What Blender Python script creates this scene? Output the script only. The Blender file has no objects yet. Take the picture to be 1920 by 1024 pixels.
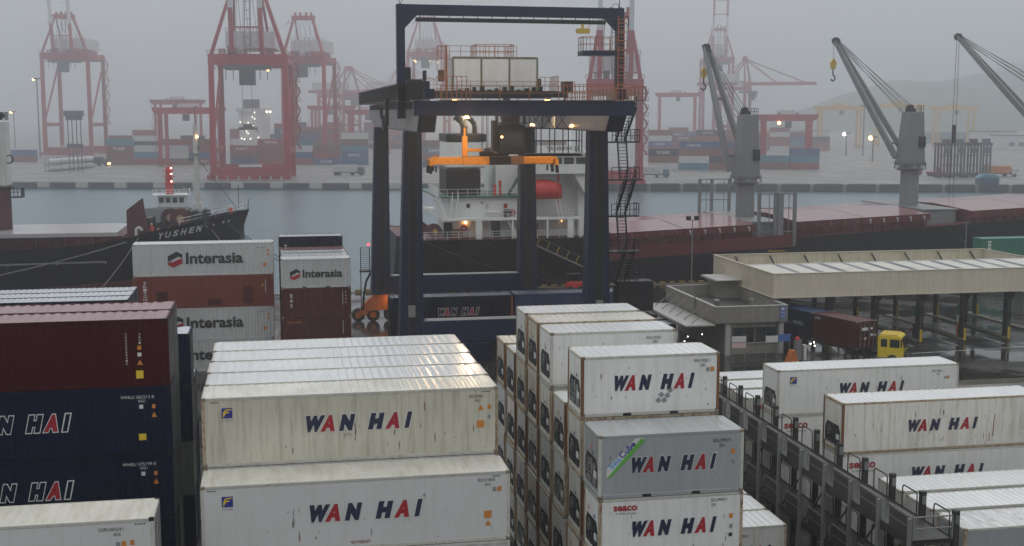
import bpy, bmesh, math, random
from math import sin, cos, pi, radians
from mathutils import Vector, Matrix, Euler
random.seed(7)
SC = bpy.context.scene
COL = SC.collection

# ------------------------------------------------------------------ camera, sky, sun, exposure
CAM_H = 23.022
CAM_F, CAM_PITCH, CAM_YAW = 2332.787, radians(7.298), radians(10.862)
cd = bpy.data.cameras.new('camera'); cam = bpy.data.objects.new('camera', cd); COL.objects.link(cam)
cam.location = (0, 0, CAM_H)
cam.rotation_euler = Euler((pi/2 - CAM_PITCH, 0, -CAM_YAW), 'XYZ')
cd.sensor_fit = 'HORIZONTAL'; cd.sensor_width = 36.0; cd.lens = CAM_F/1920*36
cd.clip_start = 0.5; cd.clip_end = 20000
SC.camera = cam

W = bpy.data.worlds.new('World'); SC.world = W; W.use_nodes = True
nt = W.node_tree; nt.nodes.clear()
def wn(t, **k):
    n = nt.nodes.new(t)
    for a, b in k.items(): setattr(n, a, b)
    return n
SUN_EL, SUN_ROT = radians(55), radians(200)
sky = wn('ShaderNodeTexSky', sky_type='NISHITA', sun_disc=False, sun_elevation=SUN_EL, sun_rotation=SUN_ROT,
         dust_density=6.0, air_density=2.0, ozone_density=2.0)
hsv = wn('ShaderNodeHueSaturation'); hsv.inputs['Saturation'].default_value = 0.25; hsv.inputs['Value'].default_value = 0.06
nt.links.new(sky.outputs[0], hsv.inputs['Color'])
tc = wn('ShaderNodeTexCoord'); sep = wn('ShaderNodeSeparateXYZ'); nt.links.new(tc.outputs['Generated'], sep.inputs[0])
# overcast dome: more than twice as bright overhead as at the misty horizon
m1 = wn('ShaderNodeMath', operation='MAXIMUM'); m1.inputs[1].default_value = 0.0; nt.links.new(sep.outputs['Z'], m1.inputs[0])
m2 = wn('ShaderNodeMath', operation='MULTIPLY_ADD'); m2.inputs[1].default_value = 0.60; m2.inputs[2].default_value = 0.43
nt.links.new(m1.outputs[0], m2.inputs[0])
cl = wn('ShaderNodeVectorMath', operation='SCALE'); cl.inputs[0].default_value = (0.94, 0.985, 1.04)
nt.links.new(m2.outputs[0], cl.inputs['Scale'])
mixs = wn('ShaderNodeMix', data_type='RGBA', blend_type='MIX'); mixs.inputs[0].default_value = 0.88
nt.links.new(hsv.outputs[0], mixs.inputs[6]); nt.links.new(cl.outputs[0], mixs.inputs[7])
bg = wn('ShaderNodeBackground'); bg.inputs['Strength'].default_value = 1.06
nt.links.new(mixs.outputs[2], bg.inputs['Color'])
wo = wn('ShaderNodeOutputWorld'); nt.links.new(bg.outputs[0], wo.inputs['Surface'])

sl = bpy.data.lights.new('sun', 'SUN'); sl.energy = 0.5; sl.angle = radians(60); sl.color = (1, 0.985, 0.96)
so = bpy.data.objects.new('sun', sl); COL.objects.link(so)
so.rotation_euler = Euler((pi/2 - SUN_EL, 0, pi - SUN_ROT + pi), 'XYZ')
so.location = (0, 0, 200)

SC.render.engine = 'CYCLES'
SC.view_settings.view_transform = 'Standard'; SC.view_settings.look = 'None'
SC.view_settings.exposure = 0.0; SC.view_settings.gamma = 1.0; SC.view_settings.use_curve_mapping = False
cy = SC.cycles
cy.use_denoising = True
cy.max_bounces = 6; cy.diffuse_bounces = 2; cy.glossy_bounces = 3; cy.transmission_bounces = 4
cy.volume_bounces = 3; cy.transparent_max_bounces = 8
cy.sample_clamp_indirect = 4.0
HAZE_DENSITY = 0.00102

# ------------------------------------------------------------------ helpers
_f = Vector((sin(CAM_YAW)*cos(CAM_PITCH), cos(CAM_YAW)*cos(CAM_PITCH), -sin(CAM_PITCH)))
_r = Vector((cos(CAM_YAW), -sin(CAM_YAW), 0)); _u = _r.cross(_f)
def at(px, py, X=None, Y=None, z=None):
    """a place in the harbour: the sight line of a photo point (1920 x 1024) met with a known depth or height"""
    d = _f + _r*((px-960)/CAM_F) + _u*((512-py)/CAM_F)
    t = Y/d.y if Y is not None else ((z-CAM_H)/d.z if z is not None else X/d.x)
    return Vector((0, 0, CAM_H)) + d*t

def link(o, parent=None):
    COL.objects.link(o)
    if parent: o.parent = parent
    return o
def tag(o, label=None, cat=None, group=None, kind=None):
    if label: o['label'] = label
    if cat: o['category'] = cat
    if group: o['group'] = group
    if kind: o['kind'] = kind
    return o
def thing(name, loc, label, cat, group=None, rz=0.0, ry=0.0):
    o = bpy.data.objects.new(name, None); o.location = loc; o.rotation_euler = (0, ry, rz); o.empty_display_size = 0.3
    link(o); return tag(o, label, cat, group)
def inst(name, mesh, parent=None, loc=(0, 0, 0), rot=(0, 0, 0)):
    o = bpy.data.objects.new(name, mesh); o.location = loc; o.rotation_euler = rot
    return link(o, parent)

def rebase(root, base):
    """move a thing's origin to its base without moving its parts"""
    b = Vector(base); root.location = root.location + b
    for ch in root.children: ch.location = ch.location - b
class MB:
    def __init__(s): s.v = []; s.f = []
    def add(s, vs, fs):
        n = len(s.v); s.v += [tuple(v) for v in vs]; s.f += [tuple(i+n for i in f) for f in fs]; return s
    def box(s, a, b):
        x0, y0, z0 = a; x1, y1, z1 = b
        return s.add([(x0,y0,z0),(x1,y0,z0),(x1,y1,z0),(x0,y1,z0),(x0,y0,z1),(x1,y0,z1),(x1,y1,z1),(x0,y1,z1)],
              [(0,3,2,1),(4,5,6,7),(0,1,5,4),(1,2,6,5),(2,3,7,6),(3,0,4,7)])
    def hexa(s, p):   # eight corners: bottom ring of four, top ring of four
        return s.add(p, [(0,3,2,1),(4,5,6,7),(0,1,5,4),(1,2,6,5),(2,3,7,6),(3,0,4,7)])
    def beam(s, p, q, w, h=None, w2=None, h2=None):
        p = Vector(p); q = Vector(q); h = h or w; w2 = w2 or w; h2 = h2 or h
        d = (q-p).normalized(); up = Vector((0,0,1)) if abs(d.z) < 0.95 else Vector((0,1,0))
        r = d.cross(up).normalized(); u = r.cross(d)
        vs = []
        for c, a, b in ((p, w, h), (q, w2, h2)):
            for i, j in ((-1,-1),(1,-1),(1,1),(-1,1)): vs.append(c + r*(i*a/2) + u*(j*b/2))
        return s.add(vs, [(3,2,1,0),(4,5,6,7),(0,1,5,4),(1,2,6,5),(2,3,7,6),(3,0,4,7)])
    def tube(s, p, q, r, n=8, r2=None, caps=True):
        p = Vector(p); q = Vector(q); r2 = r if r2 is None else r2
        d = (q-p).normalized(); up = Vector((0,0,1)) if abs(d.z) < 0.95 else Vector((0,1,0))
        a = d.cross(up).normalized(); b = a.cross(d); vs = []
        for c, rr in ((p, r), (q, r2)):
            for k in range(n):
                t = 2*pi*k/n; vs.append(c + a*(cos(t)*rr) + b*(sin(t)*rr))
        fs = [(k, (k+1)%n, n+(k+1)%n, n+k) for k in range(n)]
        if caps: fs += [tuple(range(n))[::-1], tuple(range(n, 2*n))]
        return s.add(vs, fs)
    def path(s, pts, r, n=6):
        for a, b in zip(pts[:-1], pts[1:]): s.tube(a, b, r, n)
        return s
    def prism(s, poly, axis, a, b):   # polygon given in the two other axes, run along axis from a to b
        n = len(poly); vs = []
        for t in (a, b):
            for (u, w) in poly:
                vs.append({'x': (t,u,w), 'y': (u,t,w), 'z': (u,w,t)}[axis])
        fs = [(k, (k+1)%n, n+(k+1)%n, n+k) for k in range(n)] + [tuple(range(n))[::-1], tuple(range(n, 2*n))]
        return s.add(vs, fs)
    def disc(s, c, axis, r, t, n=20):
        c = Vector(c); e = {'x': Vector((1,0,0)), 'y': Vector((0,1,0)), 'z': Vector((0,0,1))}[axis]
        return s.tube(c - e*(t/2), c + e*(t/2), r, n)
    def ring(s, c, axis, r, rr, n=20, m=6):
        ax = {'x': (1,2), 'y': (0,2), 'z': (0,1)}[axis]; vs = []; fs = []
        for i in range(n):
            t = 2*pi*i/n
            for j in range(m):
                q = 2*pi*j/m; R = r + rr*cos(q); p = [0,0,0]
                p[ax[0]] = R*cos(t); p[ax[1]] = R*sin(t); p['xyz'.index(axis)] = rr*sin(q)
                vs.append((c[0]+p[0], c[1]+p[1], c[2]+p[2]))
        for i in range(n):
            for j in range(m):
                fs.append((i*m+j, ((i+1)%n)*m+j, ((i+1)%n)*m+(j+1)%m, i*m+(j+1)%m))
        return s.add(vs, fs)
    def sphere(s, c, r, n=10, m=6, sz=1.0):
        vs = [(c[0], c[1], c[2]+r*sz)]; fs = []
        for i in range(1, m):
            t = pi*i/m
            for k in range(n): vs.append((c[0]+r*sin(t)*cos(2*pi*k/n), c[1]+r*sin(t)*sin(2*pi*k/n), c[2]+r*sz*cos(t)))
        vs.append((c[0], c[1], c[2]-r*sz)); L = len(vs)-1
        for k in range(n): fs.append((0, 1+k, 1+(k+1)%n)); fs.append((L, 1+(m-2)*n+(k+1)%n, 1+(m-2)*n+k))
        for i in range(m-2):
            for k in range(n): fs.append((1+i*n+k, 1+(i+1)*n+k, 1+(i+1)*n+(k+1)%n, 1+i*n+(k+1)%n))
        return s.add(vs, fs)
    def mesh(s, name, m=None, fix=True, bevel=0.0, smooth=False):
        me = bpy.data.meshes.new(name); me.from_pydata(s.v, [], s.f)
        if fix or bevel:
            bm = bmesh.new(); bm.from_mesh(me)
            if fix: bmesh.ops.recalc_face_normals(bm, faces=bm.faces)
            if bevel: bmesh.ops.bevel(bm, geom=list(bm.edges), offset=bevel, segments=1, affect='EDGES', clamp_overlap=True)
            bm.to_mesh(me); bm.free()
        if smooth: me.polygons.foreach_set('use_smooth', [True]*len(me.polygons))
        if m: me.materials.append(m)
        me.update(); return me
    def build(s, name, m, parent=None, loc=(0,0,0), rot=(0,0,0), bevel=0.0, smooth=False):
        return inst(name, s.mesh(name, m, bevel=bevel, smooth=smooth), parent, loc, rot)

# ------------------------------------------------------------------ materials (procedural)
def new_mat(name):
    m = bpy.data.materials.new(name); m.use_nodes = True
    t = m.node_tree; b = t.nodes['Principled BSDF']; return m, t, b
def plain(name, c, rough=0.5, metal=0.0, emit=None, es=0.0):
    m, t, b = new_mat(name); b.inputs['Base Color'].default_value = (*c, 1)
    b.inputs['Roughness'].default_value = rough; b.inputs['Metallic'].default_value = metal
    if emit: b.inputs['Emission Color'].default_value = (*emit, 1); b.inputs['Emission Strength'].default_value = es
    return m
def paint(name, c, rough=0.42, dirt=0.35, dirt_c=None, rust=0.0, streak=True, tone=0.12, metal=0.0, scale=1.0, bump=0.0, rust_c=(0.16,0.055,0.02), spec=0.5):
    """painted steel: broad tone drift, run-down streaks, rust flecks; each object gets its own offset"""
    m, t, b = new_mat(name); N = t.nodes.new; Lk = t.links.new
    tcn = N('ShaderNodeTexCoord'); oi = N('ShaderNodeObjectInfo')
    off = N('ShaderNodeVectorMath'); off.operation = 'MULTIPLY_ADD'
    comb = N('ShaderNodeCombineXYZ')
    for i in range(3): Lk(oi.outputs['Random'], comb.inputs[i])
    off.inputs[1].default_value = (37, 53, 71); Lk(comb.outputs[0], off.inputs[0]); Lk(tcn.outputs['Object'], off.inputs[2])
    mp = N('ShaderNodeMapping'); mp.inputs['Scale'].default_value = {True: (2.6*scale, 2.6*scale, 0.22*scale), False: (2.6*scale, 2.6*scale, 2.0*scale), 'roof': (1.5*scale, 0.28*scale, 1.0*scale)}[streak]; Lk(off.outputs[0], mp.inputs[0])
    n1 = N('ShaderNodeTexNoise'); n1.inputs['Scale'].default_value = 1.6; n1.inputs['Detail'].default_value = 5; n1.inputs['Roughness'].default_value = 0.65; Lk(mp.outputs[0], n1.inputs[0])
    r1 = N('ShaderNodeMapRange'); r1.inputs[1].default_value = 0.46; r1.inputs[2].default_value = 0.78; Lk(n1.outputs[0], r1.inputs[0])
    n2 = N('ShaderNodeTexNoise'); n2.inputs['Scale'].default_value = 0.35*scale; n2.inputs['Detail'].default_value = 3; Lk(off.outputs[0], n2.inputs[0])
    dc = dirt_c or tuple(0.45*x*k for x, k in zip(c, (1.0, 0.9, 0.72)))
    mul = N('ShaderNodeMath'); mul.operation = 'MULTIPLY'; mul.inputs[1].default_value = dirt; Lk(r1.outputs[0], mul.inputs[0])
    mx = N('ShaderNodeMix'); mx.data_type = 'RGBA'; mx.inputs[6].default_value = (*c, 1); mx.inputs[7].default_value = (*dc, 1); Lk(mul.outputs[0], mx.inputs[0])
    # tone drift, from place to place and from object to object
    tv = N('ShaderNodeMath'); tv.operation = 'ADD'; Lk(n2.outputs[0], tv.inputs[0])
    ro = N('ShaderNodeMath'); ro.operation = 'MULTIPLY_ADD'; ro.inputs[1].default_value = 0.5; ro.inputs[2].default_value = -0.25; Lk(oi.outputs['Random'], ro.inputs[0]); Lk(ro.outputs[0], tv.inputs[1])
    tr = N('ShaderNodeMapRange'); tr.inputs[1].default_value = 0.2; tr.inputs[2].default_value = 0.8; tr.inputs[3].default_value = 1-tone; tr.inputs[4].default_value = 1+tone*0.6; Lk(tv.outputs[0], tr.inputs[0])
    sc = N('ShaderNodeVectorMath'); sc.operation = 'SCALE'; Lk(mx.outputs[2], sc.inputs[0]); Lk(tr.outputs[0], sc.inputs['Scale'])
    col = sc.outputs[0]
    if rust > 0:
        mp3 = N('ShaderNodeMapping'); mp3.inputs['Scale'].default_value = (1.0, 1.0, 0.45); Lk(off.outputs[0], mp3.inputs[0])
        n3 = N('ShaderNodeTexNoise'); n3.inputs['Scale'].default_value = 3.2*scale; n3.inputs['Detail'].default_value = 7; n3.inputs['Roughness'].default_value = 0.75; Lk(mp3.outputs[0], n3.inputs[0])
        r3 = N('ShaderNodeMapRange'); r3.inputs[1].default_value = 0.74-0.34*rust; r3.inputs[2].default_value = 0.84-0.30*rust; Lk(n3.outputs[0], r3.inputs[0])
        m3 = N('ShaderNodeMix'); m3.data_type = 'RGBA'; m3.inputs[7].default_value = (*rust_c, 1); Lk(r3.outputs[0], m3.inputs[0]); Lk(col, m3.inputs[6]); col = m3.outputs[2]
    Lk(col, b.inputs['Base Color'])
    rr = N('ShaderNodeMapRange'); rr.inputs[3].default_value = max(0.05, rough-0.12); rr.inputs[4].default_value = rough+0.14; Lk(n1.outputs[0], rr.inputs[0]); Lk(rr.outputs[0], b.inputs['Roughness'])
    b.inputs['Metallic'].default_value = metal; b.inputs['Specular IOR Level'].default_value = spec
    if bump:
        bp = N('ShaderNodeBump'); bp.inputs['Strength'].default_value = bump; bp.inputs['Distance'].default_value = 0.02; Lk(n1.outputs[0], bp.inputs['Height']); Lk(bp.outputs[0], b.inputs['Normal'])
    return m

M = {}
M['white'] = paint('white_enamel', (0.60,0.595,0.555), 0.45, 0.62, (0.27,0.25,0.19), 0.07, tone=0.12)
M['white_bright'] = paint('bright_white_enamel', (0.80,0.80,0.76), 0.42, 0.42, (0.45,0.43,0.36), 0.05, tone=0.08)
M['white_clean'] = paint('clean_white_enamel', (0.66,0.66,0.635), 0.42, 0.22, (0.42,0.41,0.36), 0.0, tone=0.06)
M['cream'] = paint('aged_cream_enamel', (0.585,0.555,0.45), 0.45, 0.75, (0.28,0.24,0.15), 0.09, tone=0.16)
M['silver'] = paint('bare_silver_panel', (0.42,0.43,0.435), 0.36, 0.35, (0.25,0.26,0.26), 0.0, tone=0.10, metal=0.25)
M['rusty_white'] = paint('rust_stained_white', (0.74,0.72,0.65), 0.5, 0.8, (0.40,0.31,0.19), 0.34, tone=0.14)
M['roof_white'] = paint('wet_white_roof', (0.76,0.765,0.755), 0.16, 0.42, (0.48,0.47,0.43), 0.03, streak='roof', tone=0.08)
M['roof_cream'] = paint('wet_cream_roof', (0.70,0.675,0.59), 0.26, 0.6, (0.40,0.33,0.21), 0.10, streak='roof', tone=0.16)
M['roof_dirty'] = paint('peeling_white_roof', (0.66,0.66,0.64), 0.35, 0.85, (0.19,0.165,0.16), 0.10, streak='roof', tone=0.12, scale=2.2)
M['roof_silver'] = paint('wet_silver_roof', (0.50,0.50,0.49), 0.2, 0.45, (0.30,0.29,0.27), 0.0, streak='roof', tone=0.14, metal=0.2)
M['rust'] = paint('rusted_steel', (0.23,0.10,0.04), 0.75, 0.7, (0.06,0.03,0.017), 0.35, tone=0.3)
M['rail_rust'] = paint('rust_bleeding_rail', (0.46,0.38,0.26), 0.6, 0.8, (0.20,0.085,0.03), 0.62, streak=False, tone=0.2, scale=1.4)
M['rail_white'] = paint('worn_white_rail', (0.56,0.545,0.48), 0.5, 0.55, (0.25,0.2,0.14), 0.16, streak=False, tone=0.1)
M['casting'] = paint('corner_casting_steel', (0.25,0.2,0.15), 0.7, 0.7, (0.07,0.05,0.035), 0.4, streak=False, tone=0.2)
M['dark'] = plain('dark_recess', (0.012,0.012,0.013), 0.7)
M['machine'] = paint('machinery_dark', (0.035,0.037,0.042), 0.5, 0.5, (0.012,0.012,0.012), 0.0, streak=False, tone=0.3, scale=2)
M['machine_metal'] = paint('machinery_grey', (0.22,0.22,0.21), 0.45, 0.6, (0.08,0.075,0.07), 0.1, streak=False, tone=0.2, scale=2)
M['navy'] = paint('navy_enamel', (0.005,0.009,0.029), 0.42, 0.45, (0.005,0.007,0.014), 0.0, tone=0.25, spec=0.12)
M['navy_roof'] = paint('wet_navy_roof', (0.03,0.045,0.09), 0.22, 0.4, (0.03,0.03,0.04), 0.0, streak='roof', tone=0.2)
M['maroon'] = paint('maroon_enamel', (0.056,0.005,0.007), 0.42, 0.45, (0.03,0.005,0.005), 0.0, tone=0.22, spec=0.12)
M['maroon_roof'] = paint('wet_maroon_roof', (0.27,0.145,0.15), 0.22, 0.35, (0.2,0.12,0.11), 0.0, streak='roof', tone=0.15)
M['brick_red'] = paint('brick_red_enamel', (0.20,0.038,0.018), 0.45, 0.5, (0.10,0.022,0.013), 0.03, tone=0.16)
M['tex_red'] = paint('oxide_red_enamel', (0.085,0.014,0.013), 0.45, 0.45, (0.045,0.010,0.009), 0.0, tone=0.18, spec=0.3)
M['grey_box'] = paint('pale_grey_enamel', (0.56,0.565,0.55), 0.45, 0.45, (0.33,0.31,0.26), 0.03, tone=0.08)
M['green'] = paint('green_enamel', (0.03,0.19,0.125), 0.42, 0.3, (0.03,0.11,0.08), 0.0, tone=0.12)
M['greengrey'] = paint('green_grey_enamel', (0.075,0.085,0.075), 0.45, 0.5, (0.03,0.03,0.026), 0.05, tone=0.2)
M['blue_box'] = paint('blue_enamel', (0.022,0.045,0.12), 0.42, 0.35, (0.02,0.03,0.06), 0.0, tone=0.2)
M['teal_box'] = paint('teal_enamel', (0.04,0.18,0.26), 0.45, 0.35, None, 0.0, tone=0.2)
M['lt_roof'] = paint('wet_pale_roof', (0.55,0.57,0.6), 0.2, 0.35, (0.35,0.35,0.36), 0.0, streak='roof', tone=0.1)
M['ink_navy'] = paint('navy_print', (0.010,0.014,0.050), 0.45, 0.3, (0.05,0.05,0.07), 0.10, tone=0.1, rust_c=(0.42,0.41,0.38))
M['ink_red'] = paint('red_print', (0.38,0.010,0.022), 0.45, 0.3, (0.26,0.03,0.03), 0.10, tone=0.12, rust_c=(0.5,0.36,0.33))
M['ink_white'] = paint('white_print', (0.70,0.70,0.68), 0.5, 0.3, (0.4,0.4,0.38), 0.0, tone=0.1)
M['ink_black'] = plain('black_print', (0.02,0.02,0.022), 0.5)
M['ink_yellow'] = plain('yellow_print', (0.75,0.52,0.03), 0.5)
M['ink_orange'] = plain('orange_print', (0.62,0.22,0.03), 0.5)
M['ink_green'] = plain('green_print', (0.12,0.42,0.06), 0.5)
M['ink_lightblue'] = plain('light_blue_print', (0.10,0.36,0.68), 0.5)
M['ink_blue'] = plain('blue_print', (0.02,0.03,0.25), 0.5)
M['ink_grey'] = plain('grey_print', (0.25,0.26,0.27), 0.5)
M['glass'] = plain('dark_glass', (0.02,0.025,0.028), 0.08)
M['crane_navy'] = paint('crane_navy_paint', (0.008,0.016,0.050), 0.38, 0.5, (0.016,0.018,0.026), 0.04, tone=0.3, scale=0.5, spec=0.18)
M['crane_lit_grey'] = paint('crane_lit_side_grey', (0.20,0.20,0.205), 0.35, 0.5, (0.09,0.085,0.08), 0.02, tone=0.15, scale=0.5)  # daylight on the girders' left faces, put into a lighter colour
M['crane_red'] = paint('quay_crane_red', (0.36,0.006,0.020), 0.45, 0.3, (0.22,0.01,0.02), 0.0, tone=0.2, scale=0.3, spec=0.2)
M['crane_white'] = paint('quay_crane_white', (0.62,0.6,0.6), 0.5, 0.3, None, 0.0, tone=0.1, scale=0.3)
M['crane_yellow'] = paint('yard_crane_yellow', (0.62,0.36,0.05), 0.5, 0.25, None, 0.0, tone=0.1, scale=0.3)
M['far_dark'] = paint('far_dark_steel', (0.06,0.06,0.075), 0.5, 0.3, None, 0.0, tone=0.2, scale=0.3)
M['rail_orange'] = paint('orange_railing', (0.42,0.13,0.025), 0.5, 0.5, (0.16,0.06,0.02), 0.25, streak=False, tone=0.2)
M['orange'] = paint('safety_orange', (0.55,0.15,0.02), 0.45, 0.5, (0.2,0.05,0.01), 0.06, tone=0.2)
M['spreader'] = paint('spreader_orange', (0.72,0.27,0.012), 0.4, 0.55, (0.22,0.07,0.01), 0.04, streak=False, tone=0.2)
M['far_red'] = paint('faded_red_box', (0.27,0.028,0.03), 0.5, 0.3, None, 0.0, tone=0.25, scale=0.4)
M['far_blue'] = paint('faded_blue_box', (0.022,0.06,0.20), 0.5, 0.3, None, 0.0, tone=0.25, scale=0.4)
M['far_brown'] = paint('faded_brown_box', (0.17,0.06,0.045), 0.5, 0.3, None, 0.0, tone=0.25, scale=0.4)
M['rope'] = plain('wire_rope', (0.03,0.03,0.032), 0.6)
M['black_steel'] = paint('black_steel', (0.010,0.010,0.012), 0.45, 0.4, (0.025,0.02,0.016), 0.02, tone=0.3, spec=0.25)
M['tyre'] = paint('tyre_rubber', (0.016,0.016,0.017), 0.75, 0.4, (0.05,0.045,0.04), 0.0, streak=False, tone=0.3)
M['steel'] = paint('galvanised_steel', (0.24,0.245,0.24), 0.42, 0.45, (0.12,0.11,0.10), 0.04, tone=0.15, metal=0.3)
M['rack'] = paint('dark_rack_steel', (0.045,0.044,0.040), 0.42, 0.6, (0.02,0.018,0.016), 0.08, streak=False, tone=0.25, spec=0.3)
M['hull_black'] = paint('black_hull_paint', (0.005,0.005,0.008), 0.42, 0.6, (0.026,0.023,0.024), 0.06, tone=0.3, scale=0.35, spec=0.15)
M['boot'] = paint('antifouling_red', (0.105,0.024,0.026), 0.55, 0.6, (0.05,0.018,0.02), 0.0, tone=0.2, scale=0.35)
M['ship_white'] = paint('ship_white_paint', (0.82,0.83,0.80), 0.42, 0.35, (0.5,0.46,0.38), 0.05, tone=0.08, scale=0.5)
M['deck_red'] = paint('oxide_red_deck', (0.13,0.016,0.020), 0.42, 0.55, (0.055,0.012,0.014), 0.06, tone=0.22, scale=0.6, spec=0.3)
M['hatch'] = paint('wet_sheen_red_hatch', (0.27,0.125,0.13), 0.15, 0.4, (0.19,0.09,0.095), 0.0, streak=False, tone=0.12, scale=0.4)  # sky reflection of the wet covers is put into this pale pink
M['hatch_grey'] = paint('wet_grey_hatch', (0.42,0.40,0.40), 0.16, 0.35, (0.28,0.26,0.27), 0.0, streak=False, tone=0.1, scale=0.4)
M['deck_green'] = plain('green_deck', (0.035,0.12,0.09), 0.5)
M['ship_grey'] = paint('ship_crane_grey', (0.20,0.205,0.205), 0.42, 0.35, (0.12,0.115,0.105), 0.02, tone=0.12, scale=0.5)
M['ship_crane_white'] = paint('weathered_ship_crane_white', (0.60,0.595,0.57), 0.5, 0.5, (0.3,0.22,0.15), 0.14, tone=0.12)
M['lifeboat'] = paint('lifeboat_red', (0.58,0.026,0.018), 0.35, 0.25, None, 0.0, tone=0.12)
M['beige'] = paint('beige_cladding', (0.64,0.575,0.45), 0.5, 0.45, (0.43,0.37,0.27), 0.0, tone=0.07, scale=0.7)
M['beige_in'] = paint('stained_beige_cladding', (0.66,0.60,0.44), 0.5, 0.6, (0.40,0.31,0.19), 0.02, tone=0.1, scale=0.7)
M['roof_sheet'] = paint('pale_roof_sheet', (0.62,0.60,0.535), 0.4, 0.4, (0.42,0.39,0.32), 0.0, streak=False, tone=0.08)
M['skylight'] = plain('grey_skylight', (0.16,0.19,0.22), 0.3)
M['concrete'] = paint('stained_concrete', (0.27,0.25,0.215), 0.65, 0.65, (0.13,0.115,0.09), 0.0, tone=0.15, scale=0.8)
M['pale_concrete'] = paint('pale_concrete', (0.42,0.41,0.385), 0.6, 0.5, (0.25,0.24,0.21), 0.0, streak=False, tone=0.1, scale=0.8)
M['moss'] = paint('mossy_concrete', (0.17,0.17,0.105), 0.6, 0.6, (0.09,0.095,0.05), 0.0, streak=False, tone=0.2)
M['yellow'] = paint('traffic_yellow', (0.62,0.42,0.035), 0.4, 0.35, (0.3,0.2,0.03), 0.04, tone=0.15)
M['cab_yellow'] = paint('cab_yellow', (0.72,0.54,0.02), 0.3, 0.15, None, 0.0, tone=0.06)
M['sign_white'] = plain('sign_white', (0.6,0.58,0.55), 0.5)
M['sign_blue'] = plain('sign_blue', (0.05,0.12,0.35), 0.5)
M['sign_pink'] = plain('sign_pink', (0.6,0.42,0.4), 0.5)
M['lamp_warm'] = plain('lit_sodium_lamp', (1,0.6,0.2), 0.4, 0, (1.0,0.50,0.15), 14)
M['lamp_white'] = plain('lit_white_lamp', (1,1,0.9), 0.4, 0, (1.0,0.92,0.75), 12)
M['lamp_red'] = plain('lit_red_lamp', (1,0.1,0.1), 0.4, 0, (1.0,0.04,0.08), 4)
M['lamp_far'] = plain('dim_white_lamp', (1,1,0.9), 0.4, 0, (1.0,0.90,0.70), 4)
M['skin'] = plain('skin', (0.4,0.25,0.18), 0.5)
M['coat'] = plain('orange_raincoat', (0.60,0.07,0.03), 0.45)
# ------------------------------------------------------------------ ground, water, quays, hills
def wet_ground(name, c1, c2, puddle=0.5, rmin=0.04, rmax=0.42, scale=0.12, spec=0.5):
    m, t, b = new_mat(name); N = t.nodes.new; Lk = t.links.new
    tcn = N('ShaderNodeTexCoord')
    n1 = N('ShaderNodeTexNoise'); n1.inputs['Scale'].default_value = scale; n1.inputs['Detail'].default_value = 6; n1.inputs['Roughness'].default_value = 0.6; Lk(tcn.outputs['Object'], n1.inputs[0])
    n2 = N('ShaderNodeTexNoise'); n2.inputs['Scale'].default_value = scale*9; n2.inputs['Detail'].default_value = 5; Lk(tcn.outputs['Object'], n2.inputs[0])
    mx = N('ShaderNodeMix'); mx.data_type = 'RGBA'; mx.inputs[6].default_value = (*c1, 1); mx.inputs[7].default_value = (*c2, 1)
    r0 = N('ShaderNodeMapRange'); r0.inputs[1].default_value = 0.3; r0.inputs[2].default_value = 0.7; Lk(n2.outputs[0], r0.inputs[0]); Lk(r0.outputs[0], mx.inputs[0])
    Lk(mx.outputs[2], b.inputs['Base Color'])
    r1 = N('ShaderNodeMapRange'); r1.inputs[1].default_value = puddle-0.1; r1.inputs[2].default_value = puddle+0.12; r1.inputs[3].default_value = rmin; r1.inputs[4].default_value = rmax; Lk(n1.outputs[0], r1.inputs[0]); Lk(r1.outputs[0], b.inputs['Roughness'])
    mul = N('ShaderNodeMath'); mul.operation = 'MULTIPLY'; Lk(n2.outputs[0], mul.inputs[0]); Lk(r1.outputs[0], mul.inputs[1])
    rs = N('ShaderNodeMapRange'); rs.inputs[1].default_value = rmin; rs.inputs[2].default_value = rmax; rs.inputs[3].default_value = 0.5; rs.inputs[4].default_value = spec; Lk(r1.outputs[0], rs.inputs[0]); Lk(rs.outputs[0], b.inputs['Specular IOR Level'])
    bp = N('ShaderNodeBump'); bp.inputs['Strength'].default_value = 0.25; bp.inputs['Distance'].default_value = 0.02; Lk(mul.outputs[0], bp.inputs['Height']); Lk(bp.outputs[0], b.inputs['Normal'])
    return m
M['asphalt'] = wet_ground('wet_asphalt', (0.016,0.015,0.014), (0.034,0.031,0.028), 0.54, 0.05, 0.60, 0.11, 0.06)
M['apron'] = wet_ground('wet_concrete_apron', (0.17,0.16,0.15), (0.25,0.235,0.22), 0.42, 0.22, 0.6, 0.06, 0.25)
m, t, b = new_mat('harbour_water'); N = t.nodes.new
b.inputs['Base Color'].default_value = (0.12,0.185,0.21,1); b.inputs['Roughness'].default_value = 0.26; b.inputs['IOR'].default_value = 1.33
tcn = N('ShaderNodeTexCoord'); mp = N('ShaderNodeMapping'); mp.inputs['Scale'].default_value = (0.16,0.42,1); t.links.new(tcn.outputs['Object'], mp.inputs[0])
n1 = N('ShaderNodeTexNoise'); n1.inputs['Scale'].default_value = 1.0; n1.inputs['Detail'].default_value = 7; n1.inputs['Roughness'].default_value = 0.62; t.links.new(mp.outputs[0], n1.inputs[0])
n2 = N('ShaderNodeTexNoise'); n2.inputs['Scale'].default_value = 0.012; n2.inputs['Detail'].default_value = 3; t.links.new(tcn.outputs['Object'], n2.inputs[0])
mr = N('ShaderNodeMapRange'); mr.inputs[3].default_value = 0.15; mr.inputs[4].default_value = 0.6; t.links.new(n2.outputs[0], mr.inputs[0])
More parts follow.
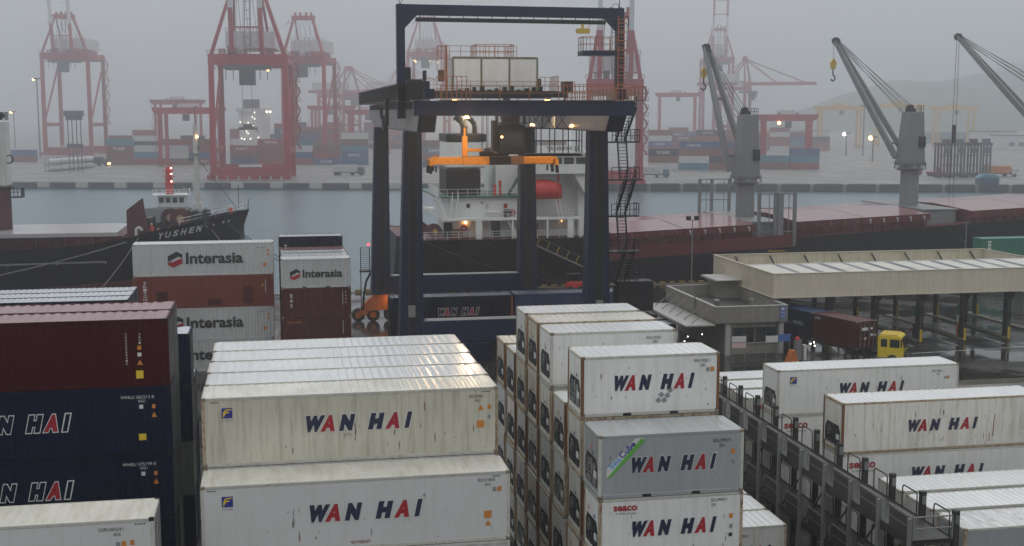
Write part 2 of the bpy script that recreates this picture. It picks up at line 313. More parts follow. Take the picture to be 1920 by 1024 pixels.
bp = N('ShaderNodeBump'); bp.inputs['Distance'].default_value = 0.6; t.links.new(mr.outputs[0], bp.inputs['Strength']); t.links.new(n1.outputs[0], bp.inputs['Height']); t.links.new(bp.outputs[0], b.inputs['Normal'])
M['water'] = m
m, t, b = new_mat('hill_forest'); N = t.nodes.new
tcn = N('ShaderNodeTexCoord'); n1 = N('ShaderNodeTexNoise'); n1.inputs['Scale'].default_value = 0.05; n1.inputs['Detail'].default_value = 8; t.links.new(tcn.outputs['Object'], n1.inputs[0])
cr = N('ShaderNodeValToRGB'); cr.color_ramp.elements[0].color = (0.012,0.03,0.015,1); cr.color_ramp.elements[1].color = (0.05,0.09,0.04,1); t.links.new(n1.outputs[0], cr.inputs[0]); t.links.new(cr.outputs[0], b.inputs['Base Color']); b.inputs['Roughness'].default_value = 0.9
M['forest'] = m
m, t, b = new_mat('kerb_stripes'); N = t.nodes.new
tcn = N('ShaderNodeTexCoord'); wv = N('ShaderNodeTexWave'); wv.wave_type = 'BANDS'; wv.bands_direction = 'X'; wv.inputs['Scale'].default_value = 1.3; t.links.new(tcn.outputs['Object'], wv.inputs[0])
cr = N('ShaderNodeValToRGB'); cr.color_ramp.interpolation = 'CONSTANT'; cr.color_ramp.elements[0].color = (0.02,0.02,0.02,1); cr.color_ramp.elements[1].color = (0.45,0.30,0.03,1); cr.color_ramp.elements[1].position = 0.5
t.links.new(wv.outputs[0], cr.inputs[0]); t.links.new(cr.outputs[0], b.inputs['Base Color']); b.inputs['Roughness'].default_value = 0.5
M['kerb'] = m

QY = 161.0; WATER_Z = -2.5; DROP = -1.39
def ground_z(x, y):
    sx = min(1, max(0, (x-25.2)/1.8)); sy = min(1, max(0, (97-y)/9.0))
    return DROP*(sx*sx*(3-2*sx))*(sy*sy*(3-2*sy))
def near_ground():
    xs = [-900,-300,-100,-50,0,24,25,25.5,26,26.5,27,28,40,60,80,100,150,300,1200]; ys = [-300,-60,0,40,80,87,88,89.5,91,92.5,94,95.5,97,98,110,130,QY]
    mb = MB(); nx = len(xs)
    for y in ys:
        for x in xs: mb.v.append((x, y, ground_z(x, y)))
    for j in range(len(ys)-1):
        for i in range(nx-1): mb.f.append((j*nx+i, j*nx+i+1, (j+1)*nx+i+1, (j+1)*nx+i))
    o = mb.build('ground', M['asphalt']); tag(o, kind='structure')
near_ground()
o = MB().box((-900, QY+0.004, -9), (1200, QY+0.3, 0.004)).build('quay_wall', M['concrete']); tag(o, kind='structure')
w = MB().add([(-6000,QY+0.1,WATER_Z),(6000,QY+0.1,WATER_Z),(6000,7000,WATER_Z),(-6000,7000,WATER_Z)], [(0,1,2,3)]).build('water', M['water']); tag(w, kind='structure')
kerb = MB().box((-60, QY-0.55, 0.003), (160, QY-0.05, 0.10)).build('quay_kerb', M['concrete']); tag(kerb, kind='structure')
km = MB().box((0, 0, 0), (0.85, 0.34, 0.30)).mesh('kerb_block', M['kerb'], bevel=0.02)
for k in range(46): inst('kerb_block', km, kerb, (6 + k*1.37, QY-0.47, 0.102))
bolm = MB().tube((0,0,0), (0,0,0.55), 0.22, 10).tube((0,0,0.55), (0,0,0.75), 0.36, 10).mesh('mooring_bollard', M['black_steel'])
for k, (x, l) in enumerate(((-22,'black mooring bollard on the quay edge near the moored dark bow'), (8,'black mooring bollard on the quay left of the gantry crane'), (38.5,'black mooring bollard on the quay edge below the ship gangway'))):
    tag(inst('mooring_bollard', bolm, None, (x, QY-1.2, 0)), l, 'bollard', 'mooring bollards')

# the opposite quay, its edge runs slightly askew
FQ0, FQ1 = Vector((-82.5, 448.5, 0)), Vector((236.3, 366.8, 0))
FD = (FQ1-FQ0).normalized(); FN = Vector((-FD.y, FD.x, 0)); FA = math.atan2(FD.y, FD.x)
def fq(s, d, z=0.0): return FQ0 + FD*s + FN*d + Vector((0, 0, z))   # s metres along the far quay, d metres inland
a, b_ = fq(-900, 0), fq(1500, 0); c, d_ = fq(4000, 5500), fq(-3000, 5500)
o = MB().add([(a.x,a.y,0),(b_.x,b_.y,0),(c.x,c.y,0),(d_.x,d_.y,0)], [(0,1,2,3)]).build('far_ground', M['apron']); tag(o, kind='structure')
fw = MB().box((-900, -0.3, -6), (1500, -0.003, 0.003)).build('far_quay_wall', M['concrete'], None, FQ0, (0, 0, FA)); tag(fw, kind='structure')
fm = MB().box((0, -0.9, -1.9), (4.2, -0.31, 0.15)).mesh('fender', M['pale_concrete'], bevel=0.1)
fd = MB().box((0, -1.1, -2.1), (8.6, -0.31, -0.15)).mesh('rubber_fender', M['tyre'], bevel=0.15)
for k in range(-6, 12):
    inst('fender', fm, fw, (k*13.4 + 4, 0, 0))
    inst('rubber_fender', fd, fw, (k*13.4 + 8.6, 0, 0))
fd2 = MB().box((0, -1.2, -2.3), (9.4, -0.31, 0.25)).mesh('rubber_fender', M['tyre'], bevel=0.3)
for k in range(15, 34): inst('rubber_fender', fd2, fw, (k*10.6, 0, 0))
random.seed(3)
def ridge(name, x0, x1, y, h0, label_z, seed, depth=500):
    random.seed(seed); n = 46; mb = MB(); rows = 8
    ph = [random.random()*6 for _ in range(4)]
    for j in range(rows+1):
        v = j/rows
        for i in range(n+1):
            u = i/n; e = min(1, u*4, (1-u)*4)
            hh = h0*e*(0.72 + 0.22*sin(u*7+ph[0]) + 0.1*sin(u*17+ph[1]) + 0.05*sin(u*43+ph[2]))
            mb.v.append((x0+(x1-x0)*u, y + depth*v, max(-2, hh*sin(pi*min(1, v*1.0))*1.0 + random.uniform(-2, 2)*(0 < j < rows))))
    for j in range(rows):
        for i in range(n): mb.f.append((j*(n+1)+i, j*(n+1)+i+1, (j+1)*(n+1)+i+1, (j+1)*(n+1)+i))
    o = mb.build(name, M['forest']); tag(o, kind='structure')
ridge('hill', 700, 2100, 1500, 135, 0, 4, 420)
ridge('hill', 1150, 2600, 2100, 205, 0, 12, 500)

# ------------------------------------------------------------------ lettering
_txt = {}
def text_mesh(s, size, m, bold=0.0, shear=0.0, spacing=1.0, key=None):
    k = (s, size, m.name, bold, shear, spacing)
    if k in _txt: return _txt[k]
    cu = bpy.data.curves.new('t', 'FONT'); cu.body = s; cu.size = size; cu.shear = shear; cu.space_character = spacing
    cu.offset = bold; cu.resolution_u = 3; cu.fill_mode = 'FRONT'
    o = bpy.data.objects.new('t', cu); COL.objects.link(o)
    me = bpy.data.meshes.new_from_object(o.evaluated_get(bpy.context.evaluated_depsgraph_get()))
    bpy.data.objects.remove(o); bpy.data.curves.remove(cu)
    me.materials.clear(); me.materials.append(m); me.name = 'lettering'
    _txt[k] = me; return me
def bounds(me):
    xs = [v.co.x for v in me.vertices]; ys = [v.co.y for v in me.vertices]
    return min(xs), max(xs), min(ys), max(ys)
_fit = {}
def fit_text(s, w, h, m, bold=0.0, shear=0.0, grow=0.0):
    """lettering scaled so that its outline is w by h metres, lower left at the origin, in the local xz plane facing -y"""
    k = (s, round(w, 3), round(h, 3), m.name, bold, shear, grow)
    if k in _fit: return _fit[k]
    base = text_mesh(s, 1.0, m, bold + grow, 0.0); ref = text_mesh(s, 1.0, m, bold, 0.0)
    x0, x1, y0, y1 = bounds(ref); sx, sy = w/(x1-x0), h/(y1-y0)
    me = base.copy()
    for v in me.vertices:
        x = (v.co.x-x0)*sx; z = (v.co.y-y0)*sy
        v.co = (x + shear*z, 0, z)
    _fit[k] = me; return me
def put_text(parent, s, w, h, m, loc, rot=(0,0,0), bold=0.02, shear=0.0, grow=0.0, name='lettering'):
    return inst(name, fit_text(s, w, h, m, bold, shear, grow), parent, loc, rot)
WH = (('W',0.0,0.80,0), ('A',0.72,0.60,1), ('N',1.49,0.54,0), ('H',2.68,0.56,0), ('A',3.40,0.60,1), ('I',4.20,0.19,0))
def wan_hai(parent, x, z, y=-0.008, s=1.0, h=0.70, style='white', rot=0.0):
    for ch, dx, w, red in WH:
        m = M['ink_red'] if red else (M['navy'] if style == 'navy' else M['ink_navy'])
        b = 0.10 if ch != 'I' else 0.04
        sh = 0.22
        L = (x + dx*s, y, z)
        if style in ('navy', 'outline'):
            put_text(parent, ch, w*s, h*s, M['ink_white'], (L[0], y+0.004, L[2]), bold=b, shear=sh, grow=0.05 if style == 'navy' else 0.035)
        put_text(parent, ch, w*s, h*s, m, L, bold=b, shear=sh)
def decal(parent, name, m, x, z, w, h, y=-0.008, poly=None):
    p = poly or [(0,0),(1,0),(1,1),(0,1)]
    me = bpy.data.meshes.new(name); me.from_pydata([(x+a*w, y, z+b*h) for a, b in p], [], [tuple(range(len(p)))]); me.materials.append(m)
    return inst(name, me, parent)
TRI = [(0,0),(1,0),(0.5,1)]
def florens(parent, x, z, s=0.42, y=-0.008):
    d = decal(parent, 'logo', M['ink_blue'], x, z, s, s, y)
    decal(d, 'emblem', M['ink_yellow'], x+0.1*s, z+0.1*s, 0.85*s, 0.8*s, y-0.003, [(0,0),(0.1,0),(0.32,0.45),(0.75,0.55),(0.7,0.68),(0.3,0.62),(0.42,0.8),(1,0.86),(0.98,1),(0.3,0.95),(0.05,0.6)])
    put_text(d, 'FLORENS', 0.4*s/0.42, 0.06, M['ink_grey'], (x+0.01, y, z-0.12), bold=0.0)
def stickers(parent, x, z, kind=0, y=-0.008):
    if kind == 0:
        decal(parent, 'warning_triangle', M['ink_orange'], x, z, 0.26, 0.24, y, TRI)
        decal(parent, 'sticker', M['ink_orange'], x+0.42, z+0.04, 0.14, 0.18, y); decal(parent, 'sticker', M['ink_orange'], x-0.05, z-0.75, 0.32, 0.30, y)
        decal(parent, 'sticker', M['ink_grey'], x+0.42, z-0.38, 0.13, 0.16, y)
    elif kind == 1:
        decal(parent, 'sticker', M['ink_grey'], x, z, 0.14, 0.17, y); decal(parent, 'sticker', M['ink_orange'], x+0.19, z, 0.16, 0.19, y)
    elif kind == 2:
        decal(parent, 'sticker', M['ink_orange'], x+0.1, z, 0.16, 0.19, y); decal(parent, 'sticker', M['ink_grey'], x+0.12, z-0.42, 0.13, 0.17, y)

# ------------------------------------------------------------------ shipping containers
CW, HC, ST, L40, L20 = 2.438, 2.896, 2.591, 12.192, 6.058
_cm = {}
def corrug(L, depth=0.036, pitch=0.278, x0=0.13):
    """top view outline of a corrugated wall, outermost at y=0"""
    n = max(1, round((L-2*x0)/pitch)); p = (L-2*x0)/n; pts = []
    for k in range(n):
        x = x0 + k*p
        pts += [(x, 0), (x+p*0.25, 0), (x+p*0.5, depth), (x+p*0.75, depth)]
    pts.append((L-x0, 0)); return pts
def sheet(pts, z0, z1, f):
    mb = MB(); n = len(pts)
    for (u, d) in pts: mb.v.append(f(u, d, z0))
    for (u, d) in pts: mb.v.append(f(u, d, z1))
    mb.f = [(i, i+1, n+i+1, n+i) for i in range(n-1)]
    return mb
def cmesh(part, kind, L, H, m):
    k = (part, kind, L, H, m.name if m else '')
    if k in _cm: return _cm[k]
    mb = MB(); dry = kind == 'dry'
    if part == 'side_panel':
        if dry:
            mb = sheet(corrug(L), 0.16, H-0.11, lambda u, d, z: (u, 0.012+d, z))
        else:   # smooth insulated panels with shallow seams
            n = round(L/0.61); w = (L-0.24)/n
            for i in range(n):
                x = 0.12+i*w
                mb.add([(x+0.006,0.012,0.17),(x+w-0.006,0.012,0.17),(x+w-0.006,0.012,H-0.12),(x+0.006,0.012,H-0.12)], [(0,1,2,3)])
                mb.add([(x+w-0.006,0.012,0.17),(x+w,0.017,0.17),(x+w,0.017,H-0.12),(x+w-0.006,0.012,H-0.12)], [(0,1,2,3)])
                mb.add([(x+w,0.017,0.17),(x+w+0.006,0.012,0.17),(x+w+0.006,0.012,H-0.12),(x+w,0.017,H-0.12)], [(0,1,2,3)])
        me = mb.mesh(part, m, fix=False)
    elif part == 'rear_panel':
        me = mb.box((0.12, CW-0.05, 0.16), (L-0.12, CW-0.012, H-0.11)).mesh('side_panel', m)
    elif part == 'roof_panel':
        if dry:
            pts = corrug(L, 0.022, 0.42)
        else: pts = corrug(L, 0.014, 0.36)
        n = len(pts)
        for (u, d) in pts: mb.v.append((u, 0.05, H-0.012-d))
        for (u, d) in pts: mb.v.append((u, CW-0.05, H-0.012-d))
        mb.f = [(i, i+1, n+i+1, n+i) for i in range(n-1)]
        mb.box((0.1, 0.05, H-0.011), (0.42, CW-0.05, H-0.006)); mb.box((L-0.42, 0.05, H-0.011), (L-0.1, CW-0.05, H-0.006))
        me = mb.mesh(part, m, fix=False)
    elif part == 'floor': me = mb.box((0.1, 0.1, 0.1), (L-0.1, CW-0.1, 0.15)).mesh(part, m)
    elif part == 'top_rail': me = mb.box((0.17, 0, -0.115), (L-0.17, 0.06, -0.002)).mesh(part, m, bevel=0.008)
    elif part == 'bottom_rail': me = mb.box((0.17, 0.002, 0.02), (L-0.17, 0.07, 0.17)).mesh(part, m, bevel=0.008)
    elif part == 'corner_post': me = mb.box((0, 0, 0.118), (0.13, 0.13, H-0.118)).mesh(part, m, bevel=0.01)
    elif part == 'corner_casting':
        me = mb.box((-0.004, -0.004, 0), (0.178, 0.162, 0.118)).mesh(part, m, bevel=0.014)
    elif part == 'end_frame':   # header and sill at an end, x from 0 to 0.1
        me = mb.box((0.004, 0.16, 0.01), (0.11, CW-0.16, 0.20)).mesh('end_sill', m, bevel=0.008)
    elif part == 'end_header': me = mb.box((0.004, 0.16, H-0.16), (0.11, CW-0.16, H-0.01)).mesh(part, m, bevel=0.008)
    elif part == 'end_wall':
        if dry: mb = sheet(corrug(CW, 0.04, 0.26), 0.2, H-0.16, lambda u, d, z: (0.02+d, CW-u, z))
        else: mb.box((0.03, 0.13, 0.2), (0.09, CW-0.13, H-0.16))
        me = mb.mesh(part, m, fix=not dry)
    elif part == 'machinery_opening':   # dark many-sided recess of the cooling unit
        w0, w1 = 0.30, CW-0.30
        pl = [(w0+0.08,0.36),(w1-0.08,0.36),(w1,0.50),(w1,1.18),(w1-0.22,1.52),(w0+0.22,1.52),(w0,1.18),(w0,0.50)]
        mb.prism(pl, 'x', 0.012, 0.027); me = mb.mesh(part, m)
    elif part == 'machinery':
        mb.box((0.0,0.42,0.42),(0.012,0.95,0.85)).box((0.0,1.2,0.42),(0.012,1.9,0.62)).tube((0.0,0.75,1.1),(0.014,0.75,1.1),0.22,12).box((-0.002,1.05,0.7),(0.011,1.25,1.4)).box((0.0,1.35,0.7),(0.011,1.95,0.78))
        me = mb.mesh(part, m)
    elif part == 'condenser_fan': me = mb.ring((0.004,1.6,1.08),'x',0.23,0.02,16,4).tube((0.0,1.6,1.08),(0.008,1.6,1.08),0.09,8).mesh(part, m)
    elif part == 'control_box': me = mb.box((-0.015, 0.36, 0.74), (0.011, 0.72, 1.02)).mesh(part, m, bevel=0.006)
    elif part == 'access_panel':
        mb.box((0.016,0.32,1.62),(0.029,1.18,H-0.24)).box((0.016,1.26,1.62),(0.029,CW-0.32,H-0.24)); me = mb.mesh(part, m, bevel=0.006)
    elif part == 'door':     # one leaf at the far end, x measured from L
        me = mb.box((-0.05, 0.0, 0.17), (-0.012, 1.06, H-0.14)).mesh(part, m, bevel=0.01)
        bm = bmesh.new(); bm.from_mesh(me)
        bm.to_mesh(me); bm.free()
    elif part == 'lock_rod': me = mb.tube((0.012,0,0.1),(0.012,0,H-0.1),0.02,6).box((0,-0.06,1.0),(0.03,0.25,1.05)).box((-0.01,-0.05,0.4),(0.02,0.05,0.5)).box((-0.01,-0.05,H-0.5),(0.02,0.05,H-0.4)).mesh(part, m)
    elif part == 'forklift_pocket': me = mb.box((-0.18,-0.003,0.035),(0.18,0.03,0.145)).mesh(part, m)
    elif part == 'whole':    # a container seen from far off: ribbed walls and frame in one mesh
        pts = corrug(L, 0.05, 0.6)
        mb = sheet(pts, 0.16, H-0.11, lambda u, d, z: (u, 0.012+d, z))
        mb.box((0.03, 0.08, 0.1), (L-0.03, CW-0.02, H-0.03))
        for y in (0, CW-0.06): mb.box((0, y, H-0.11), (L, y+0.06, H)).box((0, y, 0), (L, y+0.07, 0.16))
        for x in (0, L-0.13):
            for y in (0.001, CW-0.131): mb.box((x+0.001, y, 0.16), (x+0.129, y+0.13, H-0.11))
        me = mb.mesh('container', m, fix=False)
    _cm[k] = me; return me

def container(loc, kind, L, H, label, paintm, roofm, rail=None, post=None, cast=None, group=None, ends='both', name=None, full=True, rz=0.0, panel=None):
    rail = rail or paintm; post = post or rail; cast = cast or M['casting']
    name = name or {'reefer': 'refrigerated_container', 'dry': 'shipping_container'}[kind]
    t = thing(name, loc, label, 'container', group, rz)
    if not full:
        inst('box', cmesh('whole', 'dry', L, H, paintm), t); return t
    g = lambda p, mm: cmesh(p, kind, L, H, mm)
    inst('side_panel', g('side_panel', panel or paintm), t); inst('side_panel', g('rear_panel', paintm), t)
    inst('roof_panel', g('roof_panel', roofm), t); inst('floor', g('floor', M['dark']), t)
    inst('top_rail', g('top_rail', rail), t, (0, 0, H)); inst('top_rail', g('top_rail', rail), t, (0, CW-0.06, H))
    inst('bottom_rail', g('bottom_rail', rail), t); inst('bottom_rail', g('bottom_rail', rail), t, (0, CW-0.072, 0))
    for x in (0, L-0.13):
        for y in (0, CW-0.13): inst('corner_post', g('corner_post', post), t, (x, y, 0))
    for x in (0, L-0.174):
        for y in (0, CW-0.158):
            for z in (0, H-0.118): inst('corner_casting', cmesh('corner_casting', '', 0, 0, cast), t, (x, y, z))
    for nm_, pt_ in (('end_sill', 'end_frame'), ('end_header', 'end_header')):
        inst(nm_, g(pt_, rail), t); inst(nm_, g(pt_, rail), t, (L, CW, 0), (0, 0, pi))
    if kind == 'reefer' and ends in ('both', 'left'):
        ew = inst('end_wall', g('end_wall', panel or paintm), t)
        inst('access_panel', g('access_panel', paintm), ew)
        mo = inst('machinery_opening', g('machinery_opening', M['dark']), t)
        inst('machinery', g('machinery', random.choice([M['machine'], M['machine_metal'], M['machine']])), mo); inst('condenser_fan', g('condenser_fan', M['machine_metal']), mo)
        inst('control_box', g('control_box', M['ink_white']), mo)
    else:
        inst('end_wall', g('end_wall', paintm), t)
    if ends in ('both', 'right') and kind == 'dry' or ends == 'doors':
        for y in (0.14, 1.24):
            d = inst('door', cmesh('door', 'dry', L, H, paintm), t, (L, y, 0))
            for dy in (0.28, 0.78): inst('lock_rod', cmesh('lock_rod', 'dry', L, H, M['steel']), d, (0, dy, 0))
    else: inst('end_wall', g('end_wall', paintm), t, (L, CW, 0), (0, 0, pi))
    return t
def marks(t, L, H, n, seed, ms=('rust','ink_grey','rust','ink_black')):
    rg = random.Random(seed)
    for k in range(n):
        w_ = rg.uniform(0.02,0.07); h_ = w_*rg.choice([1,1,3,6,9]); x = rg.uniform(0.3,L-0.4); z = rg.uniform(0.25,H-0.35-h_)
        pl = [(0.5+0.5*cos(2*pi*i/7)*rg.uniform(0.5,1), 0.5+0.5*sin(2*pi*i/7)*rg.uniform(0.5,1)) for i in range(7)]
        decal(t, 'scuff_mark' if k % 2 else 'rust_spot', M[rg.choice(ms)], x, z, w_, h_, -0.0065, pl)
def pockets(t, L, H=ST):
    for x in (L/2-1.03, L/2+1.03): inst('forklift_pocket', cmesh('forklift_pocket', '', L, H, M['dark']), t, (x, 0, 0))
TW = {1: 'bottom', 2: 'second lowest', 3: 'middle', 4: 'upper', 5: 'top'}
ORD = ['first','second','third','fourth','fifth','sixth','seventh','eighth','ninth']
G = 0.006
# ---- block of white 40-foot reefers in the middle foreground
gW = 'white 40-foot reefers stacked in the middle foreground'
XW, YA, PW = -3.07, 50.65, 2.597
def zt(k, h=HC, base=0.0): return base + (k-1)*(h+G)
for tier in (1, 2, 3):
    for r in range(5):
        t = container((XW, YA+r*PW, zt(tier)), 'reefer', L40, HC,
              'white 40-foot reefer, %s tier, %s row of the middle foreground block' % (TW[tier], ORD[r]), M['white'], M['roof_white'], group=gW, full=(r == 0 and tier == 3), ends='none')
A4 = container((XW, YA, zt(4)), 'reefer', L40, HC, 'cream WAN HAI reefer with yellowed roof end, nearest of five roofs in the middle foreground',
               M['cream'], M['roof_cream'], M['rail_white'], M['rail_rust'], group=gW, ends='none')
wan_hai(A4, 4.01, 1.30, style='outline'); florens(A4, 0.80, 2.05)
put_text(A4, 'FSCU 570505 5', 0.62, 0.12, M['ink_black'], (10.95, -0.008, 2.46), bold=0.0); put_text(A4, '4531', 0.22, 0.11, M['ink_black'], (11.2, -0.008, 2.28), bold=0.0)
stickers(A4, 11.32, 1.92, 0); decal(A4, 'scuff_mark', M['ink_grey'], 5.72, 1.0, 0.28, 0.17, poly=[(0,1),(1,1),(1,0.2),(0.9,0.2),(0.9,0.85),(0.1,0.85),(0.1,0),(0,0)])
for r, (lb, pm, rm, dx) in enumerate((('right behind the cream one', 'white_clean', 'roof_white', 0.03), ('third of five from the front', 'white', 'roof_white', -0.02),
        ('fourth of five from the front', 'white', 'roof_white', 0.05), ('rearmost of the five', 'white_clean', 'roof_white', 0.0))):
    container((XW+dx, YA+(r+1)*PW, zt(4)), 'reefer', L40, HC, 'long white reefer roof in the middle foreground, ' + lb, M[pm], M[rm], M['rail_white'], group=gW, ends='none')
for tier in (1, 2):
    container((XW+0.02, YA-PW, zt(tier)), 'reefer', L40, HC, 'white 40-foot reefer low in the foremost middle row, %s tier' % TW[tier], M['white'], M['roof_white'], group=gW, full=False)
LW = container((XW+0.02, YA-PW, zt(3)), 'reefer', L40, HC, 'white WAN HAI reefer with NO FORKLIFT print and ribbed roof, lowest in the middle',
               M['white_clean'], M['roof_cream'], M['rail_white'], group=gW, ends='none')
wan_hai(LW, 4.0, 1.22, style='outline', s=1.02); florens(LW, 0.80, 2.05)
put_text(LW, 'FSCU 511954 8', 0.68, 0.13, M['ink_black'], (10.88, -0.008, 2.50), bold=0.0); put_text(LW, '4531', 0.24, 0.11, M['ink_black'], (11.15, -0.008, 2.32), bold=0.0)
stickers(LW, 11.48, 2.08, 1); decal(LW, 'sticker', M['ink_orange'], 11.12, 0.98, 0.30, 0.30); decal(LW, 'warning_triangle', M['ink_orange'], 11.16, 0.66, 0.25, 0.24, poly=TRI)
put_text(LW, 'NO FORKLIFT', 0.80, 0.12, M['ink_red'], (5.75, -0.008, 0.26), bold=0.01)
decal(LW, 'scrape_mark', M['ink_grey'], 3.5, 1.0, 0.07, 0.9, poly=[(0,0),(0.6,0.1),(1,0.4),(0.5,0.55),(0.9,1),(0.3,0.8),(0.1,0.4)]); decal(LW, 'scuff_mark', M['ink_grey'], 8.62, 1.95, 0.16, 0.26, poly=[(0,0.5),(0.4,0.4),(0.5,0),(0.6,0.4),(1,0.5),(0.6,0.6),(0.5,1),(0.4,0.6)])
for t, xs in ((A4, (0.35, 11.5)), (LW, (0.25, 11.45))):
    for x in xs:
        for k in range(4): decal(t, 'hazard_mark', M['ink_black'], x+k*0.09, HC-0.21, 0.07, 0.05, poly=[(0.3,0),(1,0),(0.7,1),(0,1)])

# ---- block of 20-foot reefers, cooling units towards the left
gT = '20-foot reefers stacked in the tall block right of the middle'
XT, PT = 12.405, 2.93; TY = [46.39, 49.35, 52.28, 55.21, 58.14, 61.07, 64.0, 66.9]; TT = [4, 5, 4, 5, 5, 5, 4, 4]
TOPS = {}
special = {(0,4): ('silver WAN HAI reefer with a green and blue SeaCube banner', 'silver', 'roof_silver', 'silver', 'rail_white'),
           (0,3): ('white seaco WAN HAI 20-foot reefer under the silver SeaCube box', 'white_bright', 'roof_white', 'rail_white', 'rail_rust'),
           (1,5): ('white WAN HAI reefer with rusty posts and grey patches, above the silver SeaCube box', 'white_bright', 'roof_white', 'rail_white', 'rust'),
           (3,5): ('white top-tier reefer with plain side right behind the rusty-post WAN HAI box', 'white_bright', 'roof_white', 'rail_white', 'rail_white'),
           (4,5): ('reefer with a yellow-stained roof between two white roofs on the tall block', 'cream', 'roof_cream', 'rail_rust', 'rust'),
           (5,5): ('white reefer, rearmost of the top tier, in front of the navy crane sill', 'white_clean', 'roof_white', 'rail_white', 'rail_rust'),
           (2,4): ('reefer one tier lower between taller stacks, left behind the rusty-post WAN HAI box', 'white', 'roof_white', 'rail_white', 'rust'),
           (6,4): ('rusty-edged reefer with pale roof at the rear left of the tall block', 'white', 'roof_white', 'rail_rust', 'rust'),
           (7,4): ('rusty-edged reefer with tan roof, farthest left and rearmost of the tall block', 'cream', 'roof_cream', 'rail_rust', 'rust')}
for r, y in enumerate(TY):
    for tier in range(1, TT[r]+1):
        k = (r, tier)
        dx = {5: 0, 4: -0.01, 3: 0.02, 2: -0.02, 1: 0.01}[tier]
        if k in special:
            lb, pm, rm, rl, po = special[k]
        else:
            lb = 'reefer unit end, %s tier, %s stack from the front of the tall block' % (TW[tier], ORD[r])
            pm, rm, rl, po = random.choice(['white','white','cream','white_clean','rusty_white']), 'roof_white', random.choice(['rail_white','rail_rust']), random.choice(['rail_rust','rail_rust','rust','rail_white'])
        c = container((XT+dx, y, zt(tier, ST)), 'reefer', L20, ST, lb, M[pm], M[rm], M[rl], M[po], group=gT, ends='left')
        TOPS[k] = c
        if r < 2: pockets(c, L20)
        if tier >= 2:
            e = decal(c, 'logo', M['ink_blue'], 0, 0, 0.16, 0.14); e.rotation_euler = (0, 0, -pi/2); e.location = (0.008, 1.0+random.uniform(-0.3, 0.3), 1.62)
            if random.random() < 0.5:
                e = decal(c, 'sticker', M['ink_orange'], 0, 0, 0.14, 0.2); e.rotation_euler = (0, 0, -pi/2); e.location = (0.008, 1.5+random.uniform(-0.3, 0.3), 1.72)
c = TOPS[(1,5)]; wan_hai(c, 1.29, 1.10, s=0.80, h=0.82)
put_text(c, 'WNIU 742081 5', 0.72, 0.14, M['ink_black'], (4.9, -0.008, 2.20), bold=0.0); put_text(c, '22R1', 0.24, 0.13, M['ink_black'], (5.18, -0.008, 2.01), bold=0.0); stickers(c, 5.45, 1.80, 1)
for i, (a, b2) in enumerate(((0.0,0.0),(0.26,0.0),(0.13,0.24),(0.40,0.20),(0.52,0.42))):
    decal(c, 'paint_patch', M['ink_grey'], 3.22+a, 0.50+b2, 0.27, 0.26, poly=[(0.4,0),(1,0.35),(0.6,1),(0,0.6)])
c = TOPS[(0,4)]; wan_hai(c, 1.21, 1.02, s=0.81, h=0.80, style='outline')
put_text(c, 'SEGU 999507 8', 0.74, 0.14, M['ink_black'], (4.75, -0.008, 2.12), bold=0.0); put_text(c, '22R1', 0.24, 0.13, M['ink_black'], (5.0, -0.008, 1.92), bold=0.0); stickers(c, 5.42, 1.62, 2)
bn = decal(c, 'banner', M['ink_white'], 0.32, 0.90, 1.55, 1.55, poly=[(0,0.22),(0,0.0),(0.08,0.0),(1,0.95),(0.98,1.0),(0.76,1.0)])
decal(bn, 'stripe', M['ink_green'], 0.34, 0.87, 1.55, 1.55, y=-0.011, poly=[(0,0),(0.09,0.0),(1,0.93),(0.97,0.99),(0.88,0.99)])
a45 = radians(45)
put_text(bn, 'Sea', 0.56, 0.24, M['ink_lightblue'], (0.55, -0.012, 1.20), (0, -a45, 0), bold=0.02); put_text(bn, 'Cube', 0.80, 0.26, M['ink_blue'], (0.97, -0.012, 1.62), (0, -a45, 0), bold=0.03)
c = TOPS[(0,3)]; wan_hai(c, 1.24, 0.98, s=0.81, h=0.80)
put_text(c, 'seaco', 0.98, 0.22, M['ink_red'], (0.60, -0.008, 2.08), bold=0.03); put_text(c, 'an HNA company', 0.85, 0.10, M['ink_black'], (0.68, -0.008, 1.92), bold=0.0)
put_text(c, 'SEGU 999195 9', 0.70, 0.13, M['ink_black'], (4.68, -0.008, 2.25), bold=0.0); put_text(c, '22R1', 0.22, 0.12, M['ink_black'], (4.68, -0.008, 2.06), bold=0.0)
stickers(c, 5.36, 1.52, 2); decal(c, 'sticker', M['ink_black'], 5.46, 0.75, 0.15, 0.15)
c = TOPS[(3,5)]; put_text(c, 'WNIU 742182 0', 0.72, 0.14, M['ink_black'], (4.6, -0.008, 2.15), bold=0.0); put_text(c, '22R1', 0.24, 0.13, M['ink_black'], (4.9, -0.008, 1.97), bold=0.0)
# single tier beside the block
for r, (y, lb) in enumerate(((56.6, 'white WAN HAI 20-foot reefer standing low in the alley below the reefer walkway'), (59.2, 'white roof of the low 20-foot reefer behind, in the alley below the walkway'), (61.8, 'low white 20-foot reefer farthest back in the dark alley'))):
    c = container((18.84, y, 0), 'reefer', L20, ST, lb, M['white'], M['roof_white'], M['rail_white'], M['rail_rust'], group='low 20-foot reefers in the alley', ends='none')
    if r == 0:
        wan_hai(c, 1.5, 0.95, s=0.82, h=0.80); put_text(c, 'WNIU 700051 2', 0.85, 0.15, M['ink_black'], (3.2, -0.008, 2.05), bold=0.0); put_text(c, '22R1', 0.26, 0.14, M['ink_black'], (3.2, -0.008, 1.85), bold=0.0)

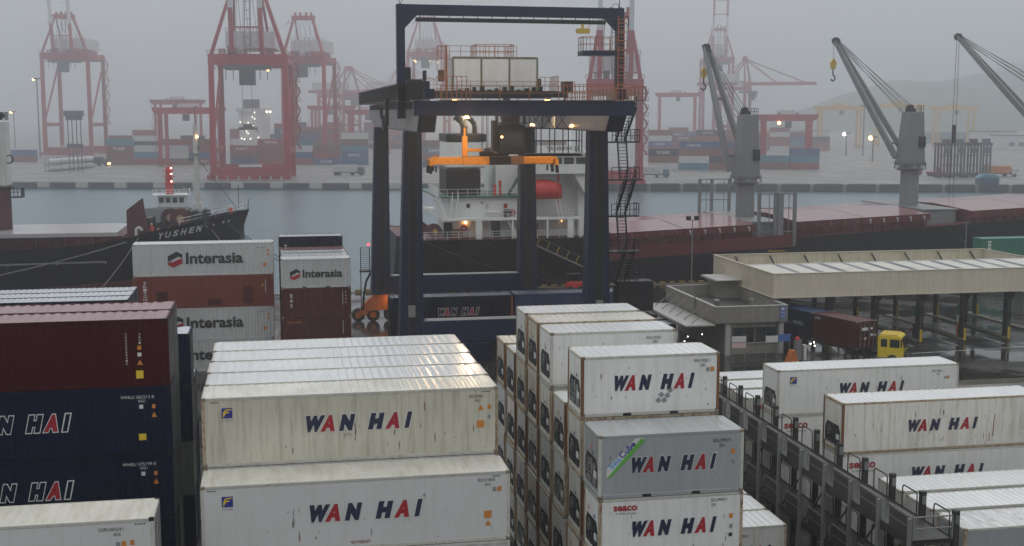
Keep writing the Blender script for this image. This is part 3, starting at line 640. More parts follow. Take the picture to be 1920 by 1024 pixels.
# ---- 40-foot reefers on the right, below the walkway's right side; this part of the yard lies lower
gR = '40-foot reefers in the racks on the right'
XR = 30.3
def rr_(y, tier, lb, pm='white', rm='roof_white', rl='rail_white', po='rail_white', dx=0.0, ends='left', full=True):
    return container((XR+dx, y, zt(tier, base=DROP+0.002)), 'reefer', L40, HC, lb, M[pm], M[rm], M[rl], M[po], group=gR, ends=ends, full=full)
def seaco(c, wh=True):
    put_text(c, 'seaco', 1.55, 0.34, M['ink_red'], (0.5, -0.008, 2.10), bold=0.03); put_text(c, 'an HNA company', 1.3, 0.15, M['ink_black'], (0.68, -0.008, 1.85), bold=0.0)
    if wh: wan_hai(c, 4.1, 1.30, style='outline')
rows = [49.4, 52.3, 55.2]
nm = ['with peeling dirty roof, nearest the lower right corner', 'with clean white roof, between the peeling roof and the farther one', 'with clean white roof, farthest of the three low roofs at lower right']
rm = ['roof_dirty', 'roof_white', 'roof_white']; pmm = ['silver', 'white', 'white']
for i, y in enumerate(rows):
    rr_(y, 1, '40-foot reefer on the ground, %s row from the lower right corner' % ORD[i], full=False)
    c = rr_(y, 2, '40-foot reefer ' + nm[i], pmm[i], rm[i], po='rail_rust' if i == 0 else 'rail_white')
    if i == 2: seaco(c, False)
for tier in (1, 2, 3):
    if tier == 1: c = rr_(61.92, 1, '40-foot reefer on the ground below the rusty WAN HAI box on the right', full=False)
    if tier == 2: c = rr_(61.92, 2, 'white seaco 40-foot reefer right under the rusty WAN HAI box', 'white_bright'); seaco(c)
    if tier == 3:
        c = rr_(61.92, 3, 'rust-streaked WAN HAI 40-foot reefer with brown corner posts, at the right edge', 'rusty_white', 'roof_white', 'rail_rust', 'rust'); wan_hai(c, 3.78, 1.12, s=0.96)
        decal(c, 'rust_run', M['rust'], 9.05, 0.55, 0.16, 1.4, poly=[(0.1,0),(0.5,0.1),(0.6,0.5),(1,1),(0.7,0.95),(0.3,0.5)]); decal(c, 'rust_run', M['rust'], 8.85, 0.35, 0.08, 0.5, poly=[(0,0),(0.6,0),(1,1),(0.4,0.8)])
    if tier == 1: c = rr_(70.84, 1, '40-foot reefer on the ground below the clean WAN HAI box on the right', full=False)
    if tier == 2: c = rr_(70.84, 2, 'white seaco 40-foot reefer right under the clean WAN HAI box', 'white_bright'); seaco(c)
    if tier == 3:
        c = rr_(70.84, 3, 'clean white WAN HAI 40-foot reefer with dark cooling unit, in front of the yellow truck', 'white_bright', 'roof_white'); wan_hai(c, 3.96, 1.25, s=0.99); florens(c, 0.80, 2.02, 0.44)
        put_text(c, 'FSCU 510851 2', 0.75, 0.14, M['ink_black'], (10.35, -0.008, 2.4), bold=0.0); put_text(c, '4531', 0.24, 0.12, M['ink_black'], (10.65, -0.008, 2.2), bold=0.0); stickers(c, 11.2, 1.95, 1)
for i, y in enumerate((76.0, 78.95, 81.9)):
    rr_(y, 1, '40-foot reefer on the ground behind the clean WAN HAI box, %s of three rows' % ORD[i], full=False)
    c = rr_(y, 2, 'white roofed 40-foot reefer left behind the clean WAN HAI box, %s of three roofs' % ORD[i])
    if i == 0: seaco(c, False)

# ---- left foreground: maroon and navy 40-foot boxes, door ends towards the right
gL = 'dry 40-foot boxes stacked at the left edge'
XL = -4.478 - L40; YL = 53.327
def left(y, tier, lb, pm, rm, ends='right', full=True, kind='dry', dx=0.0, rail=None, post=None):
    return container((XL+dx, y, zt(tier)), kind, L40, HC, lb, M[pm], M[rm], rail and M[rail], post and M[post], cast=M['black_steel'] if pm != 'grey_box' else None, group=gL, ends=ends, full=full)
def small_print(c, vert, num=None, dx=0.0):
    if vert:
        for i, ch in enumerate('WHSU5063310'): put_text(c, ch, 0.07, 0.09, M['ink_white'], (L40-1.75+dx, -0.008, 2.22-i*0.125), bold=0.0)
        for i, ch in enumerate('45G1'): put_text(c, ch, 0.07, 0.09, M['ink_white'], (L40-1.2+dx, -0.008, 2.22-i*0.125), bold=0.0)
        decal(c, 'sticker', M['ink_orange'], L40-1.27+dx, 1.60, 0.16, 0.18); decal(c, 'sticker', M['ink_white'], L40-1.27+dx, 1.32, 0.16, 0.16)
        decal(c, 'warning_triangle', M['ink_orange'], L40-1.30+dx, 0.96, 0.24, 0.22, poly=TRI); decal(c, 'sticker', M['ink_yellow'], L40-1.36+dx, 0.38, 0.30, 0.34)
    else:
        put_text(c, num, 1.35, 0.13, M['ink_white'], (L40-2.05+dx, -0.008, 2.42), bold=0.0); put_text(c, '45G1', 0.3, 0.12, M['ink_white'], (L40-1.35+dx, -0.008, 2.25), bold=0.0)
        decal(c, 'sticker', M['ink_white'], L40-1.30+dx, 1.98, 0.16, 0.17); decal(c, 'sticker', M['ink_orange'], L40-0.78+dx, 1.98, 0.14, 0.17); decal(c, 'warning_triangle', M['ink_orange'], L40-0.82+dx, 1.6, 0.23, 0.22, poly=TRI)
        decal(c, 'sticker', M['ink_yellow'], L40-1.36+dx, 0.62, 0.30, 0.28)
c = left(YL, 5, 'maroon 40-foot box on top of the two navy WAN HAI boxes at the left edge', 'maroon', 'maroon_roof'); small_print(c, True)
for tier, num in ((4, 'WHLU 562212 8'), (3, 'WHSU 575199 8')):
    c = left(YL, tier, {4: 'navy WAN HAI 40-foot box right under the maroon box', 3: 'lower navy WAN HAI box, behind the cream roof at the lower left'}[tier], 'navy', 'navy_roof', dx=0.02*(tier-3)); small_print(c, False, num)
    wan_hai(c, 3.78, 1.15, style='navy', s=0.95, h=0.78)
for tier in (1, 2): left(YL, tier, 'dark 40-foot box, %s tier of the front left stack' % TW[tier], 'navy', 'navy_roof', full=False)
c = left(YL+2.597, 5, 'maroon box with pinkish wet roof, right behind the front maroon box', 'maroon', 'maroon_roof', post='greengrey')
c = left(YL+2.597, 4, 'grey-green 40-foot box of the second row at the left edge', 'greengrey', 'navy_roof')
for tier in (1, 2, 3): left(YL+2.597, tier, 'dark 40-foot box, %s tier of the second left row' % TW[tier], 'greengrey', 'navy_roof', full=(tier == 3))
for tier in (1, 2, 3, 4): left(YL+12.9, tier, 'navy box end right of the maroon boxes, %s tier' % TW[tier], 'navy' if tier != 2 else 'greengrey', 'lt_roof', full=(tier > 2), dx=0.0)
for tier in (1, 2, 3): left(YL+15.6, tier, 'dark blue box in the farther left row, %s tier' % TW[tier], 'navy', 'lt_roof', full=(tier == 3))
for tier in (1, 2): left(YL-8.72, tier, 'white 40-foot reefer low at the lower left corner, %s tier' % TW[tier], 'white', 'roof_white', full=False)
c = left(YL-8.72, 3, 'white 40-foot reefer with cream roof at the lower left corner', 'white_clean', 'roof_cream', kind='reefer', ends='doors', rail='rail_white', post='rail_white')
put_text(c, 'OOPU 603214 1', 0.85, 0.13, M['ink_black'], (L40-1.9, -0.008, 2.50), bold=0.0); put_text(c, '4510', 0.25, 0.12, M['ink_black'], (L40-1.4, -0.008, 2.31), bold=0.0); stickers(c, L40-1.32, 1.92, 1)
decal(c, 'sticker', M['ink_orange'], L40-0.83, 1.95, 0.14, 0.19)
for k in range(4): decal(c, 'hazard_mark', M['ink_black'], L40-0.66+k*0.1, HC-0.21, 0.07, 0.05, poly=[(0.3,0),(1,0),(0.7,1),(0,1)])
# grey roofs farther back on the left
for r, y in enumerate((99.4, 102.0, 104.6)):
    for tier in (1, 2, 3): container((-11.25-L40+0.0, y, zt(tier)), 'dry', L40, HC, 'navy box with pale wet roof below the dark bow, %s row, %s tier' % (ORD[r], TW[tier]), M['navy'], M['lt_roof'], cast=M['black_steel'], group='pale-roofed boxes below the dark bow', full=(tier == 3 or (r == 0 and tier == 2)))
# ---- boxes near the quay: the 40-foot stack with letters, and the 20-foot stack beside it
def interasia(c, x, z, s=1.0):
    lg = decal(c, 'logo', M['ink_black'], x, z, 1.25*s, 1.42*s, poly=[(0,0.72),(0.62,1),(1,0.82),(1,0.6),(0.72,0.7),(0,0.36)])
    decal(lg, 'emblem', M['ink_red'], x, z, 1.25*s, 1.42*s, y=-0.010, poly=[(0,0.30),(0.22,0.40),(0.95,0.56),(1,0.56),(1,0.27),(0.38,0),(0,0.18)])
    decal(lg, 'slash', M['ink_white'], x, z, 1.25*s, 1.42*s, y=-0.013, poly=[(0.2,0.36),(0.8,0.66),(0.82,0.56),(0.28,0.32)])
    put_text(c, 'Interasia', 4.95*s, 1.02*s, M['ink_black'], (x+1.55*s, -0.010, z+0.30*s), bold=0.03)
gI = 'boxes stacked near the quay on the left'
XI, YI = -12.305, 113.1
for tier, kind_ in ((4, 'i'), (3, 't'), (2, 'i'), (1, 'i')):
    lb = {4: 'grey Interasia 40-foot box on top, in front of the dark ship bow', 3: 'brick red 40-foot box with white TRITON letters under the top grey box', 2: 'grey Interasia 40-foot box under the brick red box', 1: 'grey Interasia 40-foot box, lowest of its stack near the quay'}[tier]
    c = container((XI+0.05*(tier-4), YI, zt(tier)), 'dry', L40, HC, lb, M['brick_red' if kind_ == 't' else 'grey_box'], M['brick_red' if kind_ == 't' else 'roof_white'], group=gI, ends='both', cast=M['casting'])
    if kind_ == 'i':
        interasia(c, 3.0, 0.78); decal(c, 'sticker', M['ink_orange'], L40-0.95, 0.75, 0.3, 0.3); decal(c, 'warning_triangle', M['ink_orange'], L40-0.6, 1.7, 0.24, 0.26, poly=TRI); decal(c, 'sticker', M['ink_orange'], L40-0.57, 2.1, 0.18, 0.2)
        put_text(c, 'IAAU 182114', 0.8, 0.11, M['ink_black'], (L40-1.5, -0.008, 2.38), bold=0.0)
    else:
        for i, ch in enumerate('TRITON'): put_text(c, ch, 0.32, 0.22, M['ink_white'], (0.85, -0.008, 2.22-i*0.29), bold=0.02)
        for x, z, w_, h_ in ((2.0,0.55,0.9,1.0),(6.4,0.25,1.2,0.55),(9.5,0.35,0.85,1.5)): decal(c, 'repaint_patch', M['tex_red'], x, z, w_, h_)
        for i in range(9): decal(c, 'print', M['ink_white'], L40-0.75, 2.3-i*0.13, 0.07, 0.09)
        decal(c, 'sticker', M['ink_yellow'], L40-1.05, 1.85, 0.14, 0.16)
XJ, YJ = 0.49, 109.94
for tier in (4, 3, 2, 1):
    lb = {4: 'small grey Interasia 20-foot box right of the taller stack', 3: 'oxide red tex 20-foot box under the small Interasia box', 2: 'oxide red 20-foot box with yellow print, under the tex box', 1: 'oxide red 20-foot box at the bottom of the 20-foot stack'}[tier]
    c = container((XJ, YJ, zt(tier, ST)), 'dry', L20, ST, lb, M['grey_box' if tier == 4 else 'tex_red'], M['roof_white' if tier == 4 else 'tex_red'], group=gI, ends='both')
    pockets(c, L20)
    if tier == 4: interasia(c, 0.78, 0.72, 0.70)
    elif tier == 3:
        for i, ch in enumerate('tex'): put_text(c, ch, 0.25, 0.40 if ch == 't' else 0.30, M['ink_white'], (0.72, -0.008, 1.75-i*0.42), bold=0.02)
        for i in range(9): decal(c, 'print', M['ink_white'], L20-0.75, 2.1-i*0.13, 0.06, 0.09)
        for i in range(4): decal(c, 'print', M['ink_white'], L20-0.5, 2.1-i*0.3, 0.09, 0.12)
    elif tier == 2:
        put_text(c, 'DFS 317675', 1.2, 0.2, M['ink_orange'], (0.5, -0.008, 2.05), bold=0.01)
        for i in range(9): decal(c, 'print', M['ink_white'], L20-0.75, 2.1-i*0.13, 0.06, 0.09)
for r, (rm_, lb) in enumerate((('lt_roof','pale blue'), ('lt_roof','pale grey'), ('maroon_roof','pinkish'))):
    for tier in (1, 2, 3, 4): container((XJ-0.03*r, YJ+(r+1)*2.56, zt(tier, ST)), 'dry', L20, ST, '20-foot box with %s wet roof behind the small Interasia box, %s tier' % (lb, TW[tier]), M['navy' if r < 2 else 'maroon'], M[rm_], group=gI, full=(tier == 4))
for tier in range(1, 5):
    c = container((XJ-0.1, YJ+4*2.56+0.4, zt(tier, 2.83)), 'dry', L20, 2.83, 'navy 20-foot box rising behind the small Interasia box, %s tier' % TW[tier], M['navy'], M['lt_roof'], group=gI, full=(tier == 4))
    if tier == 4:
        decal(c, 'emblem', M['ink_white'], 0.45, 1.75, 0.4, 0.4, poly=[(0.4,0.2),(0.6,0.2),(0.6,0.45),(1,0.6),(0.6,0.65),(0.5,1),(0.4,0.65),(0,0.6),(0.4,0.45)])
# boxes inside the gantry crane's span
gN = 'navy boxes standing under the gantry crane'
for tier in (1, 2):
    c = container((10.9, 120.0, zt(tier, ST)), 'dry', L40, ST, ('navy WAN HAI 40-foot box under the gantry crane, between its legs', 'navy 40-foot box on the ground under the gantry crane, left')[2-tier] , M['navy'], M['navy_roof'], cast=M['black_steel'], group=gN)
    if tier == 2: wan_hai(c, 4.6, 0.72, style='navy', s=0.92, h=0.78); decal(c, 'orange_edge', M['orange'], L40-0.12, 0.2, 0.1, 2.2)
    container((23.4, 120.3, zt(tier, ST)), 'dry', L40, ST, 'navy 40-foot box with wet blue roof under the gantry, right pair, %s' % TW[tier], M['blue_box' if tier == 2 else 'navy'], M['navy_roof'], cast=M['black_steel'], group=gN)
for i, (x, y, lb) in enumerate(((32.4,115.0,'navy 20-foot box with wet grey-blue roof on the ground, left of the gatehouse awning'), (32.5,118.2,'navy 20-foot box behind it on the ground, left of the gatehouse awning'), (32.6,123.0,'navy 20-foot box with dark blue roof, farthest left of the gatehouse'))):
    container((x, y, 0), 'dry', L20, ST, lb, M['navy'], M['lt_roof' if i < 2 else 'navy_roof'], cast=M['black_steel'], group='boxes on the ground by the gatehouse')
c = container((92.0, 149.0, 1.4), 'dry', L40, HC*1.8, 'green 40-foot box behind the gate canopy at the right edge', M['green'], M['green'], group=None)
for i in range(6): decal(c, 'print', M['ink_white'], 0.75, 4.6-i*0.42, 0.45, 0.30)

for c_, n_ in ((A4,26),(LW,20)): marks(c_, L40, HC, n_, n_)
for k_, n_ in (((1,5),18),((0,4),10),((0,3),14),((3,5),8)): marks(TOPS[k_], L20, ST, n_, n_*7+k_[0])
for c_ in [o for o in bpy.context.scene.objects if o.get('group') == gR and ('WAN HAI' in o['label'] or 'seaco' in o['label'])]: marks(c_, L40, HC, 44 if 'rust-streaked' in c_['label'] else 14, len(c_['label']))
# ------------------------------------------------------------------ yard gantry crane
def railing(mb, pts, h=1.1, step=1.6, r=0.03, mids=1):
    for a, b in zip(pts[:-1], pts[1:]):
        a = Vector(a); b = Vector(b); n = max(1, round((b-a).length/step)); up = Vector((0,0,h))
        for k in range(n+1):
            p = a + (b-a)*(k/n); mb.beam(p, p+up, r*2)
        mb.beam(a+up, b+up, r*2)
        for j in range(mids): mb.beam(a+up*((j+1)/(mids+1)), b+up*((j+1)/(mids+1)), r*1.6)
    return mb
def stair(mb, a, b, w, n, side):   # treads and two strings
    a = Vector(a); b = Vector(b); s = Vector(side)*(w/2)
    mb.beam(a-s, b-s, 0.06, 0.22).beam(a+s, b+s, 0.06, 0.22)
    for k in range(n):
        p = a + (b-a)*((k+0.5)/n); mb.beam(p-s, p+s, 0.24, 0.05)
    for q in (-1, 1):
        up = Vector((0,0,0.95)); mb.beam(a+s*q+up, b+s*q+up, 0.05); mb.beam(a+s*q+up*0.5, b+s*q+up*0.5, 0.04)
        for k in range(4):
            p = a + (b-a)*(k/3) + s*q; mb.beam(p, p+up, 0.05)
gc = thing('gantry_crane', (0,0,0), 'tall dark navy yard gantry crane standing in the middle of the picture', 'gantry crane')
XG0, XG1, YG0, YG1 = 12.0, 28.1, 107.0, 138.0     # leg centres
for y in (YG0, YG1):
    for x, sg in ((XG0, -1), (XG1, 1)):
        dy = 0.95
        mb = MB()
        xo0, xi0 = (x-1.55, x+0.55) if sg < 0 else (x-1.25, x+1.15)     # foot, wider
        xo1, xi1 = (x-0.95, x+0.55) if sg < 0 else (x-0.75, x+0.85)
        if sg > 0: xo0, xi0, xo1, xi1 = x-0.95, x+1.15, x-0.75, x+0.85
        mb.hexa([(xo0,y-dy*1.2,3.1),(xi0,y-dy*1.2,3.1),(xi0,y+dy*1.2,3.1),(xo0,y+dy*1.2,3.1),(xo1,y-dy*0.8,21.55),(xi1,y-dy*0.8,21.55),(xi1,y+dy*0.8,21.55),(xo1,y+dy*0.8,21.55)])
        leg = mb.build('leg', M['crane_navy'], gc, bevel=0.03)
        xm = (xo0+xi0)/2; xt_ = (xo1+xi1)/2
        fl = MB()
        for q in (-1, 1): fl.beam((xm, y+q*1.16, 3.6), (xt_, y+q*0.78, 21.4), 0.5, 0.05)
        fl.build('stiffener', M['black_steel'], leg)
        for zz in (6.9, 11.8, 16.7):
            u_ = (zz-3.1)/18.45; xa_, xb_ = xo0+(xo1-xo0)*u_, xi0+(xi1-xi0)*u_; dd = dy*(1.2-0.4*u_)
            MB().box((xa_-0.035,y-dd-0.035,zz),(xb_+0.035,y+dd+0.035,zz+0.10)).build('flange', M['crane_navy'], leg)
        MB().path([(xm+0.45,y-1.2,3.4),(xt_+0.4,y-0.82,21.4)],0.05,5).path([(xm-0.35,y-1.2,3.4),(xt_-0.3,y-0.82,21.4)],0.035,5).build('conduit', M['rack'], leg)
        if y == YG0: MB().box((xm-0.3,y-1.3,5.6),(xm+0.3,y-1.12,6.6)).build('switch_box', M['machine_metal'], leg)
    sill = MB().box((XG0-1.2, y-0.75, 3.15), (XG1+1.2, y+0.75, 5.1)).build('sill_beam', M['crane_navy'], gc, bevel=0.03)
    MB().box((XG0+0.9, y-0.7, 5.105), (XG1-1.0, y+0.7, 5.13)).build('sill_top_sheen', M['steel'], sill)  # pale strip added to show sky light caught on the sill top
    MB().box((XG0+1.4, y-0.95, 1.4), (XG0+6.5, y+0.9, 3.1)).build('equipment_box', M['crane_navy'], sill, bevel=0.03)
    for x in (XG0-0.4, XG1+0.4):
        bg_ = MB().prism([(x-2.3,1.25),(x+2.3,1.25),(x+2.3,1.7),(x+0.8,3.1),(x-0.8,3.1),(x-2.3,1.7)], 'y', y-0.55, y+0.55).build('bogie_frame', M['orange'], gc, bevel=0.03)
        for dx in (-2.6, -0.95, 0.95, 2.6):
            wl = MB().disc((x+dx, y, 0.74), 'y', 0.735, 0.55, 20).build('wheel', M['tyre'], bg_)
            MB().disc((x+dx, y-0.29, 0.74), 'y', 0.36, 0.06, 14).build('hub', M['orange'], wl)
        for dx in (-1.8, 1.8): MB().beam((x+dx*0.35, y-0.3, 2.5), (x+dx*1.25, y-0.3, 0.9), 0.35, 0.9).build('equalizer', M['orange'], bg_)
for x in (12.2, 27.85):   # the two main girders, cantilevered towards the camera
    w = 0.72
    prof = [(97.9,24.0),(100.3,21.52),(141.5,21.52),(149.2,22.4),(149.8,24.0)]
    g_ = MB().prism(prof, 'x', x-w, x+w).build('girder', M['crane_navy'], gc, bevel=0.02)
    MB().prism([(98.6,23.4),(100.45,21.62),(141.4,21.62),(149.1,22.5),(149.5,23.4)], 'x', x-w-0.012, x-w-0.002).build('lit_web', M['crane_lit_grey'], g_)  # paler sheet over the left web, its lit look painted in
    tb = MB()
    tbm = MB().box((x-w-0.075, 0, 23.42), (x-w-0.013, 0.08, 23.95)).mesh('stiffener', M['black_steel'])
    for k in range(34): inst('stiffener', tbm, g_, (0, 101+k*1.42, 0))
    MB().box((x-0.08, 98, 24.005), (x+0.08, 149.5, 24.16)).build('trolley_rail', M['steel'], g_)
    for y in (98.2, 148.6): MB().box((x-0.4, y-0.25, 24.17), (x+0.4, y+0.25, 24.95)).build('buffer', M['crane_navy'], g_)
MB().box((10.9, 97.2, 22.85), (28.75, 97.88, 24.02)).build('end_tie', M['crane_navy'], gc, bevel=0.02)
MB().box((12.93, 148.0, 22.9), (27.1, 148.8, 23.9)).build('end_tie', M['crane_navy'], gc, bevel=0.02)
wk = MB().box((12.95, 97.0, 24.03), (27.1, 98.6, 24.08)).box((28.6, 97.0, 24.03), (29.6, 125, 24.08)).build('walkway', M['rack'], gc)
mb = MB(); railing(mb, [(12.95,97.05,24.08),(27.1,97.05,24.08)], 1.1, 2.3); railing(mb, [(28.62,97.05,24.08),(29.55,97.05,24.08),(29.55,125,24.08)], 1.1, 1.0)
mb.build('railing', M['rail_orange'], wk)
mb = MB(); railing(mb, [(22.8,97.1,24.08),(28.6,97.1,24.08)], 1.25, 0.33, 0.022); railing(mb, [(13.0,99.5,24.08),(15.4,99.5,24.08)], 1.9, 0.4, 0.025); mb.build('gate_railing', M['rail_orange'], wk)
# cable trough on the left girder
ct = MB().box((10.35, 104.0, 24.05), (11.35, 150.5, 24.15)).box((10.35, 104.0, 24.16), (10.43, 150.5, 25.35)).box((10.2, 103.6, 25.36), (11.5, 150.6, 25.48)).build('cable_trough', M['black_steel'], gc)
rbm = MB().box((10.26, 0, 24.16), (10.34, 0.16, 25.34)).mesh('rib', M['rack'])
for k in range(40): inst('rib', rbm, ct, (0, 104.2+k*1.17, 0))
MB().box((11.0, 103.2, 24.2), (12.9, 104.6, 25.7)).box((11.3, 105.6, 24.2), (12.6, 108.4, 25.9)).build('cable_reel_box', M['black_steel'], gc, bevel=0.05)
MB().box((11.2, 108.2, 25.5), (11.9, 109.2, 27.0)).box((12.5, 104.5, 25.75), (12.8, 104.9, 26.6)).build('winch', M['black_steel'], gc, bevel=0.05)
MB().ring((10.15, 118, 23.2), 'x', 0.55, 0.12, 16, 6).box((10.0, 112, 22.0), (10.3, 112.7, 24.4)).path([(10.1,112.5,22.3),(10.1,113.2,21.6),(10.1,114.6,21.7),(10.1,114.9,22.8)], 0.22, 8).build('cable_guide', M['black_steel'], gc)
# inverted U frame of the service hoist
fr = MB().box((10.55, 106.6, 22.6), (11.25, 107.4, 32.2)).build('hoist_frame', M['crane_navy'], gc, bevel=0.02)
MB().box((29.95, 107.2, 24.2), (30.6, 108.0, 32.2)).build('hoist_post', M['crane_navy'], fr, bevel=0.02)
MB().hexa([(11.26,106.65,31.3),(29.94,107.3,31.3),(29.94,107.9,31.3),(11.26,107.3,31.3),(11.26,106.65,32.19),(29.94,107.3,32.19),(29.94,107.9,32.19),(11.26,107.3,32.19)]).build('hoist_beam', M['crane_navy'], fr)
MB().beam((12.2,107.0,30.95),(29.0,107.6,30.95), 0.3, 0.34).build('hoist_rail', M['black_steel'], fr)
hgm = MB().beam((0, 0, 31.1), (0, 0, 31.32), 0.06).mesh('hanger', M['black_steel'])
for k in range(14): inst('hanger', hgm, fr, (12.6+k*1.24, 107.0+0.03*k, 0))
MB().prism([(11.26,31.29),(12.3,31.29),(11.26,30.2)], 'y', 106.7, 107.2).prism([(29.94,31.29),(28.9,31.29),(29.94,30.2)], 'y', 107.35, 107.85).build('gusset', M['crane_navy'], fr)
MB().box((26.4, 107.2, 30.0), (27.5, 107.9, 30.4)).beam((26.9,107.5,30.4),(26.9,107.5,30.8),0.2).build('hoist_block', M['yellow'], fr)
MB().box((26.9, 107.2, 28.1), (29.94, 109.2, 28.5)).build('hoist_platform', M['crane_navy'], fr)
mb = MB(); railing(mb, [(26.95,107.25,28.5),(29.9,107.25,28.5)], 1.2, 0.6, 0.025); railing(mb, [(26.95,107.25,28.5),(26.95,109.1,28.5),(29.9,109.1,28.5)], 1.2, 0.7, 0.025); mb.build('railing', M['rail_orange'], fr)
mb = MB(); mb.beam((30.0,106.95,24.1),(30.0,106.95,31.5),0.07).beam((30.55,106.95,24.1),(30.55,106.95,31.5),0.07)
for k in range(24): mb.beam((30.0,106.95,24.3+k*0.3),(30.55,106.95,24.3+k*0.3),0.05)
for k in range(8): mb.ring((30.28,106.7,25.6+k*0.75),'z',0.42,0.025,10,4)
mb.build('ladder', M['rail_orange'], fr)
MB().path([(10.9,107,32.2),(10.6,107,33.0)],0.03,4).path([(10.9,107,32.2),(11.3,107,33.0)],0.03,4).path([(30.2,107.5,32.2),(30.25,107.5,32.9)],0.04,4).build('aerial', M['black_steel'], fr)
MB().path([(30.6,107.5,31.5),(31.0,107.5,31.5),(31.1,107.5,30.9),(30.95,107.5,30.7)],0.04,5).build('cable_hook', M['black_steel'], fr)
# stair tower on the right leg
xs, ys = 30.4, 106.6
lv = [20.6, 17.3, 14.1, 10.9, 7.9, 5.2]
for i, z in enumerate(lv): MB().box((29.0, ys-0.9, z-0.12), (32.0 - (0.0 if i % 2 else 0.3), ys+0.7, z)).build('stair_platform', M['black_steel'], gc)
st = MB()
for i in range(len(lv)-1):
    q = 0.45 if i % 2 else -0.45
    stair(st, (30.55+q, ys-0.75, lv[i]-0.05), (30.55-q*0.3, ys+0.5, lv[i+1]), 0.8, 11, (1,0,0))
stair(st, (31.0, ys-0.75, 23.6), (30.3, ys+0.5, lv[0]), 0.8, 11, (1,0,0))
st.build('stair', M['black_steel'], gc)
st = MB()
for i, z in enumerate(lv): railing(st, [(29.2,ys-0.88,z),(31.7,ys-0.88,z),(31.7,ys+0.66,z)], 1.05, 0.8, 0.03)
st.build('railing', M['black_steel'], gc)
# cable reel at the foot of the right leg
rl = MB().ring((31.6,106.3,3.1),'y',2.15,0.10,30,6).ring((31.6,106.9,3.1),'y',2.15,0.10,30,6).disc((31.6,106.6,3.1),'y',0.5,0.9,16)
for k in range(14):
    a_ = 2*pi*k/14; rl.beam((31.6,106.3,3.1),(31.6+2.1*cos(a_),106.3,3.1+2.1*sin(a_)),0.08).beam((31.6,106.9,3.1),(31.6+2.1*cos(a_),106.9,3.1+2.1*sin(a_)),0.08)
rl.build('cable_reel', M['black_steel'], gc)
MB().disc((31.6,106.6,3.1),'y',1.75,0.5,28).build('wound_cable', M['machine'], gc)
MB().box((30.0,105.4,0.9),(33.6,107.8,1.1)).box((33.0,105.6,1.1),(33.5,107.6,5.2)).box((29.9,105.8,5.5),(33.2,107.5,8.2)).build('reel_cabinet', M['black_steel'], gc, bevel=0.04)
mb = MB(); railing(mb, [(30.0,105.3,8.2),(33.2,105.3,8.2)], 1.0, 0.8, 0.025); mb.build('railing', M['black_steel'], gc)
# small access platform and ladder at the far left leg
mb = MB().box((9.2,137.2,5.6),(10.4,138.4,5.75)).beam((9.3,137.3,1.2),(9.3,137.3,8.4),0.09).beam((10.3,137.3,5.7),(10.3,137.3,8.4),0.09)
for k in range(12): mb.beam((9.3,137.3,5.9+k*0.22),(10.3,137.3,5.9+k*0.22),0.04)
mb.path([(10.4,137.6,5.5),(9.9,137.4,4.6),(9.6,137.3,3.0),(9.5,137.3,1.4)],0.12,6); mb.build('access_platform', M['black_steel'], gc)
MB().sphere((10.2,137.1,8.7),0.15,10,6).sphere((13.0,105.6,2.45),0.10).build('warning_light', M['lamp_red'], gc)
MB().sphere((12.6,136.6,2.6),0.28,8,5).build('work_light', M['lamp_warm'], gc)
# lamps under the girders
lq = bpy.data.lights.new('girder_flood', 'POINT'); lq.energy = 1700; lq.color = (1.0,0.66,0.34); lq.shadow_soft_size = 0.3
for (px_, py_, Y_) in ((875,222,106.0), (998,236,118.0), (1072,238,112.0), (1158,229,101.0)):
    p = at(px_, py_, Y=Y_); p.z = min(p.z, 22.8)
    MB().tube((p.x,p.y,p.z+0.22),(p.x,p.y,p.z),0.12,10,0.26).build('flood_lamp', M['lamp_warm'], gc)
    if Y_ < 110:
        o = bpy.data.objects.new('girder_flood', lq); COL.objects.link(o); o.parent = gc; o.location = (p.x,p.y,p.z-0.05)
rebase(gc, (20, 122, 0))
# ---- trolley with machinery house, cab and cage
tr = thing('crane_trolley', (0,0,0), 'crane trolley with stained white machinery house and dark cab, on the navy gantry', 'crane trolley')
MB().box((12.0,117.6,24.55),(28.1,118.4,25.1)).box((12.0,125.2,24.55),(28.1,126.0,25.1)).box((13.0,118.4,24.6),(13.6,125.2,25.05)).box((26.6,118.4,24.6),(27.2,125.2,25.05)).build('trolley_frame', M['crane_navy'], tr, bevel=0.02)
for x in (12.2, 27.85):
    for y in (118, 125.6): MB().disc((x,y,24.38),'x',0.22,0.16,14).build('wheel', M['steel'], tr)
MB().box((13.6,116.6,25.1),(27.0,126.4,25.16)).build('deck', M['rack'], tr)
X0, X1, Y0, Y1, Z0, Z1 = 17.25, 25.55, 120.0, 125.4, 25.17, 28.35
hs = MB()
for k in range(3):
    w = (X1-X0)/3; hs.box((X0+k*w+0.09, Y0, Z0+0.1), (X0+(k+1)*w-0.09, Y0+0.1, Z1-0.12))
ho = MB().box((X0+0.02,Y0+0.1,Z0),(X1-0.02,Y1,Z1-0.02)).build('machinery_house', M['rusty_white'], tr)
for k in range(3):
    w = (X1-X0)/3; MB().box((X0+k*w+0.1, Y0, Z0+0.12), (X0+(k+1)*w-0.1, Y0+0.095, Z1-0.14)).build('wall_panel', M['ship_white'], ho, bevel=0.01)
mb = MB()
for k in range(4): mb.box((X0+k*(X1-X0)/3-0.07, Y0-0.02, Z0), (X0+k*(X1-X0)/3+0.07, Y0+0.09, Z1))
mb.box((X0,Y0-0.03,Z1+0.003),(X1,Y0+0.2,Z1+0.12)).box((X0,Y0-0.03,Z0-0.12),(X1,Y0+0.09,Z0-0.003)); mb.build('frame', M['moss'], ho)
MB().box((X0,Y0+0.21,Z1),(X1,Y1+0.02,Z1+0.06)).build('roof', M['roof_white'], ho)
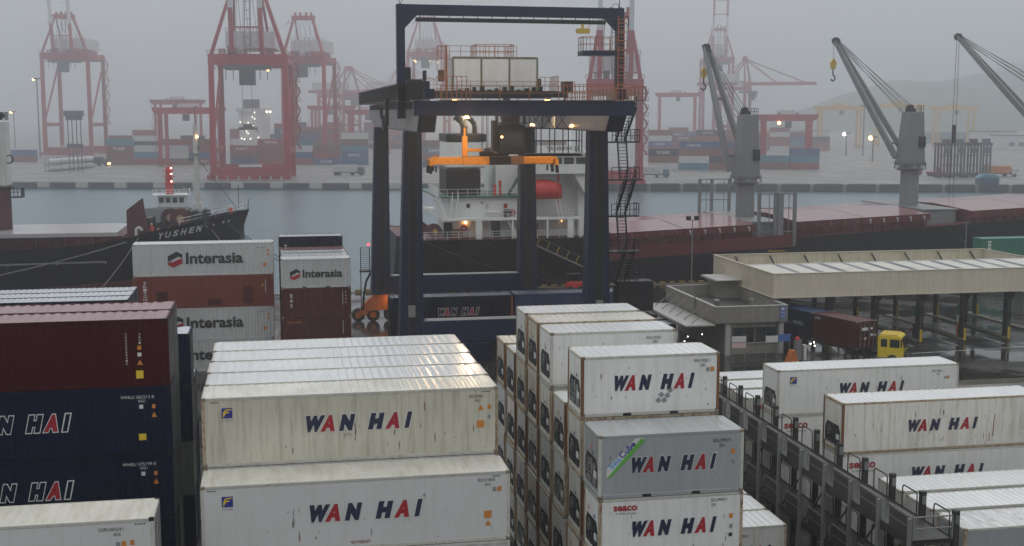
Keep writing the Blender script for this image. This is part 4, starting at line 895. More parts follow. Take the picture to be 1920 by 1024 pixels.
mb = MB(); railing(mb, [(X0-1.4,Y0+0.3,Z1+0.1),(X0+6.3,Y0+0.3,Z1+0.1)], 1.05, 1.1, 0.025); railing(mb, [(X0+2.6,Y0+2,Z1+0.1),(X0+6.3,Y0+2,Z1+0.1),(X0+6.3,Y1,Z1+0.1),(X0+2.6,Y1,Z1+0.1),(X0+2.6,Y0+2,Z1+0.1)], 1.3, 0.9, 0.03); mb.build('railing', M['rail_orange'], ho)
mb = MB().box((X0-0.75,Y0-0.1,Z0-0.1),(X0-0.55,Y0+0.1,Z1+1.2)); railing(mb, [(13.7,116.7,25.16),(X0-1,116.7,25.16)], 1.1, 1.3, 0.02)
railing(mb, [(X1+0.3,Y0+0.3,25.16),(26.9,Y0+0.3,25.16),(26.9,116.8,25.16)], 1.4, 0.5, 0.025); railing(mb, [(X0-1.5,Y0+0.3,27.2),(X0-0.7,Y0+0.3,27.2)], 2.2, 0.4, 0.03); railing(mb, [(X0,117.0,25.16),(X1+3,117.0,25.16)], 0.9, 1.3, 0.02)
mb.build('railing', M['rail_orange'], tr)
MB().box((X0-1.35,Y0+0.2,26.1),(X0-0.8,Y0+0.9,27.2)).build('junction_box', M['rust'], tr)
MB().box((X1+0.15,Y0+0.5,25.16),(X1+0.5,Y0+1.4,26.4)).box((28.1,119,25.1),(28.9,121,26.1)).build('control_cabinet', M['black_steel'], tr)
mb = MB()
for k in range(12): mb.box((17.4+k*0.72,117.2+0.3*(k%3),25.16),(17.7+k*0.72,118.3,25.3+0.12*(k%4)))
mb.build('cable_tray', M['black_steel'], tr)
# cab, hung below
cb = MB().box((20.45,113.2,19.3),(22.95,115.6,22.0)).build('cab', M['black_steel'], tr, bevel=0.08)
MB().box((20.6,113.17,20.0),(22.8,113.195,21.35)).build('window', M['glass'], cb); MB().box((20.42,113.5,20.0),(20.445,115.2,21.3)).build('window', M['glass'], cb)
MB().sphere((20.75,113.05,20.9),0.10,8,5).build('lamp', M['lamp_warm'], cb); MB().box((20.0,113.4,19.6),(20.4,114.6,22.4)).box((21.0,114.0,22.0),(22.6,114.8,23.9)).build('hanger', M['black_steel'], cb)
MB().box((20.3,113.0,22.05),(23.1,115.8,22.2)).build('roof', M['rack'], cb)
MB().box((19.9,112.9,23.0),(23.4,116.0,23.35)).box((20.2,113.3,22.2),(20.45,113.55,23.0)).box((22.8,113.3,22.2),(23.05,113.55,23.0)).build('cab_carrier', M['black_steel'], tr)
cg = MB(); railing(cg, [(23.2,113.4,19.35),(28.4,113.4,19.35),(28.4,115.6,19.35),(23.2,115.6,19.35)], 2.3, 1.2, 0.045)
for x in (23.4, 24.6, 25.9, 27.2):
    cg.beam((x,113.4,21.6),(x,113.4,23.3),0.09).beam((x,113.4,21.6),(x+1.2,113.4,23.3),0.06).beam((x+1.2,113.4,21.6),(x,113.4,23.3),0.06)
cg.box((23.0,113.3,19.1),(28.4,115.7,19.32)); cg.box((23.0,113.3,23.2),(28.4,113.6,23.4)); cg.build('maintenance_cage', M['black_steel'], tr)
lt = bpy.data.lights.new('cab_flood', 'SPOT'); lt.energy = 2800; lt.color = (1.0,0.72,0.38); lt.spot_size = radians(70); lt.spot_blend = 0.6; lt.shadow_soft_size = 0.2
for i, (px_, aim) in enumerate(((17.2, 17.4), (26.2, 26.2))):
    o = bpy.data.objects.new('flood_light', lt); COL.objects.link(o); o.parent = tr
    p = Vector((px_, 118.2, 24.1)); o.location = p; o.rotation_euler = (Vector((aim,121.9,18.5))-p).to_track_quat('-Z','Y').to_euler()
    MB().box((px_-0.22,118.35,24.05),(px_+0.22,118.6,24.35)).build('flood_lamp', M['lamp_warm'], tr)
rebase(tr, (20, 122, 24.16))
# ---- spreader
sp = thing('container_spreader', (0,0,0), 'orange telescopic container spreader hanging on ropes below the crane trolley', 'spreader')
MB().box((18.4,121.35,18.0),(24.5,122.65,18.85)).build('main_frame', M['rust'], sp, bevel=0.04)
for a_, b2 in ((15.35,18.39),(24.51,27.55)): MB().box((a_,121.5,18.06),(b2,122.5,18.78)).build('telescopic_arm', M['spreader'], sp, bevel=0.03)
MB().box((18.39,121.3,18.02),(21.0,121.345,18.82)).build('cover_plate', M['spreader'], sp); MB().box((21.0,121.3,18.02),(23.2,121.345,18.82)).build('grease_plate', M['black_steel'], sp)
for x in (15.2, 27.7):
    MB().box((x-0.2,120.75,17.95),(x+0.2,123.25,18.6)).build('end_beam', M['spreader'], sp, bevel=0.04)
    for y in (120.9, 123.1):
        fl = MB().beam((x,y,18.2),(x+(0.1 if x > 20 else -0.1),y,17.2),0.3,0.18).beam((x-0.45*(1 if x > 20 else -1),y,17.9),(x-0.45*(1 if x > 20 else -1),y,17.35),0.16).build('flipper', M['black_steel'], sp)
    MB().beam((x,120.9,18.55),(x-(0.5 if x > 20 else -0.5),120.9,18.9),0.3,0.25).build('bracket', M['spreader'], sp)
MB().box((20.2,121.4,18.86),(23.0,122.6,19.35)).box((20.6,121.6,19.36),(21.2,122.4,19.6)).box((22.0,121.6,19.36),(22.6,122.4,19.6)).build('headblock', M['black_steel'], sp, bevel=0.04)
MB().box((18.35,121.3,18.86),(18.85,121.9,20.8)).box((18.85,121.5,19.3),(20.3,121.8,19.6)).beam((18.6,121.6,20.8),(18.6,121.6,21.6),0.18).build('cable_basket', M['spreader'], sp, bevel=0.03)
MB().box((24.0,121.3,18.86),(24.45,121.9,20.6)).build('cable_basket', M['rust'], sp, bevel=0.03)
mb = MB()
for x in (18.6, 20.4, 20.9, 22.2, 22.7, 24.2):
    mb.tube((x,121.6,19.2),(x+(21.5-x)*0.08,121.6,24.6),0.03,5).tube((x,122.4,19.2),(x+(21.5-x)*0.08,122.4,24.6),0.03,5)
mb.build('rope', M['rope'], sp)

rebase(sp, (21.4, 122, 17.2))
# ------------------------------------------------------------------ reefer walkway between the 20-foot block and the right-hand racks
rw = thing('reefer_walkway', (0,0,0), 'two-level steel reefer walkway with grating decks and bent railings, right of the tall block', 'walkway')
Ya, Yb = 48.9, 86.0; xa, xb = 27.45, 29.35
for z in (4.25, 1.35):
    dk = MB().box((xa,Ya,z-0.09),(xb,Yb,z)).build('deck', M['rack'], rw)
    MB().box((xa-0.06,Ya-0.02,z-0.32),(xa-0.002,Yb,z+0.06)).box((xb+0.002,Ya-0.02,z-0.32),(xb+0.06,Yb,z+0.06)).build('edge_beam', M['rack'], dk)
    mb = MB(); k = 0; y = Ya
    while y < Yb:
        pm = MB()
        a_ = Vector((xa-0.02,y,z)); L_ = 2.15; up = Vector((0,0,1.05))
        pm.beam(a_,a_+up,0.05).beam(a_+up,a_+up+Vector((0,L_,0)),0.05).path([tuple(a_+up+Vector((0,L_,0))),tuple(a_+Vector((0,L_+0.22,0.85))),tuple(a_+Vector((0,L_+0.25,0.3)))],0.025,5).beam(a_+up*0.5,a_+up*0.5+Vector((0,L_,0)),0.04)
        pm.build('railing', M['steel'], dk)
        pm = MB().box((xa-0.035,y+0.08,z+0.05),(xa-0.025,y+L_-0.05,z+0.95)); pm.build('mesh_panel', M['rack'], dk)
        b2 = Vector((xb+0.02,y+0.25,z)); pm = MB()
        pm.path([tuple(b2),tuple(b2+Vector((0,0,1.0))),tuple(b2+Vector((0,0.12,1.12))),tuple(b2+Vector((0,1.25,1.12))),tuple(b2+Vector((0,1.37,1.0))),tuple(b2+Vector((0,1.37,0)))],0.035,6).build('hoop_railing', M['rack'], dk)
        y += 2.9; k += 1
y = Ya+0.05
while y < Yb:
    zg = DROP
    MB().box((xa-0.2,y-0.09,zg),(xa-0.065,y+0.09,5.25)).build('post', M['steel'], rw); MB().box((xb+0.065,y-0.13,zg),(xb+0.32,y+0.13,5.5)).build('post', M['rack'], rw)
    MB().box((xb+0.10,y-0.16,4.9),(xb+0.30,y-0.131,5.3)).build('plug_box', M['steel'], rw)
    MB().beam((xa-0.13,y,1.0),(xb+0.2,y,4.1),0.08).beam((xa-0.13,y,4.06),(xb+0.2,y,4.06),0.12).build('brace', M['rack'], rw)
    y += 2.9
mb = MB(); railing(mb, [(xa,Ya-0.03,4.25),(xb,Ya-0.03,4.25)], 1.05, 1.9, 0.03); mb.build('end_railing', M['steel'], rw)
rebase(rw, (28.4, 49, DROP))
# ------------------------------------------------------------------ ships
def lerp(tab, x):
    if x <= tab[0][0]: return tab[0][1]
    for (a, u), (b, v) in zip(tab[:-1], tab[1:]):
        if x <= b: return u + (v-u)*(x-a)/(b-a)
    return tab[-1][1]
def hull(yc, xs, deck, half_top, half_wl, z_wl, z_a, z_b, stem=lambda x, z: x):
    """side shell between heights z_a(x) and z_b(x) for both sides"""
    mb = MB(); n = len(xs); rows = 5
    def hb(x, z):
        zd = lerp(deck, x); t = max(0, min(1, (z-z_wl)/(zd-z_wl))); a = lerp(half_wl, x); b = lerp(half_top, x)
        return a + (b-a)*(t**1.4)
    for s in (-1, 1):
        o = len(mb.v)
        for x in xs:
            for r in range(rows+1):
                z = z_a(x) + (z_b(x)-z_a(x))*r/rows; mb.v.append((stem(x, z), yc + s*hb(x, z), z))
        for i in range(n-1):
            for r in range(rows): mb.f.append((o+i*(rows+1)+r, o+(i+1)*(rows+1)+r, o+(i+1)*(rows+1)+r+1, o+i*(rows+1)+r+1))
    for i in (0, n-1):
        a = [i*(rows+1)+r for r in range(rows+1)]; b = [n*(rows+1)+i*(rows+1)+r for r in range(rows+1)]
        for r in range(rows): mb.f.append((a[r], a[r+1], b[r+1], b[r]))
    return mb, hb
def deck_plate(yc, xs, deck, half, dz=0.0, inset=0.1):
    mb = MB()
    for x in xs:
        h = max(0.02, lerp(half, x)-inset); z = lerp(deck, x)+dz; mb.v += [(x, yc-h, z), (x, yc+h, z)]
    mb.f = [(2*i, 2*i+2, 2*i+3, 2*i+1) for i in range(len(xs)-1)]; return mb

# ---- geared bulk carrier, alongside the near quay
bs = thing('bulk_carrier', (0,0,0), 'long black and red bulk carrier with white stern house moored along the quay, right half', 'ship')
YC, HB = 175.2, 11.9
deckB = [(16.2,6.7),(18,6.3),(44,6.35),(44.6,3.1),(72,4.55),(72.4,5.75),(105,7.7),(140,10.2)]
htB = [(16.2,8.2),(17.2,10.0),(19.5,11.3),(24,HB),(118,HB),(130,8.5),(140,0.4)]
hwB = [(16.2,2),(19,6),(25,HB-0.3),(110,HB),(125,6),(138,0.2)]
xsB = [16.2,16.7,17.2,18,19.5,21,24,30,36,42,44,44.6,50,56,62,68,72,72.4,78,86,94,102,110,118,124,130,136,140]
mb, hbB = hull(YC, xsB, deckB, htB, hwB, WATER_Z, lambda x: -5.5, lambda x: lerp(deckB, x)); mb.build('hull', M['hull_black'], bs)
deck_plate(YC, xsB, deckB, htB, -0.9 if False else -0.12).build('deck', M['deck_red'], bs)
rbw = MB()
for k in range(6):
    x0 = 45 + k*4.4; z0 = lerp(deckB, x0)+0.01; z1 = lerp(deckB, x0+4.36)+0.01
    rbw.hexa([(x0,YC-HB+0.02,z0),(x0+4.36,YC-HB+0.02,z1),(x0+4.36,YC-HB+0.14,z1),(x0,YC-HB+0.14,z0),(x0,YC-HB+0.02,z0+1.75),(x0+4.36,YC-HB+0.02,z1+1.7),(x0+4.36,YC-HB+0.14,z1+1.7),(x0,YC-HB+0.14,z0+1.75)])
rbw.build('bulwark', M['deck_red'], bs)
def hz_top(x): return 6.85 + 0.0425*(x-47.6)
for (xa_, xb_) in ((45.5,66.0),(72.6,92.6),(99.5,119.0)):
    y0, y1 = YC-10.6, YC+10.2
    co = MB(); z0, z1 = lerp(deckB, xa_)-0.3, lerp(deckB, xb_)-0.3
    co.hexa([(xa_,y0,z0),(xb_,y0,z1),(xb_,y1,z1),(xa_,y1,z0),(xa_,y0,hz_top(xa_)-1.0),(xb_,y0,hz_top(xb_)-1.0),(xb_,y1,hz_top(xb_)-1.0),(xa_,y1,hz_top(xa_)-1.0)])
    cm_ = co.build('hatch_coaming', M['deck_red'], bs)
    rb = MB(); k = xa_+0.6
    while k < xb_-0.4:
        zt_ = hz_top(k)-1.05; rb.box((k, y0-0.42, lerp(deckB, k)-0.2), (k+0.1, y0-0.003, zt_)); k += 1.55
    rb.beam((xa_,y0-0.25,hz_top(xa_)-2.1),(xb_,y0-0.25,hz_top(xb_)-2.1),0.4,0.1); rb.build('stiffener', M['deck_red'], cm_)
    n = 2; wd = (xb_-xa_)/n
    for i in range(n):
        a_, b2 = xa_+i*wd+0.06-0.25*(i == 0), xa_+(i+1)*wd-0.06+0.25*(i == n-1); mb = MB(); N_ = 4
        za, zb = hz_top(a_), hz_top(b2)
        ys_ = [y0-0.5, YC, y1+0.5]; cam_ = [0, 0.42, 0]
        for x, zz in ((a_, za), (b2, zb)):
            for y, c_ in zip(ys_, cam_): mb.v.append((x, y, zz+c_))
            for y, c_ in zip(ys_, cam_): mb.v.append((x, y, zz-0.95))
        mb.f = [(0,6,7,1),(1,7,8,2),(0,3,9,6),(2,8,11,5),(0,1,4,3),(1,2,5,4),(6,9,10,7),(7,10,11,8)]
        hc = mb.build('hatch_cover', M['deck_red'], bs)
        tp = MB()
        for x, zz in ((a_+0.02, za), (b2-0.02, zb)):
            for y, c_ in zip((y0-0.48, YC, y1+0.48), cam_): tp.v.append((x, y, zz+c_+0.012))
        tp.f = [(0,3,4,1),(1,4,5,2)]; tp.build('cover_top_sheen', M['hatch'], hc)  # thin sheet carrying the painted sky sheen
        cl_ = MB()
        for k in range(5):
            x = a_+0.9+k*(b2-a_-1.8)/4; cl_.box((x-0.06, y0-0.6, hz_top(x)-0.9), (x+0.06, y0-0.51, hz_top(x)-0.25)).box((x-0.25,y0-0.62,hz_top(x)-0.45),(x-0.1,y0-0.515,hz_top(x)-0.25))
        cl_.build('cleat', M['sign_white'] if i == 1 else M['rust'], hc)
# post frames
def frame(name, xs_, y, z0, z1, ties, th=0.42):
    mb = MB()
    for x in xs_: mb.box((x-th/2,y-th/2,z0),(x+th/2,y+th/2,z1))
    for z in ties: mb.beam((xs_[0],y,z),(xs_[-1],y,z),0.14)
    for x in xs_[1:]: mb.tube((x-0.9,y,z0),(x-0.9,y,z1-0.2),0.06,6)
    mb.build(name, M['ship_grey'], bs)
frame('post_frame', [66.6,69.0,71.9], 163.9, 4.3, 12.1, (11.9,9.9,6.6)); frame('post_frame', [69.55,69.95], 163.9, 2.9, 12.1, (11.9,))
frame('post_frame', [65.7,67.7,70.6], 186.2, 4.0, 12.9, (12.8,9.6))
MB().box((66.4,166.5,4.2),(71.0,171,7.6)).build('deck_house', M['ship_grey'], bs, bevel=0.05); MB().box((92.9,166.5,5.4),(98.2,171.5,9.0)).build('deck_house', M['ship_grey'], bs, bevel=0.05)
MB().box((66.2,166.3,7.62),(71.4,186,7.8)).box((92.9,166.3,9.02),(98.6,186,9.2)).build('walkway', M['ship_grey'], bs)
MB().beam((70.2,164.2,4.2),(70.2,164.2,5.4),0.12).beam((68.6,164.2,4.2),(68.6,164.2,5.4),0.12).build('handrail_post', M['sign_white'], bs); MB().box((67.8,163.1,3.9),(70.3,164.1,4.0)).build('step', M['yellow'], bs)
def ship_crane(x, zp, zh, zt_, theta, tipY175, hook, wm=None, pm=None, rope_to=None):
    wm = wm or M['ship_grey']; pm = pm or wm
    c = thing('deck_crane', (0,0,0), '', 'deck crane', 'deck cranes of the bulk carrier')
    zb = lerp(deckB, x)-0.2
    MB().tube((x,YC,zb),(x,YC,zp),1.42,28,1.36).build('pedestal', pm, c, smooth=False)
    MB().tube((x,YC,zp),(x,YC,zp+0.35),1.5,28,2.35).tube((x,YC,zp+0.36),(x,YC,zp+0.9),1.75,28,1.55).build('slewing_ring', wm, c)
    mb = MB(); railing(mb, [(x+2.3*cos(a*pi/8),YC+2.3*sin(a*pi/8),zp+0.36) for a in range(17)], 1.0, 0.9, 0.03); mb.build('railing', wm, c)
    MB().hexa([(x-1.75,YC-1.6,zp+0.9),(x+1.65,YC-1.6,zp+0.9),(x+1.65,YC+1.6,zp+0.9),(x-1.75,YC+1.6,zp+0.9),(x-1.05,YC-1.2,zh),(x+1.35,YC-1.2,zh),(x+1.35,YC+1.2,zh),(x-1.05,YC+1.2,zh)]).build('housing', wm, c, bevel=0.08)
    MB().box((x+0.5,YC-1.75,zp+3.6),(x+1.5,YC-1.2,zp+5.2)).build('cab', M['black_steel'], c, bevel=0.05); MB().box((x+0.6,YC-1.78,zp+4.3),(x+1.4,YC-1.755,zp+5.0)).build('window', M['glass'], c)
    MB().box((x-0.9,YC-0.6,zh),(x+0.3,YC+0.6,zh+0.5)).disc((x-0.4,YC,zh+0.6),'y',0.5,0.9,12).build('sheave_head', M['black_steel'], c, bevel=0.05)
    mb = MB(); railing(mb, [(x+0.2,YC-1.0,zh),(x+1.3,YC-1.0,zh),(x+1.3,YC+1.0,zh)], 0.9, 0.6, 0.03); mb.build('railing', M['black_steel'], c)
    rt = tipY175[0]/175.0; cc, ss = cos(theta), sin(theta); r = (x - rt*YC)/(cc+rt*ss)
    tip = Vector((x-r*cc, YC+r*ss, 0)); tip.z = CAM_H + (tipY175[1]-CAM_H)*tip.y/175.0
    perp = Vector((ss, cc, 0)); piv = Vector((x-1.5*cc, YC+1.5*ss, zp+2.0)); d = (tip-piv).normalized()
    jb = MB()
    for q in (-1, 1):
        a_ = piv+perp*(2.0*q); e = tip+perp*(0.35*q)
        mb = MB().beam(a_, a_+(e-a_)*0.5, 0.62, 0.72, 0.66, 0.8).beam(a_+(e-a_)*0.5, e, 0.66, 0.8, 0.5, 0.55); mb.build('jib', wm, c)
    for t_ in (0.12, 0.58): MB().beam(piv+perp*2.0+(tip-piv)*t_-perp*(1.65*t_), piv-perp*2.0+(tip-piv)*t_+perp*(1.65*t_), 0.35).build('cross_member', wm, c)
    MB().beam(tip-d*0.8, tip+d*0.5, 1.0, 0.7).disc(tuple(tip),'y',0.55,0.8,12).build('jib_head', M['black_steel'] if wm == M['ship_grey'] else wm, c)
    mb = MB()
    for q in (-0.5, 0.5):
        for k, t_ in enumerate((1.0, 0.97, 0.93)): mb.tube(piv+(tip-piv)*t_+perp*q*0.8+Vector((0,0,0.4)), Vector((x-0.4-0.25*k, YC+q, zh+0.9-0.75*k)), 0.04, 4)
    mb.build('luffing_rope', M['rope'], c)
    if hook:
        h = tip + Vector((-0.35,0,0)); mb = MB().tube(h, h-Vector((0,0,hook)), 0.035, 4); mb.build('hoist_rope', M['rope'], c)
        hk = h-Vector((0,0,hook))
        MB().prism([(hk.x-0.45,hk.z-0.3),(hk.x,hk.z+0.35),(hk.x+0.45,hk.z-0.3),(hk.x+0.3,hk.z-1.3),(hk.x-0.3,hk.z-1.3)],'y',hk.y-0.25,hk.y+0.25).build('hook_block', M['yellow'], c)
        MB().path([(hk.x,hk.y,hk.z-1.3),(hk.x,hk.y,hk.z-2.2),(hk.x+0.35,hk.y,hk.z-2.5),(hk.x+0.35,hk.y,hk.z-2.95),(hk.x,hk.y,hk.z-3.2),(hk.x-0.35,hk.y,hk.z-2.9)],0.11,6).build('hook', M['black_steel'], c)
    if rope_to:
        mb = MB()
        for q in (-0.2, 0.2): mb.tube(tip+Vector((q,0,0)), Vector((tip.x+q*2, tip.y, rope_to)), 0.045, 4)
        mb.box((tip.x-0.25,tip.y-0.25,rope_to+9),(tip.x+0.25,tip.y+0.25,rope_to+12)); mb.build('hoist_rope', M['rope'], c)
        g = MB().box((tip.x-1.3,tip.y-0.8,rope_to-0.3),(tip.x+1.3,tip.y+0.8,rope_to))
        for k in range(-2, 3): g.beam((tip.x+k*0.55,tip.y-0.7,rope_to-0.3),(tip.x+k*0.72,tip.y-0.9,rope_to-1.7),0.18).beam((tip.x+k*0.55,tip.y+0.7,rope_to-0.3),(tip.x+k*0.72,tip.y+0.9,rope_to-1.7),0.18)
        g.build('grab', M['rust'], c)
    rebase(c, (x, YC, zb)); return c
k1 = ship_crane(68.95, 12.6, 22.9, 0, radians(65), (62.37,32.53), 3.2); k1['label'] = 'grey deck crane with short hook nearest the navy gantry, jib pointing up left'
k2 = ship_crane(95.35, 14.4, 23.3, 0, radians(50), (82.52,33.68), 3.0); k2['label'] = 'grey deck crane in the right half with long twin jib and yellow hook block'
k3 = ship_crane(122.0, 15.8, 24.5, 0, radians(50), (102.28,34.54), 0, rope_to=9.2); k3['label'] = 'grey deck crane jib entering from the right edge, long rope down to a grab'
# stern house
Yf = 165.0
sh = lambda n, m_, *b: [n_ for n_ in [MB()]][0]
def bx(name, m_, *boxes, parent=bs, bevel=0.0):
    mb = MB()
    for a_, b2 in boxes: mb.box(a_, b2)
    return mb.build(name, m_, parent, bevel=bevel)
bx('poop_house', M['ship_white'], ((24.0,167.2,6.3),(44.0,183,8.8)))
bx('boat_deck', M['ship_white'], ((22.0,164.0,8.8),(41.0,186,9.12)))
for x in (27.0, 39.6): bx('pillar', M['ship_white'], ((x-0.42,164.05,6.3),(x+0.42,164.5,8.79)))
for x in (31.6, 36.4, 41.0): bx('pillar', M['ship_white'], ((x-0.12,164.05,6.3),(x+0.12,164.3,8.79)))
w1 = bx('accommodation_wall', M['ship_white'], ((23.4,166.0,9.13),(33.6,184,11.75)))
bx('upper_deck', M['deck_green'], ((21.6,165.4,11.76),(33.8,185,11.95)))
for (x, z, w_, h_, m_) in ((25.6,10.4,0.45,0.55,'glass'),(27.6,10.9,0.18,0.3,'ink_red'),(30.7,10.3,0.5,0.6,'ink_red'),(32.9,10.2,0.7,0.6,'ink_red'),(31.6,9.5,0.4,0.5,'ink_red'),(28.2,10.2,0.4,0.7,'grey_box')):
    bx('fitting', M[m_], ((x,165.93,z),(x+w_,165.995,z+h_)), parent=w1)
fn = bx('funnel', M['hull_black'], ((23.2,168.0,11.96),(27.9,176,15.7)), bevel=0.25)
bx('funnel_body', M['ship_white'], ((23.3,168.1,15.71),(28.6,175.9,19.2)), parent=fn, bevel=0.15); bx('funnel_top', M['hull_black'], ((23.2,168.0,19.21),(28.7,176,20.3)), parent=fn, bevel=0.15)
for (x, r_) in ((25.9,0.5),(27.4,0.36)): MB().path([(x,170,20.2),(x,170,21.4),(x-0.3,170,22.0),(x-1.2,170,22.7)], r_, 10).build('exhaust_pipe', M['black_steel'], fn)
br = bx('bridge_house', M['ship_white'], ((34.0,168.5,9.13),(43.2,182,17.6)), ((30.4,170.5,11.96),(33.98,180,16.2)))
bx('bridge_wing', M['ship_white'], ((33.4,163.6,15.0),(43.3,186.5,15.2)), ((33.4,163.6,15.21),(43.3,163.7,16.25)), parent=br)
MB().prism([(40.0,14.98),(43.2,14.98),(43.2,12.0),(41.8,12.0)],'y',164.2,168.4).build('wing_support', M['ship_white'], br)
for k in range(5): bx('bridge_window', M['glass'], ((34.5+k*1.72,168.42,16.1),(35.9+k*1.72,168.49,17.0)), parent=br)
bx('bridge_roof', M['ship_white'], ((33.2,166.0,17.62),(43.6,184,17.85)), parent=br)
bx('name_board', M['ship_white'], ((34.4,166.05,17.86),(42.0,166.15,18.75)), parent=br)
put_text(br, 'TANBINH 23', 4.6, 0.55, M['ink_black'], (36.6,166.04,18.05), bold=0.01)
MB().box((41.0,172,17.86),(41.5,172.5,24)).box((39.8,171.9,21.5),(42.7,172.6,21.7)).box((40.2,171.9,19.6),(42.3,172.6,19.75)).build('radar_mast', M['ship_white'], br)
bx('side_wall', M['ship_white'], ((41.2,166.4,6.3),(43.9,167.1,14.6)), bevel=0.02)
for (x, z) in ((42.3,10.2),(42.4,7.8)): bx('port', M['glass'], ((x,166.36,z),(x+0.4,166.395,z+0.5)))
lb_ = MB(); n = 14
for i in range(n+1):
    u = i/n; x = 32.9+5.6*u; w_ = 1.3*(1-(2*u-1)**4)+0.08; top = 13.3+0.9*sin(pi*u)**0.6; lb_.v += [(x,164.6-w_,12.5),(x,164.6-w_*0.6,11.6),(x,164.6+w_*0.6,11.6),(x,164.6+w_,12.5),(x,164.6+w_*0.6,top-0.2),(x,164.6,top),(x,164.6-w_*0.6,top-0.2)]
for i in range(n):
    for j in range(7): lb_.f.append((i*7+j,(i+1)*7+j,(i+1)*7+(j+1)%7,i*7+(j+1)%7))
lb_.f += [tuple(range(7))[::-1], tuple(range(n*7,n*7+7))]
lfb = lb_.build('lifeboat', M['lifeboat'], bs, smooth=True)
for x in (33.6, 38.1): MB().beam((x,165.5,9.13),(x,165.4,13.6),0.22).path([(x,165.4,13.6),(x,164.8,14.9)],0.14,6).build('davit', M['lifeboat'], bs)
for x in (34.0, 37.6): MB().beam((x+0.3,164.2,9.13),(x,164.2,11.7),0.16).beam((x+0.9,164.2,9.13),(x+0.3,164.2,11.7),0.12).build('boat_cradle', M['ship_white'], bs)
mb = MB(); railing(mb, [(16.5,163.5,6.35),(44,163.5,6.35)], 1.05, 1.5, 0.03, 2); mb.build('railing', M['ship_white'], bs)
mb = MB(); railing(mb, [(22.0,164.05,9.12),(33.2,164.05,9.12)], 1.0, 1.5, 0.025, 1); railing(mb, [(38.8,164.05,9.12),(41.0,164.05,9.12)], 1.0, 1.0, 0.03, 1); railing(mb, [(21.6,165.45,11.95),(33.8,165.45,11.95)], 1.0, 1.3, 0.025, 1); railing(mb, [(22.0,164.05,9.12),(20.6,168,9.3),(20.6,184,9.3)], 1.0, 1.5, 0.03); railing(mb, [(21.6,165.45,11.95),(21.6,175,11.95)], 1.2, 0.5, 0.03); mb.build('railing', M['ship_white'], bs)
mb = MB(); stair(mb, (21.4,165.2,11.9), (22.6,165.2,9.2), 0.8, 9, (0,1,0)); stair(mb, (24.0,165.3,11.7),(23.6,164.8,9.2),0.8,9,(1,0,0)); stair(mb,(31.0,164.9,8.8),(32.2,164.9,6.35),0.7,8,(0,1,0)); mb.build('stair', M['ship_white'], bs)
for (x, y, z, r_) in ((19.4,167,7.6,1.0),(21.3,166,7.3,0.95)):
    wd = MB().disc((x,y,z),'y',r_,0.16,20).disc((x,y+1.4,z),'y',r_,0.16,20).disc((x,y+0.7,z),'y',r_*0.5,1.3,16).build('mooring_winch', M['boot'], bs); MB().disc((x,y-0.15,z),'y',0.3,0.14,12).build('hub', M['yellow'], wd)
bx('locker', M['sign_white'], ((17.6,164.0,6.4),(18.7,164.6,7.3))); bx('locker', M['rust'], ((33.0,165.2,6.35),(35.4,166.4,8.0)), ((23.6,165.6,6.35),(25.0,166.6,7.5)))
bx('door', M['glass'], ((29.2,167.14,6.4),(30.4,167.19,8.5)), ((22.6,167.0,6.4),(23.8,167.19,8.4)))
bx('stanchion_drum', M['yellow'], ((33.2,164.6,6.4),(34.6,165.1,7.4)))
MB().ring((25.4,167.1,7.6),'y',0.36,0.10,16,6).ring((31.9,165.9,9.7),'y',0.36,0.10,16,6).build('life_ring', M['lifeboat'], bs)
MB().sphere((25.6,166.9,8.35),0.17,8,6).build('deck_lamp', M['lamp_warm'], bs); MB().sphere((39.0,166.9,8.35),0.06,8,6).build('deck_lamp', M['lamp_warm'], bs)
MB().tube((28.2,165.0,9.75),(30.0,165.0,9.75),0.28,10).build('raft_canister', M['sign_white'], bs); bx('windlass', M['machine'], ((30.6,164.8,9.13),(31.5,165.6,10.2)), bevel=0.1)
MB().beam((31.5,167,12.0),(33.8,167,15.8),0.35).build('deck_davit', M['deck_green'], bs); bx('signal_locker', M['lifeboat'], ((29.4,166.6,11.96),(29.8,167,13.4)), ((30.2,166.6,11.96),(30.5,167,14.0)))
rebase(bs, (75, YC, WATER_Z))
# gangway and mooring lines
gw = thing('gangway', (0,0,0), 'sloping accommodation ladder with yellow rail posts down the black hull', 'gangway')
a_, b2 = Vector((33.2,162.9,6.1)), Vector((43.6,161.6,1.2)); MB().beam(a_, b2, 0.8, 0.18).build('ramp', M['steel'], gw)
for k in range(9):
    p = a_+(b2-a_)*(k/8); MB().beam(p+Vector((0,-0.4,0)), p+Vector((0.5,-0.4,1.0)), 0.08).build('post', M['yellow'], gw)
MB().beam(a_+Vector((0.5,-0.4,1.0)), b2+Vector((0.5,-0.4,1.0)), 0.05).build('hand_rope', M['steel'], gw); rebase(gw, tuple(b2))
def line(p, q, sag, label, r=0.05, m_='rope', name='mooring_line', grp='mooring lines'):
    p = Vector(p); q = Vector(q); n = 14; pts = []
    for k in range(n+1):
        t_ = k/n; v = p+(q-p)*t_; v.z -= sag*4*t_*(1-t_); pts.append(v)
    o = MB().path(pts, r, 5).build(name, M[m_]); tag(o, label, 'mooring line', grp); return o
M['rope_pale'] = plain('pale_rope', (0.16,0.16,0.14), 0.8)
line((20,163.2,6.0),(38.5,QY-1.2,0.6),0.8,'mooring line slanting across the stern of the bulk carrier',0.05)
line((28,163.2,6.0),(40,QY-1.2,0.5),0.9,'thin mooring line just below the gangway',0.04)

